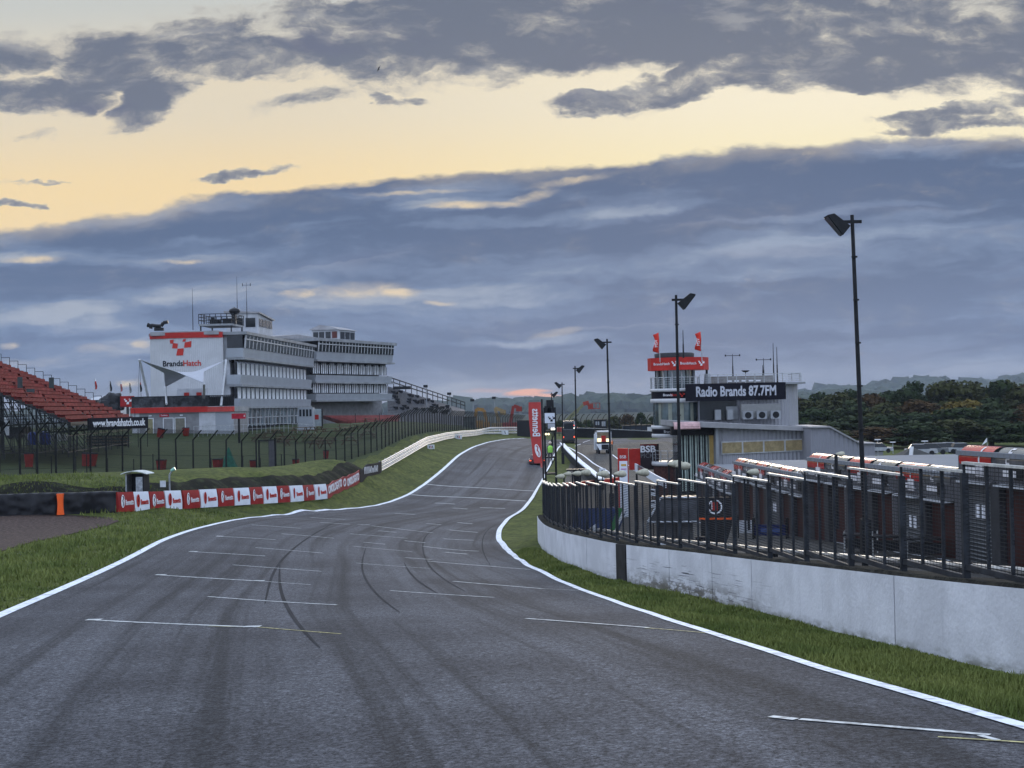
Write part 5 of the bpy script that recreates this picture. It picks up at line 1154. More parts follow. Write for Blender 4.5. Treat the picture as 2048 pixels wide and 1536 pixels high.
# dark soil and debris along the top
mb = MB()
for i in range(len(SW) - 1):
    h0, h1 = [WH + .03 + .05 * (mathutils.noise.noise(Vector((SW[k] * 1.7, 0, 0))) + .4) for k in (i, i + 1)]
    f = lambda k, o: (wX[k] + wn[k, 0] * o, wY[k] + wn[k, 1] * o)
    mb.hexa([(*f(i, .02), wgz[i] + WH - .01), (*f(i + 1, .02), wgz[i + 1] + WH - .01), (*f(i + 1, .9), wgz[i + 1] + WH - .25), (*f(i, .9), wgz[i] + WH - .25), (*f(i, .05), wgz[i] + h0), (*f(i + 1, .05), wgz[i + 1] + h1), (*f(i + 1, .85), wgz[i + 1] + h1 - .05), (*f(i, .85), wgz[i] + h0 - .05)])
o = mb.build('soil', m_soil, None, smooth=False); tag(o, kind='structure')
# mesh fence on top: stepped level panels
fen = thing('mesh_fence', 'grey welded mesh fence in stepped panels standing on the white wall', 'fence', (wX[40], wY[40], wgz[40] + WH))
m_fp = mat('fence steel', (.026, .029, .034), .6, .1, var=.3, scale=4); m_rail = mat('worn galvanised rail', (.60, .60, .58), .35, .5, var=.15, scale=6)
OFF = .30
def fence_s(px): return SW[min(range(len(SW)), key=lambda i: abs(proj((wX[i] + wn[i, 0] * OFF, wY[i] + wn[i, 1] * OFF, wgz[i] + WH + .9))[0] - px))]
SW_ = SW; SWf = np.arange(0, SW[-1], .05)
def fence_s(px):
    X_ = np.interp(SWf, SW, wX + wn[:, 0] * OFF); Y_ = np.interp(SWf, SW, wY + wn[:, 1] * OFF); return SWf[np.argmin(np.abs(1024 + F * X_ / Y_ + 0 - px) + (SWf > 62) * 1e3)]
bs = [fence_s(px) for px in (2070, 1923, 1797, 1694, 1605, 1532, 1462, 1408, 1354, 1310)]
FENDS = [(bs[0] - 4.4, bs[0] - 2.2), (bs[0] - 2.2, bs[0])] if bs[0] > 4.5 else [(max(0.2, bs[0] - 2.2), bs[0])]
FENDS += list(zip(bs, bs[1:])); sF = bs[-1]
while sF + 2.1 < SW[-1] - .3: FENDS.append((sF, sF + 2.1)); sF += 2.1
print('PAD', pad0, pad1); print('FENCE', [round(b, 2) for b in bs], len(FENDS))
for (s0, s1) in FENDS:
    xa, ya, za, na, ma = wi(s0); xb, yb, zb, nb_, mb_ = wi(s1); A_ = Vector((xa + na * OFF, ya + ma * OFF)); B_ = Vector((xb + nb_ * OFF, yb + mb_ * OFF))
    zt = (za + zb) / 2 + WH; top = zt + np.interp((ya + yb) / 2, [18, 22, 30, 42, 60], [1.56, 1.62, 1.72, 1.74, 1.62]); bot = zt + .12
    dirv = (B_ - A_).normalized(); nv = Vector((dirv.y, -dirv.x))
    f = MB(); f.bar((A_.x, A_.y, zt - .45), (A_.x, A_.y, top), .095, .095); f.build('post', m_fp, fen, world=True)
    r_ = MB(); r_.bar((A_.x, A_.y, top + .02), (B_.x, B_.y, top + .02), .07, .036); r_.build('top_rail', m_rail, fen, world=True)
    r_ = MB(); r_.bar((A_.x, A_.y, bot), (B_.x, B_.y, bot), .06, .08)
    for q in (1/3, 2/3): c_ = A_.lerp(B_, q); r_.bar((c_.x, c_.y, bot), (c_.x, c_.y, top), .046, .046)
    r_.bar((B_.x, B_.y, bot), (B_.x, B_.y, top), .034, .034); r_.build('panel_frame', m_fp, fen, world=True)
    q = MB(); q.quad((A_.x, A_.y, bot), (B_.x, B_.y, bot), (B_.x, B_.y, top), (A_.x, A_.y, top)); me = q.mesh('netting', m_mesh2 if (ya + yb) / 2 < 37 else meshmat('dense netting', (.018,.020,.024), .05, .06, .017)); u = me.uv_layers.new(name='UVMap'); u.data.foreach_set('uv', np.array([(0, 0), (s1 - s0, 0), (s1 - s0, top - bot), (0, top - bot)]).ravel()); link(me, 'netting', fen, world=True)
# round rail behind the fence
gr = thing('guard_rail', 'low silver tube rail on short posts behind the wall fence', 'guard rail', (wX[40] + .8, wY[40], wgz[40] + WH - .4))
for s in np.arange(1, 40, 1.9):
    x0, y0, z0, n0, m0 = wi(s); x1, y1, z1, n1, m1_ = wi(s + 1.9); a = (x0 + n0 * 1.0, y0 + m0 * 1.0, z0 + WH + .10); b = (x1 + n1 * 1.0, y1 + m1_ * 1.0, z1 + WH + .10)
    MB().tube(a, b, .075, n=10).build('rail', m_galv, gr, world=True, smooth=False); MB().box(a[0]-.05, a[0]+.05, a[1]-.05, a[1]+.05, a[2] - 1.0, a[2] - .05).build('post', m_fp, gr, world=True)
# retaining ground hidden behind the wall is the terrain itself
# -------- grass verge blades (near the camera)
def grassblades():
    P = []; n = 90000; ys = RNG.uniform(9, 60, n) ** 1.0; keep = RNG.random(n) < np.clip(20 / ys, 0, 1) ; ys = ys[keep]
    x0 = np.interp(ys, YS, rx_) + .13; x1 = np.interp(ys, wY, wX) - .03; x = x0 + (x1 - x0) * RNG.random(len(ys)); ok = (x1 > x0); x = x[ok]; y = ys[ok]; w = (x1 - x0)[ok]; e = np.minimum(x - x0[ok], x1[ok] - x)
    n2 = 60000; y2 = RNG.uniform(26, 85, n2); y2 = y2[RNG.random(n2) < np.clip(32 / y2, 0, 1) ** 1.2]; xl = np.interp(y2, YS, lx_) - .13; xx = xl - RNG.random(len(y2)) ** 1.0 * (9 + (y2 - 26) * .15); e2 = xl - xx; gyy = np.array([q[1] for q in gr_]); gxx = np.array([q[0] for q in gr_]); o_ = np.argsort(gyy); okg = ~((y2 > gyy.min()) & (y2 < gyy.max()) & (xx < np.interp(y2, gyy[o_], gxx[o_]) + .2)); xx = xx[okg]; y2 = y2[okg]; xl = xl[okg]; e2 = xl - xx
    P0 = np.stack([np.concatenate([x, xx]), np.concatenate([y, y2])], 1); e = np.concatenate([e, e2]); z = Zg(P0[:, 0], P0[:, 1]) + .0; m = len(P0)
    cl = np.array([mathutils.noise.noise(Vector((a * .9, b * .55, 0))) for a, b in P0]); H = (.045 + .05 * RNG.random(m)) * (1 + .9 * np.clip(cl, -.6, .8)) * np.clip(.4 + e * 2, 0, 1.15) * np.clip(P0[:, 1] / 24, 1, 2.2); ang = RNG.uniform(0, 2 * PI, m); wd_ = .012 * np.clip(P0[:, 1] / 14, 1, 3.2)
    dx = np.cos(ang) * wd_; dy = np.sin(ang) * wd_; lean = RNG.normal(0, .35, (m, 2)) * H[:, None]
    v = np.empty((m, 3, 3)); v[:, 0] = np.stack([P0[:, 0] - dx, P0[:, 1] - dy, z - .01], 1); v[:, 1] = np.stack([P0[:, 0] + dx, P0[:, 1] + dy, z - .01], 1); v[:, 2] = np.stack([P0[:, 0] + lean[:, 0], P0[:, 1] + lean[:, 1], z + H], 1)
    me = bpy.data.meshes.new('grass'); me.vertices.add(m * 3); me.vertices.foreach_set('co', v.ravel()); me.loops.add(m * 3); me.loops.foreach_set('vertex_index', np.arange(m * 3)); me.polygons.add(m); me.polygons.foreach_set('loop_start', np.arange(0, m * 3, 3)); me.polygons.foreach_set('loop_total', np.full(m, 3))
    me.materials.append(mat('grass blade', (.086, .114, .026), .8, var=0, scale=.55, col2=(.165, .185, .050), vlo=.36, vhi=.64, spec=.2, detail=7)); me.update(calc_edges=True)
    o = link(me, 'grass'); tag(o, 'short grass growing on the verges beside the track', kind='stuff')
grassblades()
# -------- floodlight poles
def floodlight(p, H, lean, side, size=1.0):
    t = thing('floodlight_pole', 'x', 'floodlight'); t.location = p
    MB().tube((0, 0, -.2), (lean, 0, H), .085, .06, 10).build('pole', m_dark, t)
    MB().box(-.16, .16, -.16, .16, -.1, 1.3).build('base_box', m_dark, t)
    z = H - .22; x = lean
    a = MB(); a.bar((x - .35 * (1 if side < 0 else -1) * 0 - .2, 0, z), (x + .3, 0, z), .1, .1); a.bar((x, 0, z), (x + side * .45, 0, z), .08, .1); a.build('bracket', m_dark, t)
    h = MB(); cx = x + side * .60; c, s_2 = math.cos(R(52)), math.sin(R(52))
    # lamp body: thick shell tilted, wider towards its outer, higher end
    L, Wd, Tk = .78 * size, .8 * size, .40 * size
    def pt(u, v, w): # u along length, v depth y, w thickness
        return (cx + side * (u * c * 0.85), v, z + .15 + u * s_2 * 0.9 + w * .35 + 0) if False else (cx + side * (u * c + w * s_2 * -1) , v, z - .12 + u * s_2 + w * c)
    h.hexa([pt(-.55*L, -.3*Wd, 0), pt(.55*L, -.42*Wd, 0), pt(.55*L, .42*Wd, 0), pt(-.55*L, .3*Wd, 0), pt(-.45*L, -.24*Wd, Tk), pt(.42*L, -.34*Wd, Tk * .55), pt(.42*L, .34*Wd, Tk * .55), pt(-.45*L, .24*Wd, Tk)])
    hd = h.build('lamp_head', m_dark, t)
    g = MB(); g.hexa([pt(-.5*L, -.26*Wd, -.03), pt(.5*L, -.37*Wd, -.03), pt(.5*L, .37*Wd, -.03), pt(-.5*L, .26*Wd, -.03), pt(-.5*L, -.26*Wd, -.005), pt(.5*L, -.37*Wd, -.005), pt(.5*L, .37*Wd, -.005), pt(-.5*L, .26*Wd, -.005)]); g.build('lens', m_glass, hd)
    for k in range(8): MB().tube((x*.0 + lean * k / 8, -.09, H * k / 8), (lean * k / 8, -.09, H * k / 8 + .05), .1, n=8).build('clip', m_dark, t)
    return t
FLO = [(1727,1690,430,46,-1,'nearest and tallest floodlight pole, in front of the garages',.95), (1360,1352,590,65,1,'second floodlight pole, crossing the control tower',1.0), (1222,1214,678,95,-1,'third floodlight pole, left of the red pit sign',1.0), (1154,1150,732,130,1,'fourth floodlight pole, before the cherry picker arm',1.0), (1127,1124,765,162,-1,'fifth floodlight pole, beside the black van',1.05), (1106,1103,785,195,1,'farthest floodlight pole, above the red vertical banner',1.15)]
for (bx, tx, ty, D, side, lab, sz) in FLO:
    tp = at(tx + (14 if D == 46 else 0), ty, D); b = at(bx, 960, D); g = onz(b.x + (b.x - tp.x) * .18, D); o = floodlight(g, tp.z - g.z, tp.x - g.x, side, sz); tag(o, lab, group='floodlight poles along the pit lane')
# -------- garages: four stepped blocks with shutters and barrel canopies
m_shut = mat('dark red roller shutter', (.036, .006, .005), .6, var=.25, scale=2); m_gwall = corr('grey garage cladding', (.085, .085, .092), .18, 0)
m_groof = corr('pale roof sheeting', (.17, .18, .195), .35, 0, .65); m_gred = mat('glossy red canopy', (.42, .020, .014), .16, var=.15, scale=1.5, spec=.7); m_gblk = mat('glossy black canopy', (.10, .10, .10), .14, var=.3, scale=1.5, spec=.8); m_gsil = mat('glossy silver canopy', (.36, .37, .36), .18, var=.15, spec=.7)
m_shgrey = corr('grey garage door', (.12, .125, .13), .12, 2)
m_gdark = mat('dark garage wall', (.038, .038, .041), .8, var=.15); m_ghost = mat('pale print', (.62, .60, .60), .4)
def facx(y): return np.interp(y, [f[0] for f in FAC], [f[1] for f in FAC])
# (far depth, near depth, canopy top pixel at far end, number of canopies)
GB = [(88.6, 73.6, 923, 6, 'farthest low block'), (73.6, 58.9, 914, 6, 'second block from the control tower'), (58.6, 44.2, 904, 6, 'block behind the tallest floodlight pole'), (43.8, 22.0, 887, 9, 'nearest block')]
for bi, (Df, Dn, ptop, nc, lab) in enumerate(GB):
    A_ = Vector((facx(Df), Df)); B_ = Vector((facx(Dn), Dn)); L = (B_ - A_).length; yaw = math.atan2(B_.y - A_.y, B_.x - A_.x)
    za = Z(A_.x, A_.y); zb = Z(B_.x, B_.y); zbase = min(za, zb)
    pxl = proj((A_.x, A_.y, 0))[0]; ztop = at(pxl, ptop, Df).z          # top of canopy
    t = thing('garage_block', 'pit garage row with dark red shutters and barrel canopies, ' + lab, 'garage', (A_.x, A_.y, zbase), yaw, 'pit garage blocks')
    # local X from far to near; local +Y points away from the lane (rot +90 of X) -> check sign below
    H = ztop - zbase - .36                                               # wall top under the canopies
    sgn = 1 if (Matrix.Rotation(yaw, 2) @ Vector((0, 1))).x > 0 else -1
    y = lambda v: v * sgn
    def bx(x0, x1, ya, yb, z0, z1, nm, mm, par=t):
        ya, yb = sorted((y(ya), y(yb))); return MB().box(x0, x1, ya, yb, z0, z1).build(nm, mm, par)
    bx(0, L, .25, 9, -.3, H, 'wall', m_gdark)
    bx(0, L, -.02, .24, H - .72, H, 'fascia', m_gwall)
    rf = MB(); rf.hexa([(0, y(-.1), H + .02), (L, y(-.1), H + .02), (L, y(9.2), H - .10), (0, y(9.2), H - .10), (0, y(-.1), H + .16), (L, y(-.1), H + .16), (L, y(9.2), H + .10), (0, y(9.2), H + .10)]); rf.build('roof', m_groof, t)
    w = L / nc if bi < 3 else 2.42
    for i in range(nc):
        x0 = i * w
        grey = (i * 7 + bi * 3) % 5 == 4
        sh = bx(x0 + .35, x0 + w - .3, .12, .22, 0.0, H - .76, 'shutter', m_shgrey if grey else m_shut)
        if grey: bx(x0 + .9, x0 + 1.1, .08, .115, 1.4, 1.8, 'window', m_chalk, sh); bx(x0 + 1.3, x0 + 1.5, .08, .115, 1.4, 1.8, 'window', m_chalk, sh)
        bx(x0 - .22, x0 + .30, -.08, .3, -.1, H - .74, 'column', m_gdark if i % 2 else m_gwall)
        bx(x0 + w * .5, x0 + w * .5 + .5, -.06, -.025, H - .58, H - .2, 'number_plate', m_ghost if i % 2 == 0 else m_recess)
        bx(x0 + .3, x0 + w - .3, -.25, .1, H - .80, H - .735, 'header', m_frame)
        # canopy: rounded hood over each door
        cm_ = m_gred if i % 2 == 0 else m_gblk; r = .42; cx0, cx1 = x0 + .10, x0 + w - .20; c = MB(); n = 14
        arc = [(y(.35 - r * math.cos(a) * .95), H - .10 + r * math.sin(a) * .98) for a in np.linspace(R(-38), R(118), n)]
        for k in range(n - 1):
            (y0_, z0_), (y1_, z1_) = arc[k], arc[k + 1]; c.quad((cx0, y0_, z0_), (cx1, y0_, z0_), (cx1, y1_, z1_), (cx0, y1_, z1_))
            c.quad((cx0, y0_ * .97 + y(.01), z0_ - .02), (cx1, y0_ * .97 + y(.01), z0_ - .02), (cx1, y1_ * .97 + y(.01), z1_ - .02), (cx0, y1_ * .97 + y(.01), z1_ - .02))
        co = c.build('canopy', cm_, t, smooth=True)
        for xx in (cx0, cx1 - .03):
            e_ = MB(); e_.poly([(xx, a_[0] * .985, a_[1] - .01) for a_ in arc[::2]] + [(xx, y(.5), H + .05)]); e_.poly([(xx + .03, a_[0] * .985, a_[1] - .01) for a_ in arc[::2]] + [(xx + .03, y(.5), H + .05)]); e_.build('end_cap', m_dark, co)
        # printed band and small words wrapped on the hood
        pr = MB()
        for k in range(2, n - 5):
            (y0_, z0_), (y1_, z1_) = arc[k], arc[k + 1]; f_ = lambda yy, zz_: (yy * 1.0 - y(.012), zz_ + .008)
            u0 = cx0 + (cx1 - cx0) * (.62 if i % 2 == 0 else .30); u1 = u0 + (.10 if i % 2 == 0 else (.06 if k % 2 else .22))
            a0, b0 = f_(y0_, z0_), f_(y1_, z1_); pr.quad((u0, *a0), (u1, *a0), (u1, *b0), (u0, *b0))
        pr.build('print', m_ghost, co)
        if w > 2.0: MB().box(x0 + w * .45, x0 + w * .75, *(sorted((y(-.34), y(-.30)))), H - .48, H - .30).build('logo', m_ghost, co)
        MB().tube((x0 + .02, y(-.05), H - .7), (x0 + .02, y(-.30), H - .45), .03, n=5).build('bracket', m_galv, t)
    bx(L - .02, L + .0, .3, 8.8, 0, H + .02, 'end_wall', m_wallg)
    dn = bx(0, .06, .0, .2, 0, H, 'downpipe', m_galv)
# -------- pit lane furniture
def thing_at(px, py, D, name, label, cat, grp=None, rz=0, dz=0): p = at(px, py, D); return thing(name, label, cat, onz(p.x, D, dz), rz, grp)
t = thing_at(1355, 1100, 50, 'pit_stand', 'grey pit wall stand with sloping black awning behind the mesh fence', 'pit stand', rz=R(-8))
MB().box(-.65, .55, 0, 1.4, .1, 1.35).build('cabinet', mat('grey cabinet', (.11,.113,.12), .6, var=.15, scale=2), t); MB().box(-.05, .0, -.03, .0, .1, 1.3).build('door_seam', m_dark, t)
MB().hexa([(-1.0,-.5,1.38),(.75,-.5,1.38),(.75,1.5,1.38),(-1.0,1.5,1.38),(-.55,-.1,2.15),(.75,-.1,2.15),(.75,1.5,2.15),(-.55,1.5,2.15)]).build('awning', mat('clear and black awning', (.03,.032,.038), .3, var=.5, scale=3), t)
fr = MB(); fr.tube((-1.0,-.52,1.36), (-.55,-.12,2.17), .04); fr.tube((-.55,-.12,2.17), (.75,-.12,2.17), .04); fr.tube((-1.0,-.52,1.36), (.75,-.52,1.36), .04); fr.tube((-1.0,-.52,1.36),(-1.0,-.52,.9),.04); fr.build('frame', m_galv, t)
t = thing_at(1432, 1100, 49, 'emblem_screen', 'black pit screen with round red and white emblem and orange stripe', 'screen', rz=R(-8))
MB().box(-.55, .62, -.05, .05, 1.45, 2.15).build('upper_panel', mat('black screen cloth', (.012,.012,.014), .5), t); MB().hexa([(-.5,-.04,.05),(.2,-.04,.05),(.2,.04,.05),(-.5,.04,.05),(-.5,-.04,1.38),(.62,-.04,1.38),(.62,.04,1.38),(-.5,.04,1.38)]).build('lower_panel', mat('black screen cloth', (.012,.012,.014), .5), t)
MB().box(-.55, .62, -.055, .05, 1.385, 1.445).build('stripe', m_orange, t)
mb = MB(); n = 24
for k in range(n):
    a0, a1 = 2*PI*k/n, 2*PI*(k+1)/n
    if 5 < k < 8: continue
    mb.hexa([(.0+.20*math.cos(a0),-.07,1.82+.20*math.sin(a0)),(.25*math.cos(a0),-.07,1.82+.25*math.sin(a0)),(.25*math.cos(a0),-.055,1.82+.25*math.sin(a0)),(.20*math.cos(a0),-.055,1.82+.20*math.sin(a0)),(.20*math.cos(a1),-.07,1.82+.20*math.sin(a1)),(.25*math.cos(a1),-.07,1.82+.25*math.sin(a1)),(.25*math.cos(a1),-.055,1.82+.25*math.sin(a1)),(.20*math.cos(a1),-.055,1.82+.20*math.sin(a1))])
mb.build('ring_emblem', m_chalk, t); MB().box(-.09,.09,-.08,-.055,1.7,1.98).build('red_emblem', m_redp, t); MB().box(-.12,-.09,-.075,-.055,1.72,2.0).build('emblem_edge', m_chalk, t)
t = thing_at(1212, 1085, 55, 'pit_banner', 'blue pit banner with green and white slanting stripe behind the fence', 'banner', rz=R(-10))
MB().hexa([(-1.4,-.04,.2),(.25,-.04,.2),(.25,.04,.2),(-1.4,.04,.2),(-1.2,-.04,1.75),(.85,-.04,1.75),(.85,.04,1.75),(-1.2,.04,1.75)]).build('cloth', mat('blue banner cloth', (.008,.035,.13), .6, var=.3), t)
MB().hexa([(.10,-.06,.75),(.28,-.06,.75),(.28,-.045,.75),(.10,-.045,.75),(.48,-.06,1.75),(.70,-.06,1.75),(.70,-.045,1.75),(.48,-.045,1.75)]).build('green_stripe', mat('green banner', (.03,.20,.05), .6), t); MB().hexa([(.29,-.06,.75),(.36,-.06,.75),(.36,-.045,.75),(.29,-.045,.75),(.71,-.06,1.75),(.85,-.06,1.75),(.85,-.045,1.75),(.71,-.045,1.75)]).build('white_stripe', m_chalk, t)
for x in (-1.2, .3): MB().tube((x, .1, -.1), (x, .1, 1.8), .04).build('leg', m_galv, t)
t = thing_at(1541, 1068, 60, 'crowd_barrier', 'dark blue covered barrier standing before the garage shutters', 'barrier', rz=R(-20)); MB().box(-.75,.75,-.05,.05,.15,.62).build('panel', mat('navy cloth', (.008,.014,.07), .6), t)
for x in (-.7, .7): MB().box(x-.03,x+.03,-.25,.25,0,.9).build('leg', m_dark, t)
MB().box(-.4,.5,-.065,-.052,.3,.45).build('lettering', mat('dull blue print', (.05,.08,.2), .6), t)
t = thing_at(1492, 1062, 61, 'notice_board', 'white notice on thin frame left of the dark blue barrier', 'notice board'); MB().box(-.28,.28,-.02,.02,.25,.78).build('board', m_wallw, t)
for x in (-.33,.33): MB().tube((x,0,0),(x,0,1.05),.025).build('leg', m_dark, t)
t = thing_at(1602, 1126, 43, 'waste_bin', 'small green bin with yellow label in the pit lane', 'bin'); MB().hexa([(-.14,-.12,0),(.14,-.12,0),(.14,.12,0),(-.14,.12,0),(-.17,-.15,.5),(.17,-.15,.5),(.17,.15,.5),(-.17,.15,.5)]).build('body', mat('teal bin', (.010,.10,.085), .5), t); MB().box(-.08,.08,-.16,-.14,.2,.36).build('label', mat('yellow label', (.4,.5,.03), .5), t)
t = thing_at(1322, 1102, 44, 'signal_box', 'small white box on the ground behind the mesh fence', 'box', dz=.55); MB().box(-.15,.15,-.1,.1,.1,.55).build('body', m_white, t); MB().box(-.17,.17,-.12,.12,.55,.6).build('lid', m_galv, t); MB().box(-.05,.05,-.05,.05,-.6,.1).build('post', m_dark, t)
t = thing_at(1190, 1060, 49, 'white_bollard', 'thin white hooked stand behind the fence top of the curve', 'stand', dz=.7); mb = MB(); mb.tube((0,0,0),(-.04,0,.6),.07); mb.tube((-.04,0,.6),(.06,0,.66),.03); mb.build('body', m_white, t)
t = thing_at(1402, 1110, 44, 'striped_drum', 'black drum with white bands behind the mesh fence', 'drum', dz=.45)
for k in range(5): MB().tube((0,0,k*.13),(0,0,k*.13+.13),.16,n=12).build('band', m_chalk if k % 2 else m_ink, t)
t = thing_at(1240, 1100, 46, 'white_board', 'white panel leaning against the foot of the blue pit banner', 'board', dz=.6); MB().hexa([(-.1,-.3,0),(.12,-.3,0),(.12,-.28,0),(-.1,-.28,0),(-.16,.1,.42),(.06,.1,.42),(.06,.12,.42),(-.16,.12,.42)]).build('panel', m_white, t)
for i, (px, py) in enumerate(((1306, 1008), (1306, 985))):
    t = thing('pit_sign', 'small white pit sign %s the fence by the black awning' % ('lower one behind', 'upper one behind')[i], 'sign', at(px, py + 7, 56), R(-8)); MB().box(-.11,.11,-.02,.02,0,.28).build('panel', m_white, t); MB().box(-.07,.07,-.03,-.021,.16,.22).build('print', m_ink, t)
    if i == 0: MB().tube((0,.03,-1.4),(0,.03,.8),.025).build('post', m_dark, t)
# benches with shining studs in the pit lane
for i, (px, py, D) in enumerate(((1722,1085,49),(1780,1098,47),(1850,1106,45))):
    t = thing_at(px, py, D, 'pit_table', 'black pit trolley with bright steel legs, %s of the three' % ('left', 'middle', 'right')[i], 'trolley', 'pit trolleys before the garages', rz=R(-15)); MB().box(-.6,.6,-.3,.3,.62,.68).build('top', m_black, t); MB().box(-.5,.5,-.25,.25,.2,.5).build('shelf', m_dark, t)
    for x in (-.55,.55):
        for y_ in (-.26,.26): MB().tube((x,y_,0),(x,y_,.78),.02,n=6).build('leg', m_rail, t)
# cream covered lamps on short black posts along the inner fence
CL = [(1120,953,84,.9),(1135,948,88,.8),(1153,947,84,.9),(1170,945,86,1.1),(1205,948,84,1.2),(1240,948,78,1.2),(1285,945,74,1.3),(1350,928,72,1.4),(1366,932,70,1.4),(1506,944,54,1.2),(1680,908,42,.9)]
wh = ['above the fence corner, first in the row', 'second in the row by the small tent frame', 'third in the row', 'fourth, tapering to the left', 'beside the round black and white sign', 'before the white totem', 'over the advertising barrier', 'left of the canopies under the tower', 'between the tower post and the first canopies', 'bound with dark straps among the canopies', 'wrapped on the tallest floodlight pole']
for i, ((px, py, D, s), w_) in enumerate(zip(CL, wh)):
    p = at(px, py, D); t = thing('covered_lamp', 'cream cloth covered lamp ' + w_, 'lamp', p, 0, 'cream covered lamps along the pit wall'); k = D / 2844
    r = 7.5 * k * s
    bm_ = bmesh.new(); bmesh.ops.create_uvsphere(bm_, u_segments=14, v_segments=8, radius=1)
    for v in bm_.verts: v.co = Vector((v.co.x * r * 1.45, v.co.y * r * .8, v.co.z * r * (.72 + .35 * v.co.x) + .0)) * (1 + mathutils.noise.noise(v.co * 2 + Vector((i, 0, 0))) * .15)
    mc = bpy.data.meshes.new('cover'); bm_.to_mesh(mc); bm_.free(); mc.materials.append(mat('cream cloth', (.40,.38,.29), .75, var=.15, scale=5)); link(mc, 'cover', t, smooth=True)
    MB().tube((-r * 1.2, 0, 0), (-r * 1.2, 0, -3.2 if D > 60 else -2.2), .05, n=6).build('post', m_dark, t)
# ================================================================== CONTROL TOWER AND RADIO BUILDING
DT = 104.0; T0 = at(1355, 1000, DT); TB = Z(T0.x, DT)
def zt(py, D=DT, px=1355): return at(px, py, D).z - TB
tw = thing('control_tower', 'round glazed race control tower with red collar sign and two red flags', 'tower', (T0.x * 1.0337, DT + 3.5, CAMZ + (TB - CAMZ) * 1.0337)); tw.scale = (1.0337,) * 3
rT = 48 / 2844 * DT; m_tg = mat('tower glass', (.05,.075,.08), .12, var=.4, scale=.8, spec=.8); m_ring = mat('tower ring', (.48,.48,.48), .4, var=.05)
m_brick = mat('dark brown brick', (.055,.022,.017), .85, var=.3, scale=6, bump=.4)
MB().lathe([(rT*.96, -.3), (rT*.96, zt(930))], 40, capt=True).build('brick_base', m_brick, tw, smooth=True)
for (a, b, rr) in ((930,922,1.03),(874,866.5,1.0),(857,850,1.02),(805,797,1.03),(783,777,1.04)):
    MB().lathe([(rT*.9, zt(a)), (rT*rr, zt(a)), (rT*rr*1.015, (zt(a)+zt(b))/2), (rT*rr, zt(b)), (rT*.9, zt(b))], 48, capt=True).build('ring', m_ring, tw, smooth=True)
for (a, b, rr, m_, nm) in ((866.5,857,.985,m_ink,'sign_band'),(797,783,.985,m_ink,'sign_band'),(922,874,.94,m_recess,'wall'),(850,805,.93,m_tg,'glazing')):
    MB().lathe([(rT*rr, zt(a)), (rT*rr, zt(b))], 48).build(nm, m_, tw, smooth=True)
for k in range(-5, 6):
    a = -PI/2 + k * .26; MB().box(-.035,.035,-.05,.05,zt(850),zt(805)).build('mullion', m_dark if k % 2 else m_ring, tw); o = tw.children[-1]; o.location = (rT*.945*math.cos(a), rT*.945*math.sin(a), 0); o.rotation_euler = (0,0,a+PI/2)
    if k % 2 == 0:
        q = MB().box(.05,.33,.0,.03,zt(849),zt(806)).build('blind', mat('tower blind', (.20,.21,.17), .6, var=.1), tw); q.location = (rT*.93*math.cos(a+.05), rT*.93*math.sin(a+.05), 0); q.rotation_euler = (0,0,a+PI/2+.05)
for (z_, ) in ((zt(790),), (zt(862),)):
    for s_txt, ax, m_ in (('Brands', -.42, m_chalk), ('Hatch', -.12, m_redink)):
        a = -PI/2 + ax; lettering(s_txt, .26, tw, T4(rT*1.0*math.cos(a), rT*1.0*math.sin(a), z_) @ Matrix.Rotation(a + PI/2, 4, 'Z') @ FRONT, m_)
    a = -PI/2 + .17; emblem(tw, 0, 0, .42, m_redink, y=-.01, M=T4(rT*1.0*math.cos(a), rT*1.0*math.sin(a), z_) @ Matrix.Rotation(a + PI/2, 4, 'Z'))
r2 = 39 / 2844 * DT
MB().lathe([(r2, zt(777)), (r2, zt(738))], 40).build('glazing', m_tg, tw, smooth=True)
for k in range(-6, 7):
    a = -PI/2 + k * .24; q = MB().box(-.03,.03,-.04,.04,zt(777),zt(738)).build('mullion', m_ring if k % 2 else m_dark, tw); q.location = (r2*math.cos(a), r2*math.sin(a), 0); q.rotation_euler = (0,0,a+PI/2)
r3 = 61 / 2844 * DT
seg_ = MB(); ang = [R(x) for x in (-182,-158,-92,-42,0,45,90,135)]
pts = [(r3*1.0*math.cos(a) + .27, r3*.98*math.sin(a)) for a in ang]
za_, zb_ = zt(741), zt(716)
seg_.poly([(x,y_,za_) for x,y_ in pts[::-1]]); seg_.poly([(x,y_,zb_) for x,y_ in pts])
for i in range(len(pts)):
    (x0,y0),(x1,y1) = pts[i], pts[(i+1) % len(pts)]; seg_.quad((x0,y0,za_),(x1,y1,za_),(x1,y1,zb_),(x0,y0,zb_))
col_ = seg_.build('collar_sign', m_redband, tw)
for (i, j, off) in ((1, 2, .0), (2, 3, .0)):
    A_ = Vector((*pts[i], 0)); B_ = Vector((*pts[j], 0)); c_ = A_.lerp(B_, .5); n_ = (B_ - A_).cross(Vector((0,0,1))).normalized(); yw = math.atan2(B_.y - A_.y, B_.x - A_.x); zc = (za_+zb_)/2
    M_ = T4(c_.x + n_.x*.02, c_.y + n_.y*.02, zc) @ Matrix.Rotation(yw, 4, 'Z')
    lettering('BrandsHatch', .27, col_, M_ @ T4(-.32, 0, 0) @ FRONT, m_chalk, sx=.95); emblem(col_, .75, 0, .5, m_chalk, y=-.01, M=M_)
MB().lathe([(r2*1.0, zb_), (r2*1.02, zt(708)), (r2*.93, zt(706))], 40, capt=True).build('roof_drum', mat('dark slate cladding', (.03,.032,.036), .6), tw, smooth=True)
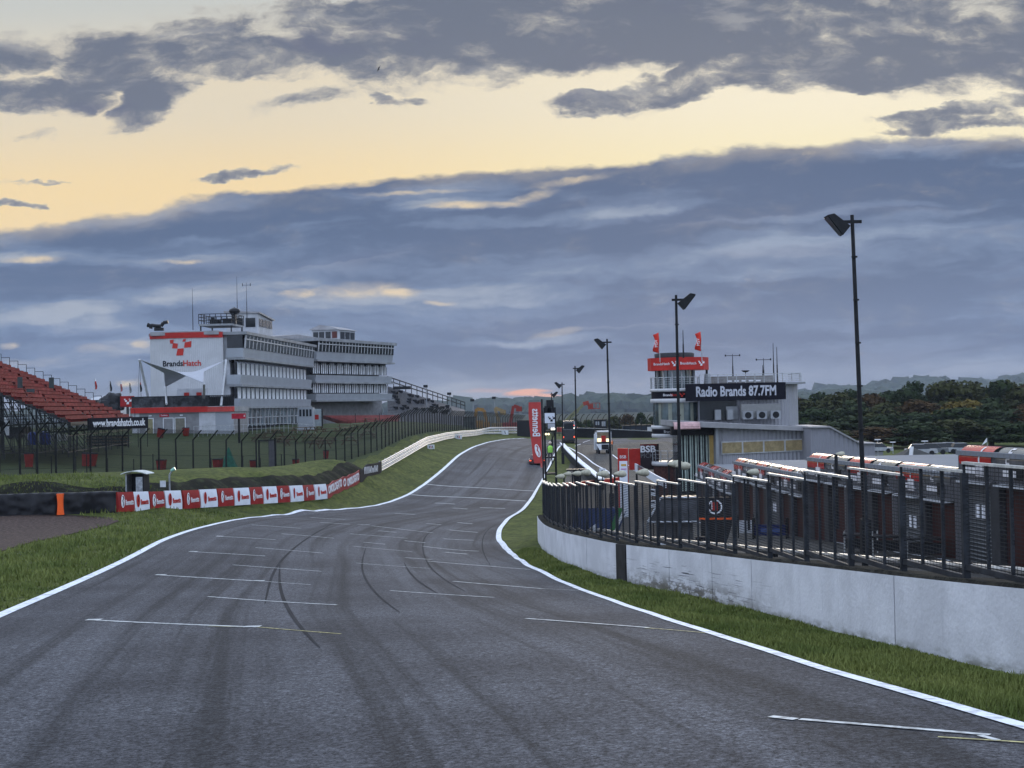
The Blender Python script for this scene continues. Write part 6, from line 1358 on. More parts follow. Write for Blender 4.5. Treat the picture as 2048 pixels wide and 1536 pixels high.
def rail_ring(root, pts2, z0, z1, n_h=5, name='railing'):
    mb = MB()
    for i in range(len(pts2) - 1):
        (x0,y0),(x1,y1) = pts2[i], pts2[i+1]
        mb.tube((x0,y0,z0),(x0,y0,z1),.03,n=5)
        for h in range(n_h): zz_ = z0 + (z1-z0)*(h+1)/n_h; mb.tube((x0,y0,zz_),(x1,y1,zz_),.028 if h == n_h-1 else .012,n=4)
    return mb.build(name, m_galv, root)
rail_ring(tw, [(rT*1.0*math.cos(a), rT*1.0*math.sin(a)) for a in np.linspace(R(-185), R(5), 13)], zt(777), zt(755))
st = MB(); st.bar((-.9,-rT-.2,zt(922)),(1.3,-rT-.2,zt(872)),.08,.08); st.bar((-.5,-rT-.2,zt(922)),(1.7,-rT-.2,zt(872)),.08,.08); st.build('stair_rail', m_galv, tw)
rail_ring(tw, [(rT*1.0*math.cos(a), rT*1.0*math.sin(a)) for a in np.linspace(R(-175), R(-40), 8)], zt(922), zt(900), 3)
def tflag(px, pyt, pyb, dx, lab, txt):
    p = at(px, 716, DT + 1); b = at(px - 1, pyt, DT + 1); t = thing('flag', lab, 'flag', p, 0, 'red flags on the control tower'); H = b.z - p.z; MB().tube((0,0,-.3),(-.04,0,H),.035,.025).build('pole', m_galv, t)
    k = DT / 2844; w = 13 * k; z0 = H - (pyb - pyt) * k; mb = MB(); n = 10; G = []
    for i in range(n + 1):
        v = i / n; z = z0 + (H - z0) * v; 
        for j in range(4):
            u = j / 3; mb.v.append((-.06 - w * u * (.78 + .22 * math.sin(v * 6 + u)), .14 * math.sin(v * 7 + u * 3), z - u * w * .45 * (v - .2) + .1 * (1 - v) * u))
    for i in range(n):
        for j in range(3): mb.f.append((i*4+j, i*4+j+1, (i+1)*4+j+1, (i+1)*4+j)); mb.m.append(0)
    o = mb.build('cloth', mat('red flag cloth', (.55,.035,.02), .6, var=.1), t, smooth=True); sdf = o.modifiers.new('s', 'SOLIDIFY'); sdf.thickness = .015
    lettering(txt, .34, t, T4(-.06 - w*.45, -.17, (z0+H)/2 - .05) @ Matrix.Rotation(R(-4), 4, 'Y') @ FRONT @ Matrix.Rotation(PI/2, 4, 'Z'), m_chalk, sx=.9)
tflag(1320, 665, 707, 0, 'red flag on the left of the tower roof', 'MSV'); tflag(1404, 663, 703, 0, 'red flag with white letters on the right of the tower roof', 'MSV')
mast(1367, 660, 716, DT, 'dark mast with small ball on the tower roof behind the floodlight pole', 0, .05)
# --- radio building
OR = at(1402, 1000, 105.8); ZB = Z(OR.x, 105.8); zr = lambda py, D=105.8, px=1500: at(px, py, D).z - ZB
rb = thing('radio_building', 'grey ribbed building beside the tower with long black radio sign', 'building', (OR.x, 105.8, ZB)); k = 105.8 / 2844; W = 211 * k
m_rc = corr('lilac grey cladding', (.30,.30,.325), .28, 0, depth=.03)
mb = MB(); n = 14; ol = [(0, 0.3), (W - 2.6, 0)] + [(W - 2.6 + 2.6 * math.sin(a), 2.6 - 2.6 * math.cos(a)) for a in np.linspace(.12, PI/2, n)] + [(W, 10), (0, 10)]
z0, z1 = -1, zr(770)
for i in range(len(ol)):
    (x0,y0),(x1,y1) = ol[i], ol[(i+1) % len(ol)]; mb.quad((x0,y0,z0),(x1,y1,z0),(x1,y1,z1),(x0,y0,z1))
mb.poly([(x,y_,z1) for x,y_ in ol]); mb.build('wall', m_rc, rb)
MB().prism([(-.1, z1 + .01), (W + .1, z1 + .01), (W + .1, z1 + .15), (-.1, z1 + .15)], -.12, 10.1).build('roof_edge', m_fascia, rb)
rail_ring(rb, [(x, -.0) for x in np.linspace(.1, W - .2, 12)] + [(W, 1.5), (W, 6)], z1 + .15, zr(748))
sgn_ = MB().box(-1.05, W - 1.5, -.75, -.56, zr(800, 105.1), zr(765.5, 105.1)).build('radio_sign', m_ink, rb)
lettering('Radio Brands 87.7FM', 1.02, rb, T4((W - 2.5) / 2, -.77, (zr(800) + zr(765)) / 2) @ FRONT, mat('sign letters', (.40,.41,.45), .5), sx=(181*k) / 9.9, bold=.03)
MB().box(.05, 2.8, -.1, -.03, zr(838), zr(800)).build('window', m_glass, rb)
MB().box(2.0, 2.9, -.12, -.02, zr(838), zr(812)).build('panel', m_fascia, rb)
ac = MB().box(3.9 - .9, 5.9, -1.0, -.2, zr(835), zr(808)).build('plant_screen', mat('plant screen', (.20,.20,.195), .6, var=.06), rb)
for i in range(3):
    x = 2.35 + .9 + i * 1.02 - .2; u = MB().box(x, x + .75, -1.35, -1.01, zr(838), zr(822)).build('air_conditioner', m_fascia, rb); MB().tube((x + .38,-1.37,(zr(838)+zr(822))/2),(x + .38,-1.352,(zr(838)+zr(822))/2),.24,n=18).build('fan', m_dark, u)
for x in (1.1, 2.0): MB().box(x, x + .42, -.8, -.3, zr(838), zr(818)).build('cabinet', m_fascia, rb)
rp_ = MB().box(1.6, 6.2, 3, 6, z1, zr(750)).build('roof_plant', mat('brown grey plant', (.19,.18,.17), .7, var=.15), rb)
for i in range(5): MB().box(2.6 + i*.55, 2.95 + i*.55, 2.95, 2.99, zr(762), zr(759)).build('lamp', m_chalk, rp_)
MB().tube((.9, 1.5, z1), (.9, 1.5, zr(745)), .3, .22).build('flue', m_fascia, rb); MB().tube((.85, 1.5, zr(745)), (.85, 1.5, zr(735)), .09).build('flue_cap', m_dark, rb)
for (px, p0, p1, lab, ex) in ((1466,708,755,'roof mast with three small horns on the radio building',1),(1528,716,765,'television aerial mast on the radio building',1),(1548,686,770,'tallest forked whip mast on the radio building',0),(1555,694,765,'short side whip beside the tallest forked mast',0),(1526,730,765,'short bent pole left of the television aerial',0)):
    mast(px, p0, p1, 110, lab, ex)
t = thing('satellite_dish', 'small dark dish on the roof plant of the radio building', 'dish', at(1491, 745, 110)); MB().lathe([(.02,0),(.2,.05),(.33,.16)], 14).build('dish', m_dark, t); MB().tube((0,0,-.5),(0,0,0),.03).build('post', m_dark, t)
# --- lower building with mono-pitch roof and amber windows
OL = at(1437, 925, 99); ZL = OL.z - 2.5; kz = lambda py, D=99, px=1500: at(px, py, D).z - ZL; k = 99 / 2844
lb = thing('pit_office', 'low grey pit office with sloping roof and row of amber lit windows', 'building', (OL.x, 99, ZL)); WL = 178 * k
mb = MB(); mb.prism([(0, -1), (WL, -1), (WL, kz(864)), (0, kz(852))], 0, 8); mb.build('wall', m_rc, lb)
# roof
mb = MB(); xl = -92 * k; mb.prism([(xl, kz(849)), (WL + .35, kz(864.5)), (WL + .35, kz(857)), (xl, kz(838))], -.9, 8.5); mb.build('roof', m_roofs, lb)
MB().tube((WL + .35, -.9, kz(860)), (WL + .35, 8, kz(860)), .16).build('gutter', m_dark, lb)
fw = MB(); a0, a1, b0, b1 = kz(908), kz(882), kz(904), kz(879.5)
x0, x1 = 6 * k, 175 * k
MB().hexa([(x0,-.12,a0),(x1,-.12,b0),(x1,-.003,b0),(x0,-.003,a0),(x0,-.12,a1),(x1,-.12,b1),(x1,-.003,b1),(x0,-.003,a1)]).build('window_surround', m_frame, lb)
m_amber = mat('amber lit blind', (.20,.17,.10), .6, var=.25, scale=3, emit=((.40,.31,.15), .10))
for i in range(4):
    u0, u1 = (i + .04) / 4, (i + .96) / 4; xx0, xx1 = x0 + (x1-x0)*u0, x0 + (x1-x0)*u1; za0 = a0 + (b0-a0)*u0 + .08; za1 = a0 + (b0-a0)*u1 + .08; zc0 = a1 + (b1-a1)*u0 - .08; zc1 = a1 + (b1-a1)*u1 - .08
    MB().hexa([(xx0,-.15,za0),(xx1,-.15,za1),(xx1,-.125,za1),(xx0,-.125,za0),(xx0,-.15,zc0),(xx1,-.15,zc1),(xx1,-.125,zc1),(xx0,-.125,zc0)]).build('window', m_amber, lb)
# recessed glazed left part
MB().box(-78*k, -14*k, 1.0, 4, 0, kz(866)).build('glazed_front', m_glass, lb)
for i in range(11): MB().box(-70*k + i*.19*1.0, -70*k + i*.19 + (.12 if i % 2 else .05), .9, .99, 0.5, kz(868)).build('vertical_blind', mat('pale green blind', (.34,.40,.36), .6), lb)
MB().box(-14*k, -6*k, .8, 1.3, 0.2, kz(870)).build('door', mat('glowing ochre door', (.30,.22,.08), .6, emit=((.4,.28,.1), .1)), lb); MB().box(-6*k, -.01, -.4, 1.3, -.5, kz(852)).build('pier', m_fascia, lb)  # door surface has a faint glow added, it is no lamp
MB().box(-92*k, -8*k, .2, 1.0, kz(868), kz(850)).build('eaves_beam', m_recess, lb)
# pale barrel canopy over the door
cn = MB(); nA = 10; arc = [(-.9 - .55*math.cos(a), kz(852) - .1 + .5*math.sin(a)) for a in np.linspace(0, PI*.8, nA)]
for i in range(nA - 1): cn.quad((-92*k, *arc[i]), (-40*k, *arc[i]), (-40*k, *arc[i+1]), (-92*k, *arc[i+1]))
o = cn.build('canopy', mat('faded pink canopy', (.48,.30,.29), .3, var=.2), lb, smooth=True); q = o.modifiers.new('s', 'SOLIDIFY'); q.thickness = .03
# right hut
PH = at(1622, 915, 96); zh = lambda py: at(1690, py, 96).z - PH.z; k = 96 / 2844
t = thing('corrugated_shed', 'grey corrugated shed with down sloping roof right of the pit office', 'shed', PH)
pr = [(0, -1.5), (128*k, -1.5), (128*k, zh(889)), (98*k, zh(889)), (38*k, zh(855)), (0, zh(855))]
MB().prism(pr, 0, 7).build('wall', corr('shed cladding', (.22,.22,.245), .3, 0), t)
MB().prism([(-.1, zh(855)+.01), (38*k, zh(855)+.01), (98*k, zh(889)+.01), (129*k, zh(889)+.01), (129*k, zh(886.5)), (99*k, zh(886)), (39*k, zh(851.5)), (-.1, zh(851.5))], -.2, 7.2).build('roof', m_roofs, t)
# small items beyond the garages
t = thing('leaning_post', 'thick white leaning post beyond the garage roofs', 'post', at(1813, 925, 88)); MB().tube((0,0,-2),(.35,0,at(1821,893,88).z - at(1813,925,88).z),.12).build('pole', m_chalk, t)
t = thing('pennant', 'small white triangular pennant beyond the nearest garage canopies', 'flag', at(1965, 892, 90)); z = 16*90/2844; MB().tube((.3,0,-1),(.3,0,z),.02).build('pole', m_galv, t); MB().prism([(-.05,.05),(.28,.25),(.28,z)], -.01,.01).build('cloth', m_chalk, t)
p = at(1830, 925, 120); t = thing('dark_tent', 'dark peaked tent roof behind the garages and white leaning post', 'tent', (p.x, p.y, p.z)); k = 120/2844
MB().hexa([(-78*k,-3,-.6),(95*k,-3,-.6),(95*k,4,-.6),(-78*k,4,-.6),(-6*k,0,30*k),(-3*k,0,30*k),(-3*k,.3,30*k),(-6*k,.3,30*k)]).build('roof', mat('dark tent cloth', (.050,.050,.046), .8, var=.15), t)
for x in (-70*k, 88*k): MB().tube((x,-2.8,-3.5),(x,-2.8,-.6),.08).build('pole', m_dark, t)

# ================================================================== PIT EXIT, GANTRY, BANNER, VEHICLES
# vertical red banner
pb = at(1087, 960, 100); GBn = Z(pb.x, 100); t = thing('vertical_banner', 'tall red vertical banner with white lettering and emblem on a black pole', 'banner', (pb.x, 100, GBn)); k = 100/2844
zf = lambda py: at(1087, py, 100).z - GBn
MB().tube((0,0,-.3),(-.0,0,zf(798)),.06).build('pole', m_black, t)
zs = [804, 830, 860, 890, 915, 926]; lx2 = [-26.5, -27, -25, -22, -20, -17.5]; mb = MB()
for i in range(5): mb.hexa([(lx2[i+1]*k,-.02+.03*math.sin(i+1),zf(zs[i+1])),(-.08,-.02,zf(zs[i+1])),(-.08,.01,zf(zs[i+1])),(lx2[i+1]*k,.01+.03*math.sin(i+1),zf(zs[i+1])),(lx2[i]*k,-.02+.03*math.sin(i),zf(zs[i])),(-.08,-.02,zf(zs[i])),(-.08,.01,zf(zs[i])),(lx2[i]*k,.01+.03*math.sin(i),zf(zs[i]))])
mb.build('cloth', mat('red banner cloth', (.42,.050,.045), .6, var=.06), t)
lettering('Bennetts', .74, t, T4(-13*k, -.06, zf(845)) @ Matrix.Diagonal((-1, 1, 1, 1)) @ FRONT @ Matrix.Rotation(PI/2, 4, 'Z'), m_chalk, sx=2.36/3.15, bold=.012)
e = swoosh(1.0).mesh('emblem', [m_chalk, m_redp]); e.transform(T4(-10.5*k, -.05, zf(901)) @ Matrix.Rotation(R(-14), 4, 'Y') @ Matrix.Diagonal((.9, 1, .95, 1))); link(e, 'emblem', t)
MB().box(-.12,.12,-.1,.1,-.1,1.0).build('base', m_dark, t); MB().hexa([(-5*k,-.02,zf(935)),(-1*k,-.02,zf(935)),(-1*k,.0,zf(935)),(-5*k,.0,zf(935)),(-6*k,-.02,zf(918)),(-1*k,-.02,zf(918)),(-1*k,.0,zf(918)),(-6*k,.0,zf(918))]).build('tail_strip', mat('pale red strip', (.5,.12,.10), .6), t)
# start gantry tower
k = 118/2844; pg = at(1101, 960, 118); G = Z(pg.x, 118); t = thing('gantry_tower', 'dark steel gantry tower with white emblem panel beside the red banner', 'gantry', (pg.x, 118, G)); zf = lambda py: at(1101, py, 118).z - G
for (x, y_) in ((-9*k,0),(12*k,0),(-9*k,1.6),(12*k,1.6)): MB().bar((x,y_,-.2),(x,y_,zf(815)),.13,.13).build('leg', m_dark, t)
for z in (zf(830), zf(862), zf(915), zf(948)): MB().box(-9*k,12*k,-.05,1.65,z-.06,z+.06).build('deck', m_dark, t)
for (a, b) in ((948,915),(915,862)): mb = MB(); mb.bar((-9*k,0,zf(a)),(12*k,0,zf(b)),.06,.06); mb.build('brace', m_dark, t)
pn = MB().box(-9*k,11*k,-.16,-.08,zf(846),zf(826)).build('panel', m_whitevinyl, t); emblem(pn, .2, zf(838), .6, m_ink, y=-.17)
MB().box(-3*k,11*k,-.14,-.08,zf(857),zf(847)).build('panel', mat('grey panel pale', (.34,.36,.40), .6), t)
for (x, z) in ((2*k, zf(853)),(5*k, zf(853))): pass
for (px, py) in ((-2,818),(2,806),(4,822)): MB().box(px*k-.3,px*k+.25,0,.6,zf(py)-.3,zf(py)+.25).build('loudspeaker', m_black, t)
MB().tube((8*k,0,zf(862)),(8*k,0,zf(800)),.07).build('mast', m_black, t)
m_lampw = mat('lit white lamp', (.8,.8,.7), .3, emit=((1,.95,.8), 2.5)); m_lampy = mat('lit warm lamp', (.8,.7,.4), .3, emit=((1,.85,.5), 1.6)); m_lampr = mat('lit red lamp', (.6,.05,.03), .3, emit=((1,.12,.05), 2.0)); m_lampg = mat('lit green board', (.1,.7,.2), .4, emit=((.25,1,.35), .9))
for (px, py, m_) in ((5,858,m_lampw),(9,858,m_lampw),(-7,868,m_lampy),(-2,868,m_lampy)): MB().tube((px*k,-.2,zf(py)),(px*k,-.1,zf(py)),.09,n=10).build('lamp', m_, t)
# marshal in hi-vis
def person(px, py_feet, D, hpx, lab, top, legs, rz=0, hat=None, dz=0.0):
    p = at(px, py_feet, D); H = hpx * D / 2844; s = H / 1.75; t = thing('person', lab, 'person', p, rz)
    me = bpy.data.meshes.new('body'); V = [(0,0,.95),(0,0,1.15),(0,0,1.38),(0,0,1.50),(0,-.02,1.66),(.10,0,.92),(.12,.02,.5),(.12,.05,.06),(.12,-.08,.03),(-.10,0,.92),(-.12,.03,.5),(-.12,.06,.06),(-.12,-.07,.03),(.19,0,1.40),(.25,-.04,1.12),(.22,-.2,.95),(-.19,0,1.40),(-.25,-.02,1.12),(-.24,-.16,.92)]
    Eg = [(0,1),(1,2),(2,3),(3,4),(0,5),(5,6),(6,7),(7,8),(0,9),(9,10),(10,11),(11,12),(2,13),(13,14),(14,15),(2,16),(16,17),(17,18)]
    me.from_pydata([(a*s,b*s,c*s) for a,b,c in V], Eg, []); o = bpy.data.objects.new('body', me); C.objects.link(o); o.parent = t
    sk = o.modifiers.new('skin', 'SKIN'); rad = [.15,.15,.17,.06,.10,.09,.065,.045,.04,.09,.065,.045,.04,.07,.045,.035,.07,.045,.035]
    for v, r in zip(me.skin_vertices[0].data, rad): v.radius = (r*s, r*s*.85)
    me.skin_vertices[0].data[0].use_root = True
    o.modifiers.new('sub', 'SUBSURF').levels = 1; me.materials.append(legs)
    MB().lathe([(.19*s, .95*s), (.20*s, 1.15*s), (.21*s, 1.38*s), (.08*s, 1.49*s)], 12).build('jacket', top, t, smooth=True)
    if hat: MB().lathe([(.115*s,1.66*s),(.11*s,1.74*s),(.03*s,1.80*s)], 10, capt=True).build('cap', hat, t, smooth=True)
    MB().lathe([(.05*s,1.53*s),(.095*s,1.60*s),(.1*s,1.68*s),(.07*s,1.77*s)], 10, capt=True).build('head', mat('skin', (.36,.22,.16), .6), t, smooth=True)
    return t
person(1101, 930, 117.5, 46, 'person in lime hi-vis jacket and pink cap standing on the gantry', mat('lime hi-vis', (.30,.62,.10), .7), mat('grey trousers', (.06,.065,.07), .8), hat=mat('pale cap', (.6,.5,.42), .7))
pq = gp(1223, 903); person(1223, 903, pq.y, 2844*1.75/pq.y, 'person in orange jacket standing beside the white recovery truck', mat('orange hi-vis', (.7,.20,.06), .6), mat('dark trousers', (.02,.022,.03), .8))
# black van seen from behind
p = gp(1138, 887); k = p.y/2844; t = thing('van', 'black high van seen from behind with red tail lamps in the pit exit', 'van', p); h = at(1138, 842, p.y).z - p.z
mb = MB(); mb.hexa([(-.95,0,.35),(.95,0,.35),(.95,5,.35),(-.95,5,.35),(-.95,0,h*.6),(.95,0,h*.6),(.95,5,h*.6),(-.95,5,h*.6)]); mb.hexa([(-.95,0,h*.6),(.95,0,h*.6),(.95,4.2,h*.6),(-.95,4.2,h*.6),(-.82,.2,h),(.82,.2,h),(.82,3.8,h),(-.82,3.8,h)]); mb.build('body', mat('black car paint', (.010,.011,.014), .25, spec=.7), t)
MB().box(-.7,.7,-.0,.12,h*.64,h*.9).build('rear_window', m_glass, t)
for x in (-.85,.85): MB().box(x-.08,x+.08,-.03,.0,.9,1.15).build('tail_lamp', m_lampr, t); MB().tube((x*.9-.1,.6,.33),(x*.9+.1,.6,.33),.33,n=14).build('wheel', m_black, t)
for (x, z, m_) in ((-.9,h*.72,m_lampy),(.85,h*.8,m_lampr),(.85,h*.68,m_lampw)): MB().tube((x,-.06,z),(x,-.01,z),.08,n=10).build('lamp', m_, t)
MB().box(-.9,.9,-.1,.05,.35,.5).build('bumper', m_dark, t)
# white recovery truck
p = gp(1208, 908); k = p.y/2844; t = thing('recovery_truck', 'white recovery truck with open back and glowing lamps in the pit exit', 'truck', p); 
h = at(1208, 862, p.y).z - p.z; w = .98
mb = MB(); mb.box(-w,-w+.14,0,2.4,h*.52,h); mb.box(w-.14,w,0,2.4,h*.52,h); mb.box(-w,w,0,2.4,h-.14,h); mb.box(-w+.15,w-.15,2.2,2.4,h*.5,h-.15); mb.build('body_frame', m_white, t)
MB().box(-w+.15,w-.15,.1,2.1,h*.45,h*.53).build('deck', m_dark, t); MB().box(-.25,.3,.2,.8,h*.53,h*.8).build('red_case', m_redp, t); MB().box(-.75,-.3,.2,.7,h*.53,h*.68).build('amber_light', m_lampy, t); MB().box(.35,.8,.2,.7,h*.53,h*.66).build('amber_light', m_lampy, t)  # the two amber boxes are glowing lights in the open back
MB().hexa([(-.55,-.2,h*.18),(.5,-.2,h*.18),(.5,2,h*.18),(-.55,2,h*.18),(-w,-.1,h*.44),(w,-.1,h*.44),(w,2.2,h*.44),(-w,2.2,h*.44)]).build('rear_panel', m_white, t)
MB().box(-.3,.6,-.25,-.21,h*.2,h*.42).build('opening', m_black, t); MB().box(-w,w,2.5,4.6,.5,h*.85).build('cab', m_white, t)
for x in (-.62, .62):
    for y_ in (.3, 3.6): wv = MB().tube((x-.15,y_,.42),(x+.15,y_,.42),.43,n=18).build('wheel', m_black, t); MB().tube((x-.16,y_,.42),(x+.16,y_,.42),.2,n=12).build('rim', m_galv, wv)
# dark car on the track with lamps
p = gp(1074, 931); t = thing('car', 'low dark car on the track half hidden behind the red banner', 'car', p)
mb = MB(); mb.hexa([(-.85,0,.2),(.85,0,.2),(.85,4,.2),(-.85,4,.2),(-.85,.0,.68),(.85,.0,.68),(.85,4,.62),(-.85,4,.62)]); mb.hexa([(-.75,.5,.68),(.75,.5,.68),(.75,3,.66),(-.75,3,.66),(-.58,1,1.12),(.58,1,1.12),(.58,2.3,1.12),(-.58,2.3,1.12)]); mb.build('body', mat('maroon car paint', (.05,.008,.01), .3, spec=.6), t)
for x in (-.72,.72): MB().box(x-.1,x+.1,-.03,0,.5,.6).build('tail_lamp', m_lampr, t); MB().tube((x-.1,.6,.3),(x+.1,.6,.3),.3,n=14).build('wheel', m_black, t)
# inner pit wall with black tyres and white cap
PWp = [gp(1122, 895), gp(1140, 912), gp(1160, 932), gp(1180, 950), gp(1200, 964)]
pa = [(1124,886),(1140,903),(1160,922),(1180,938),(1203,957)]
t = thing('pit_wall', 'dark inner pit wall with white capping curving from the gantry', 'wall', onz(at(1160,925,131).x, 131))
P_ = [gp(px, py, h=1.0) for px, py in pa]; PI_ = [P_[0].lerp(P_[1], u) for u in np.linspace(0,1,5)[:-1]] + [P_[1].lerp(P_[2], u) for u in np.linspace(0,1,5)[:-1]] + [P_[2].lerp(P_[3], u) for u in np.linspace(0,1,4)[:-1]] + [P_[3].lerp(P_[4], u) for u in np.linspace(0,1,5)]
for a, b in zip(PI_, PI_[1:]):
    ga, gb = Z(a.x, a.y) - .1, Z(b.x, b.y) - .1; ta, tb = a.z, b.z
    MB().hexa([(a.x-.2,a.y,ga),(b.x-.2,b.y,gb),(b.x+.2,b.y,gb),(a.x+.2,a.y,ga),(a.x-.2,a.y,ta-.12),(b.x-.2,b.y,tb-.12),(b.x+.2,b.y,tb-.12),(a.x+.2,a.y,ta-.12)]).build('wall_panel', m_recess, t, world=True)
    MB().hexa([(a.x-.26,a.y,ta-.118),(b.x-.26,b.y,tb-.118),(b.x+.26,b.y,tb-.118),(a.x+.26,a.y,ta-.118),(a.x-.26,a.y,ta),(b.x-.26,b.y,tb),(b.x+.26,b.y,tb),(a.x+.26,a.y,ta)]).build('capping', m_line, t, world=True)
t = thing('round_sign', 'white square sign with black ring at the end of the inner pit wall', 'sign', at(1205, 953, 100)); k = 100/2844; MB().box(-6*k,6*k,-.03,.03,0,16*k).build('panel', m_white, t)
mb = MB()
for q in range(16): a0, a1 = 2*PI*q/16, 2*PI*(q+1)/16; mb.hexa([(3.2*k*math.cos(a0),-.05,8*k+3.2*k*math.sin(a0)),(4.6*k*math.cos(a0),-.05,8*k+4.6*k*math.sin(a0)),(4.6*k*math.cos(a0),-.032,8*k+4.6*k*math.sin(a0)),(3.2*k*math.cos(a0),-.032,8*k+3.2*k*math.sin(a0)),(3.2*k*math.cos(a1),-.05,8*k+3.2*k*math.sin(a1)),(4.6*k*math.cos(a1),-.05,8*k+4.6*k*math.sin(a1)),(4.6*k*math.cos(a1),-.032,8*k+4.6*k*math.sin(a1)),(3.2*k*math.cos(a1),-.032,8*k+3.2*k*math.sin(a1))])
mb.build('ring', m_ink, t); MB().tube((0,.05,-3),(0,.05,.2),.04).build('post', m_dark, t)
# red kerb band beyond the fence
a, b = gp(1135, 966, h=.5), gp(1238, 955, h=.5); t = thing('red_barrier', 'long low red barrier just above the fence top rail', 'barrier', a, facing(a, b)); L = (b.xy - a.xy).length
MB().hexa([(0,0,-.45),(L,0,-.45+b.z-a.z),(L,.3,-.45+b.z-a.z),(0,.3,-.45),(0,0,0),(L,0,b.z-a.z),(L,.3,b.z-a.z),(0,.3,0)]).build('panel', m_redp, t)
# totem and red pit board
k = 88/2844; p = at(1248, 970, 88); t = thing('totem_sign', 'tall red totem with white lower half and sponsor strips at the pit exit', 'sign', (p.x, 88, p.z)); zf = lambda py: at(1248, py, 88).z - p.z
MB().box(-11*k,9.5*k,0,.25,-2.6,zf(896.5)).build('post', m_redp, t); MB().box(-8.5*k,7.5*k,-.05,-.003,-2,zf(922)).build('panel', m_whitevinyl, t)
MB().box(-5*k,5*k,-.07,-.052,zf(932),zf(928)).build('strip', mat('ochre print', (.5,.3,.06), .5), t); MB().box(-5.5*k,5.5*k,-.07,-.052,zf(939),zf(937)).build('strip', mat('magenta print', (.45,.15,.35), .5), t); MB().box(-2*k,2*k,-.07,-.052,zf(956),zf(954)).build('strip', m_ink, t)
MB().lathe([(4*k,0),(3*k,.02)], 12, capt=True).build('emblem', m_chalk, t); o = t.children[-1]; o.rotation_euler = (PI/2,0,0); o.location = (-1*k,-.01,zf(905)); lettering('BSB', .26, t, T4(-1*k,-.01,zf(914)) @ FRONT, m_chalk)
k = 108/2844; p = at(1258, 919, 108); t = thing('pit_board', 'red hoarding with black championship panel behind the totem', 'sign', (p.x, 108, p.z)); zf = lambda py: at(1280, py, 108).z - p.z
MB().box(0,22.5*k,0,.1,-.8,zf(897)).build('red_panel', m_redp, t); MB().box(22.6*k,60*k,-.03,.1,-.8,zf(888)).build('black_panel', mat('black hoarding', (.025,.016,.018), .4), t)
lettering('BRITISH SUPERBIKE', .15, t, T4(39*k,-.05,zf(890.5)) @ FRONT, m_redp); lettering('BSB', .68, t, T4(38*k,-.05,zf(899)) @ FRONT, m_chalk, bold=.02, sx=1.1); lettering('PICKS', .48, t, T4(39*k,-.05,zf(912)) @ FRONT, mat('grey lettering', (.16,.16,.17), .5))
# white advertising barrier curving past the tower
t = thing('advertising_barrier', 'low white advertising barrier with red and grey patches curving below the tower', 'barrier', onz(at(1290,950,96).x, 96)); pa = [(1258,920,112),(1275,930,106),(1292,939,100),(1310,950,95),(1330,960,90)]
P_ = [at(px, py, D) for px, py, D in pa]
for i, (a, b) in enumerate(zip(P_, P_[1:])):
    h = 15 * a.y / 2844; MB().hexa([(a.x,a.y,a.z-h),(b.x,b.y,b.z-h),(b.x+.1,b.y+.1,b.z-h),(a.x+.1,a.y+.1,a.z-h),(a.x,a.y,a.z),(b.x,b.y,b.z),(b.x+.1,b.y+.1,b.z),(a.x+.1,a.y+.1,a.z)]).build('panel', m_whitevinyl if i != 1 else mat('grey vinyl', (.12,.10,.11), .5), t, world=True)
    if i == 1: c0, c1 = a.lerp(b,.2), a.lerp(b,.8); MB().hexa([(c0.x-.03,c0.y-.03,c0.z-h*.7),(c1.x-.03,c1.y-.03,c1.z-h*.7),(c1.x-.01,c1.y-.01,c1.z-h*.7),(c0.x-.01,c0.y-.01,c0.z-h*.7),(c0.x-.03,c0.y-.03,c0.z-h*.25),(c1.x-.03,c1.y-.03,c1.z-h*.25),(c1.x-.01,c1.y-.01,c1.z-h*.25),(c0.x-.01,c0.y-.01,c0.z-h*.25)]).build('print', m_red, t, world=True)
# service table by the gantry
t = thing('awning_table', 'black topped table with thick central leg inside the inner pit wall', 'table', at(1153, 938, 98)); MB().box(-.7,.7,-.3,.3,-.1,0).build('top', m_black, t); MB().hexa([(-.12,-.1,-1.6),(.12,-.1,-1.6),(.12,.1,-1.6),(-.12,.1,-1.6),(-.25,-.1,-.1),(.25,-.1,-.1),(.25,.1,-.1),(-.25,.1,-.1)]).build('leg', m_black, t)
# ================================================================== BEYOND THE CREST
# outer tyre barrier of the far bend
t = thing('tyre_barrier', 'long dark tyre barrier with pale capping round the far bend', 'tyre barrier', at(1240, 870, 246)); pa = [(1150,868,250),(1190,869,248),(1230,871,246),(1270,873,244),(1320,876,241),(1420,880,236)]
P_ = [at(px, py, D) for px, py, D in pa]
for a, b in zip(P_, P_[1:]):
    h = 1.0; ga = min(Z(a.x, a.y), a.z) - .1; gb = min(Z(b.x, b.y), b.z) - .1; MB().hexa([(a.x,a.y,ga),(b.x,b.y,gb),(b.x,b.y+1,gb),(a.x,a.y+1,ga),(a.x,a.y,a.z+h),(b.x,b.y,b.z+h),(b.x,b.y+1,b.z+h),(a.x,a.y+1,a.z+h)]).build('tyre_stack', m_black, t, world=True)
    MB().hexa([(a.x,a.y-.05,a.z+h+.003),(b.x,b.y-.05,b.z+h+.003),(b.x,b.y+.3,b.z+h+.003),(a.x,a.y+.3,a.z+h+.003),(a.x,a.y-.05,a.z+h+.12),(b.x,b.y-.05,b.z+h+.12),(b.x,b.y+.3,b.z+h+.12),(a.x,a.y+.3,a.z+h+.12)]).build('capping', m_galv, t, world=True)
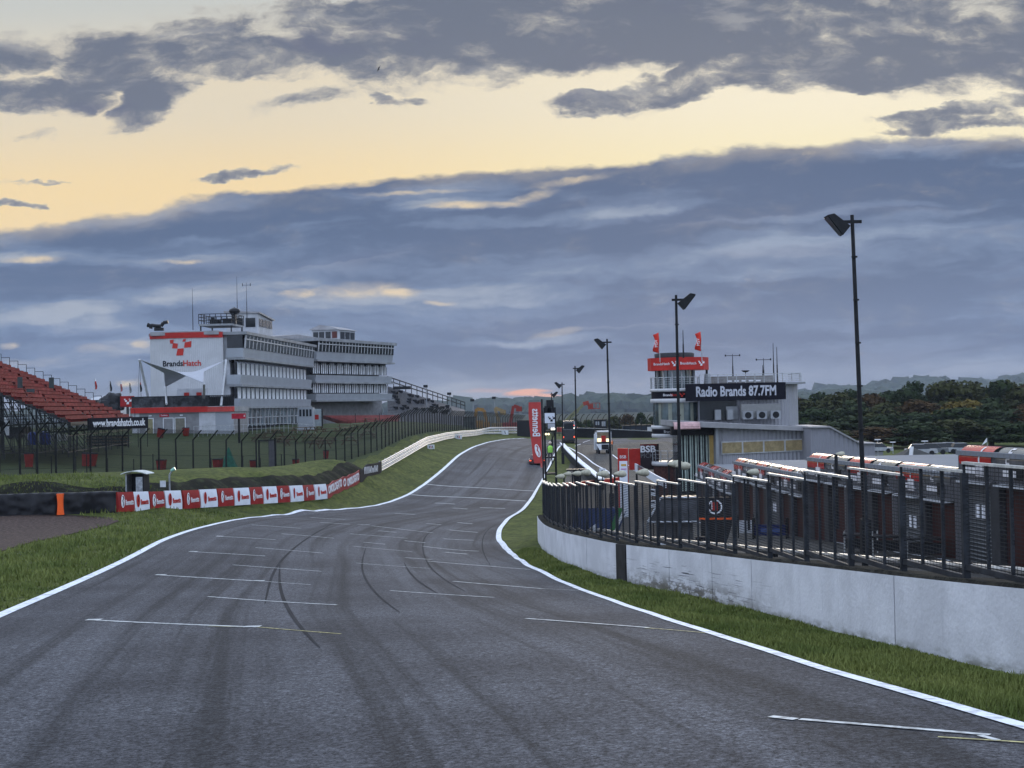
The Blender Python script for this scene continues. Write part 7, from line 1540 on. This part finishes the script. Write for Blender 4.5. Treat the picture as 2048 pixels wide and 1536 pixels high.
def farbox(px0, px1, py0, py1, D, name, lab, cat, mm, depth=3, parts=None):
    a = at(px0, py1, D); b = at(px1, py0, D); g = Z((a.x+b.x)/2, D); t = thing(name, lab, cat, ((a.x+b.x)/2, D, a.z)); w = (b.x-a.x)/2; h = b.z-a.z
    MB().box(-w, w, 0, depth, min(0, g - a.z - .2), h).build('body', mm, t)
    MB().box(-w-.1, w+.1, -.1, depth+.1, h+.003, h+.15).build('roof', m_dark, t)
    if parts:
        for (u0,u1,v0,v1,m_) in parts: MB().box(-w+2*w*u0, -w+2*w*u1, -.06, -.003, h*v0, h*v1).build('window', m_, t)
    return t
farbox(1034, 1060, 842, 857, 246, 'shipping_container', 'black container box at the end of the crash barrier', 'container', m_black)
farbox(1189, 1213, 840, 858, 270, 'timing_cabin', 'dark cabin with two pale windows behind the far tyre barrier', 'cabin', m_dark, parts=[(.1,.4,.45,.85,m_panel),(.62,.75,.3,.85,m_chalk),(.8,.9,.3,.85,m_panel)])
farbox(1246, 1310, 851, 865, 262, 'dark_trailer', 'long dark blue trailer beyond the far tyre barrier', 'trailer', mat('dark blue paint', (.012,.018,.03), .5), parts=[(.74,.9,.1,.8,m_wallw)])
farbox(928, 950, 835, 858, 236, 'steel_cage', 'grey steel cage frame behind the crash barrier on the crest', 'cage', mat('dim steel', (.06,.075,.07), .5), parts=[(.55,.8,.35,.65,m_black)])
farbox(1128, 1150, 842, 855, 262, 'lorry', 'white lorry roof behind the black van', 'lorry', m_wallw)
# cherry picker
p = onz(at(1135, 850, 300).x, 300); t = thing('cherry_picker', 'telescopic cherry picker with raised olive boom and red basket', 'cherry picker', p)
A_, B_, C_ = at(1133, 842, 300), at(1170, 806, 300), at(1180, 816, 300)
mb = MB(); mb.bar(A_, A_.lerp(B_, .6), .9, .9); mb.bar(A_.lerp(B_, .5), B_, .6, .6); mb.build('boom', mat('olive paint', (.17,.17,.09), .5), t, world=True); m_fr = mat('faded red steel', (.30,.045,.03), .5)
mb = MB(); mb.bar(B_ - Vector((.4,0,.2)), B_ + Vector((.8,0,.1)), .7, .8); mb.bar(B_ + Vector((.5,0,0)), C_, .5, .5); mb.build('jib', m_fr, t, world=True)
bk = at(1188, 818, 300); mb = MB(); mb.box(bk.x-1.3, bk.x+1.3, 299.4, 300.6, bk.z, bk.z+.15)
for x in (-1.2,-.4,.4,1.2): mb.box(bk.x+x-.06, bk.x+x+.06, 299.45, 299.55, bk.z, bk.z+1.3)
mb.box(bk.x-1.3, bk.x+1.3, 299.45, 299.55, bk.z+1.2, bk.z+1.3); mb.box(bk.x-.9, bk.x-.2, 299.6, 300.2, bk.z+.15, bk.z+1.1); mb.build('basket', m_fr, t, world=True)
mb = MB(); mb.box(p.x-2.2, p.x+2.2, 298.8, 301.2, p.z+.6, p.z+2.0); mb.build('chassis', m_fr, t, world=True)
for x in (-1.6,1.6): MB().tube((p.x+x,298.6,p.z+.55),(p.x+x,299,p.z+.55),.55,n=14).build('wheel', m_black, t, world=True)
def digger(pts, D, col, lab):
    P = [at(px, py, D) for px, py in pts]; b = onz(P[0].x, D); t = thing('excavator', lab, 'excavator', b, 0, 'excavators beyond the crest fence'); m_ = mat('dull ' + col[0], col[1], .6, var=.2)
    mb = MB()
    for a, c in zip(P, P[1:]): mb.bar(a, c, .6, .7)
    mb.build('arm', m_, t, world=True); MB().box(b.x-1.6, b.x+1.6, D-.9, D+1.5, b.z+.8, b.z+2.4).build('cab', m_, t, world=True); MB().box(b.x-1.9, b.x+1.9, D-1.2, D+1.6, b.z, b.z+.79).build('track', m_black, t, world=True); e_ = P[-1]; MB().box(e_.x-.6, e_.x+.6, D-.4, D+.5, e_.z-.8, e_.z+.2).build('bucket', m_, t, world=True)
digger([(950,842),(953,818),(968,820),(974,846)], 290, ('ochre paint', (.30,.16,.04)), 'ochre excavator with raised arm, left of the three'); digger([(998,845),(990,816),(1006,822)], 295, ('sand paint', (.26,.19,.09)), 'sandy yellow excavator, middle of the three'); digger([(1020,848),(1027,812),(1038,815)], 290, ('rust red paint', (.24,.03,.02)), 'rusty red excavator near the container, right of the three')
for i, (px, pt, D, lab) in enumerate(((854,774,300,'left one above the grey stand'),(901,789,310,'second one, above the catch fence'),(947,802,310,'third and shorter one'),(990,797,330,'fourth one, thin and pale'))):
    g = at(px, 850, D); g = onz(g.x, D); H = at(px, pt, D).z - g.z; t = thing('lamp_post', 'distant thin lamp post beyond the grey stand, ' + lab, 'lamp post', g, 0, 'distant lamp posts'); MB().tube((0,0,0),(0,0,H),.12,.09,6).build('pole', m_fascia, t); MB().box(-.6,.3,-.3,.3,H-.1,H+.45).build('lamp_head', m_dark, t)
# far fence along the outside of the far bend
t = thing('catch_fence', 'thin curved top debris fence posts round the far bend', 'fence', onz(at(1220,860,255).x, 255)); pv = None
for px in range(1085, 1330, 11):
    D = 256 + (px - 1085) * -.02; g = at(px, 860, D); g = onz(g.x, D, -.2); hz = at(px, 838, D).z
    mb = MB(); mb.tube(g, (g.x, g.y, hz), .07, n=5); mb.tube((g.x, g.y, hz), (g.x+.3, g.y, hz+.6), .06, n=5); mb.tube((g.x+.3, g.y, hz+.6), (g.x+.7, g.y, hz+.9), .06, n=5); mb.build('post', m_post, t, world=True)
# car park things at the right
m_carw = mat('white car paint', (.34,.35,.37), .25, spec=.6); m_carg = mat('grey car paint', (.12,.13,.14), .25, spec=.6)
def carbuild(m_):
    t = thing('parked_car', 'x', 'car'); mb = MB(); mb.hexa([(-2.1,-.85,.3),(2.1,-.85,.3),(2.1,.85,.3),(-2.1,.85,.3),(-2.1,-.85,.85),(2.0,-.85,.8),(2.0,.85,.8),(-2.1,.85,.85)]); mb.build('body', m_, t)
    mb = MB(); mb.hexa([(-1.6,-.8,.851),(1.1,-.8,.83),(1.1,.8,.83),(-1.6,.8,.851),(-1.2,-.65,1.4),(.4,-.65,1.4),(.4,.65,1.4),(-1.2,.65,1.4)]); c_ = mb.build('cabin', m_glass, t); MB().box(-1.18,.38,-.64,.64,1.402,1.44).build('roof', m_, c_)
    for x in (-1.3,1.3):
        for y_ in (-.82,.82): MB().tube((x,y_-.1,.32),(x,y_+.1,.32),.33,n=12).build('wheel', m_black, t)
    return t
c1 = carbuild(m_carw); c2 = carbuild(m_carg); cs = [(1842,900,140,0),(1866,898,146,1),(1884,897,150,0),(1903,896,152,0),(1925,897,150,0),(1760,896,170,0),(1722,893,178,1)]
labs = ['white car just right of the leaning white post','grey car second right of the leaning white post','white car in the middle of the far car park','white car under the far car park lamp','white car left of the nearest red canopy','white car right of the corrugated shed','grey car behind the corrugated shed']
first = [True, True]
for (px, py, D, kd), lb_ in zip(cs, labs):
    g = at(px, py, D); src = (c1, c2)[kd]; o = src if first[kd] else copy_tree(src); first[kd] = False; o.location = (g.x, g.y, g.z - .55); o.scale = (.75, .75, .8); o.rotation_euler = (0, 0, random.uniform(-.4, .4)); tag(o, lb_, group='cars in the far car park')
for (px, pt, pb_, D, lab) in ((1756,880,910,175,'left one'),(1850,883,905,165,'right one by the white cars'),(1786,885,905,190,'thin middle one')):
    g = at(px, pb_, D); t = thing('lamp_post', 'short pale lamp post in the far car park, ' + lab, 'lamp post', g, 0, 'car park lamp posts'); H = at(px, pt, D).z - g.z; MB().tube((0,0,-1),(0,0,H),.06).build('pole', m_fascia, t); MB().box(-.35,.35,-.15,.15,H,H+.1).build('lamp_head', m_chalk, t)
# far car park ground panel is terrain; long low white shed beyond
farbox(1744, 1766, 903, 907, 185, 'marquee', 'long low white marquee before the woodland', 'marquee', m_wallg)

# ================================================================== WOODLAND AND HILLS
def leafcloud(seed, R_=4.5, H=8.0, n=2600, leaf=.34, base=.25):
    r = np.random.default_rng(seed); cen = []
    for k in range(22):
        a = r.uniform(0, 2*PI); v = r.uniform(base, 1); rad = R_ * (math.sin(PI * min(1, .25 + v * .72)) ** .7) * r.uniform(.35, .85); cen.append((rad*math.cos(a), rad*math.sin(a), H*v*.93, r.uniform(.9, 1.9)))
    cen = np.array(cen); ci = r.integers(0, len(cen), n); d = r.normal(size=(n, 3)); d /= np.linalg.norm(d, axis=1)[:, None]; rr = cen[ci, 3] * (r.random(n) ** .25)
    P = cen[ci, :3] + d * rr[:, None] * np.array([1, 1, .72]); nrm = d + r.normal(0, .5, (n, 3)); nrm /= np.linalg.norm(nrm, axis=1)[:, None]
    t1 = np.cross(nrm, r.normal(size=(n, 3))); t1 /= np.linalg.norm(t1, axis=1)[:, None]; t2 = np.cross(nrm, t1); s = leaf * r.uniform(.5, 1.3, n)[:, None]
    v = np.stack([P - t1*s, P - t2*s*.7, P + t1*s, P + t2*s*.7], 1); return v.reshape(-1, 3)
def crown_mesh(name, seed, m, **k):
    v = leafcloud(seed, **k); n = len(v) // 4; me = bpy.data.meshes.new(name); me.vertices.add(n*4); me.vertices.foreach_set('co', v.ravel()); me.loops.add(n*4); me.loops.foreach_set('vertex_index', np.arange(n*4)); me.polygons.add(n); me.polygons.foreach_set('loop_start', np.arange(0, n*4, 4)); me.polygons.foreach_set('loop_total', np.full(n, 4)); me.materials.append(m); me.update(calc_edges=True); return me
LEAF = {'dark green': ((.016,.030,.010),(.034,.052,.016)), 'olive green': ((.030,.036,.010),(.060,.064,.018)), 'russet brown': ((.042,.026,.010),(.085,.050,.018)), 'golden': ((.080,.058,.012),(.15,.11,.022)), 'dull green': ((.022,.036,.014),(.045,.062,.024))}
CM = {}
for i, (nm, (c1_, c2_)) in enumerate(LEAF.items()):
    c1_ = tuple(v * .7 for v in c1_); c2_ = tuple(v * .85 for v in c2_)
    m_ = mat('leaves ' + nm, c1_, .9, var=.1, scale=.45, col2=c2_, vlo=.36, vhi=.64, spec=.15); CM[nm] = [crown_mesh('crown', 10 + i * 3 + j, m_) for j in range(2)]
tk = MB(); tk.tube((0,0,-.5),(.1,0,3.2),.32,.2,8); 
for a in range(5): w_ = a * 1.3; tk.tube((.1,0,2.2 + a*.3),(1.8*math.cos(w_),1.8*math.sin(w_),4.6 + a*.4),.13,.05,6)
tk = tk.mesh('trunk', mat('bark', (.035,.028,.022), .9))
def tree(x, y, z, h, wd, kind, lab, grp, rot, j=0):
    t = thing('tree', lab, 'tree', (x, y, z), rot, grp); s = h / 8.2; t.scale = (wd / 9.5, wd / 9.5, s)
    for nm, me_ in (('crown', CM[kind][j]), ('trunk', tk)): o = bpy.data.objects.new(nm, me_); C.objects.link(o); o.parent = t
    return t
# woodland top outline (photograph pixels) for the near wood on the right
top = [(1620,800),(1660,790),(1700,788),(1740,795),(1780,780),(1830,778),(1870,772),(1910,768),(1950,775),(1990,770),(2030,765),(2070,762),(2120,758)]
tl = random.Random(11); kinds = ['dark green','olive green','dark green','dark green','dull green','olive green','dark green','russet brown','dull green']
rowsT = [(300, -8, 66), (275, 2, 70), (250, 20, 74), (226, 42, 80), (205, 70, 86)]
rown = ['back row','fourth row','third row','second row','front row']; used = {}
for ri, (D, drop, stepx) in enumerate(rowsT):
    px = 1590 + ri * 17
    while px < 2130:
        py = np.interp(px, [a for a, b in top], [b for a, b in top]) + drop + tl.uniform(-8, 9); Dj = D + tl.uniform(-7, 7); p = at(px, py, Dj); g = Z(p.x, p.y); g = max(g, p.z - 15)
        kind = tl.choice(kinds); kind = 'golden' if (ri == 2 and abs(px - 1915) < 37) else (kind if kind != 'golden' else 'olive green')
        side = 'by the grey shed' if px < 1700 else ('at the picture edge' if px > 1990 else ('above the red canopies' if px > 1850 else 'right of the tallest pole'))
        tree(p.x, p.y, g, p.z - g, stepx * 2.0 * Dj / 2844, kind, '%s tree in the %s of the wood, %s' % (kind, rown[ri], side), 'trees of the wood beyond the car park', tl.uniform(0, 6), tl.randint(0, 1)); px += stepx * tl.uniform(.75, 1.1)
# small trees beyond the far bend
for i, (px, py, D, w, kind) in enumerate(((1150,838,330,40,'dull green'),(1228,832,330,44,'olive green'),(1255,828,335,46,'russet brown'),(1282,826,330,42,'dark green'),(1306,834,325,40,'dull green'),(1178,842,325,34,'dark green'),(1330,836,320,40,'dark green'),(1108,842,340,30,'dull green'),(1205,846,320,30,'russet brown'))):
    p = at(px, py, D); g = at(px, 870, D).z; tree(p.x, D, g, p.z - g, w * D / 2844, kind, '%s tree behind the far bend, number %s from the left' % (kind, ['three','five','six','seven','eight','second','nine','first','four'][i]) if False else '%s hazy tree behind the far bend fence' % kind, 'trees behind the far bend', i, i % 2)
for i, px in enumerate(range(1080, 1350, 19)):
    D = 352 + (i % 3) * 8; kind = kinds[i % len(kinds)]; p = at(px, 843 + 4 * math.sin(i * 2.1), D); g = at(px, 872, D).z
    tree(p.x, D, g, p.z - g, 36 * D / 2844, kind, 'low %s tree in the hedge line beyond the far bend' % kind, 'hedge line trees beyond the far bend', i * 1.7, i % 2)
# distant wooded ridges
def ridge(name, prof, D, thick, col, col2, seed, csize, lab):
    D = D * 4.2; thick = thick * 4.2; csize = csize * 4.2; pts = [at(px, py, D) for px, py in prof]; n = 160; xs = np.linspace(pts[0].x, pts[-1].x, n); zs = np.interp(xs, [p.x for p in pts], [p.z for p in pts]); r = np.random.default_rng(seed)
    rows = 9; V = []; 
    for j in range(rows):
        v = j / (rows - 1)
        for i in range(n): V.append((xs[i] * (1 - .0 * v), D - thick * (1 - v), (-4) + (zs[i] - csize * .9 + 4) * (v ** 1.1)))
    Fc = [(j*n+i, j*n+i+1, (j+1)*n+i+1, (j+1)*n+i) for j in range(rows-1) for i in range(n-1)]
    me = bpy.data.meshes.new(name); me.from_pydata(V, [], Fc); m_ = mat(name + ' soil', tuple(c * .4 for c in col), .95, spec=0.05); me.materials.append(m_); tag(link(me, name, smooth=True), kind='structure')
    N_ = int((xs[-1] - xs[0]) / csize * 22); xx = r.uniform(xs[0], xs[-1], N_); vv = r.random(N_) ** .8; vv[:N_ // 4] = 1; zz_ = -4 + (np.interp(xx, xs, zs) - csize * .9 + 4) * vv ** 1.1; yy = D - thick * (1 - vv)
    bm_ = bmesh.new(); bmesh.ops.create_icosphere(bm_, subdivisions=2, radius=1); bv = np.array([v.co[:] for v in bm_.verts]); bf = np.array([[v.index for v in f.verts] for f in bm_.faces]); bm_.free()
    allv = []; allf = []
    for k in range(N_):
        s = csize * r.uniform(.55, 1.25); nz = np.array([mathutils.noise.noise(Vector(b * 1.8 + k)) for b in bv]); w = bv * (1 + nz[:, None] * .55) * np.array([1, 1, .85]) * s + np.array([xx[k], yy[k], zz_[k] + s * .1]); allf.append(bf + len(bv) * k); allv.append(w)
    me = bpy.data.meshes.new('woodland'); me.from_pydata(np.concatenate(allv).tolist(), [], np.concatenate(allf).tolist()); me.materials.append(mat(name + ' leaves', col, .95, var=.1, scale=.05, col2=col2, vlo=.38, vhi=.62, spec=.1, bump=1, bscale=.5)); o = link(me, 'woodland'); tag(o, lab, kind='stuff')
ridge('hill', [(-900,835),(0,836),(400,826),(700,818),(870,812),(905,807),(935,809),(960,812),(985,812),(1000,806),(1020,808),(1045,812),(1080,806),(1110,812)], 700, 120, (.035,.048,.030), (.055,.068,.040), 1, 5.5, 'far wooded ridge behind the crest fence')
ridge('hill', [(1060,812),(1090,800),(1110,798),(1130,800),(1165,796),(1185,792),(1215,796),(1240,792),(1262,800),(1290,796),(1330,790),(1420,796),(1600,788),(1680,790)], 620, 130, (.030,.042,.028), (.052,.062,.038), 2, 5.0, 'hazy wooded ridge behind the far bend')
ridge('hill', [(1560,800),(1615,785),(1640,783),(1650,772),(1680,778),(1720,775),(1740,770),(1765,768),(1800,760),(1850,757),(1900,762),(1950,764),(2000,758),(2030,754),(2100,750),(2500,740)], 800, 160, (.030,.042,.030), (.050,.060,.040), 3, 6.5, 'hazy wooded hill above the autumn wood')
# bird
p = at(757, 137, 60); t = thing('bird', 'small dark bird flying in the clear band of sky', 'bird', p, R(20)); k = 60/2844
mb = MB(); mb.hexa([(-.5*k,-.1,-3*k),(.5*k,-.1,-3*k),(.5*k,.1,-3*k),(-.5*k,.1,-3*k),(0,-.03,3*k),(1.2*k,-.03,3*k),(1.2*k,.03,3*k),(0,.03,3*k)]); mb.hexa([(0,-.02,-1*k),(1*k,-.02,-1*k),(1*k,.02,-1*k),(0,.02,-1*k),(3*k,-.05,6*k),(3.5*k,-.05,6*k),(3.5*k,.0,6*k),(3*k,.0,6*k)]); mb.hexa([(-3.5*k,-.02,-6.5*k),(-3*k,-.02,-6.5*k),(-3*k,.02,-6.5*k),(-3.5*k,.02,-6.5*k),(-1*k,-.02,0),(0,-.02,0),(0,.02,0),(-1*k,.02,0)]); mb.build('body', m_black, t)
# ================================================================== HAZE
hz = MB().box(-1450, 1450, -60, 1500, -12, 60).mesh('haze', []) if False else None
def haze():
    mb = MB(); mb.box(-3500, 3500, -40, 4200, -20, 260); me = bpy.data.meshes.new('haze'); me.from_pydata(mb.v, [], mb.f)
    m = bpy.data.materials.new('haze air'); m.use_nodes = True; T = m.node_tree; T.nodes.clear(); o_ = T.nodes.new('ShaderNodeOutputMaterial'); v = T.nodes.new('ShaderNodeVolumePrincipled'); v.inputs['Color'].default_value = (.72,.82,1,1); v.inputs['Density'].default_value = 0.00009; v.inputs['Anisotropy'].default_value = .2
    T.links.new(v.outputs[0], o_.inputs['Volume']); me.materials.append(m); o = link(me, 'haze'); tag(o, kind='stuff'); return o
haze()
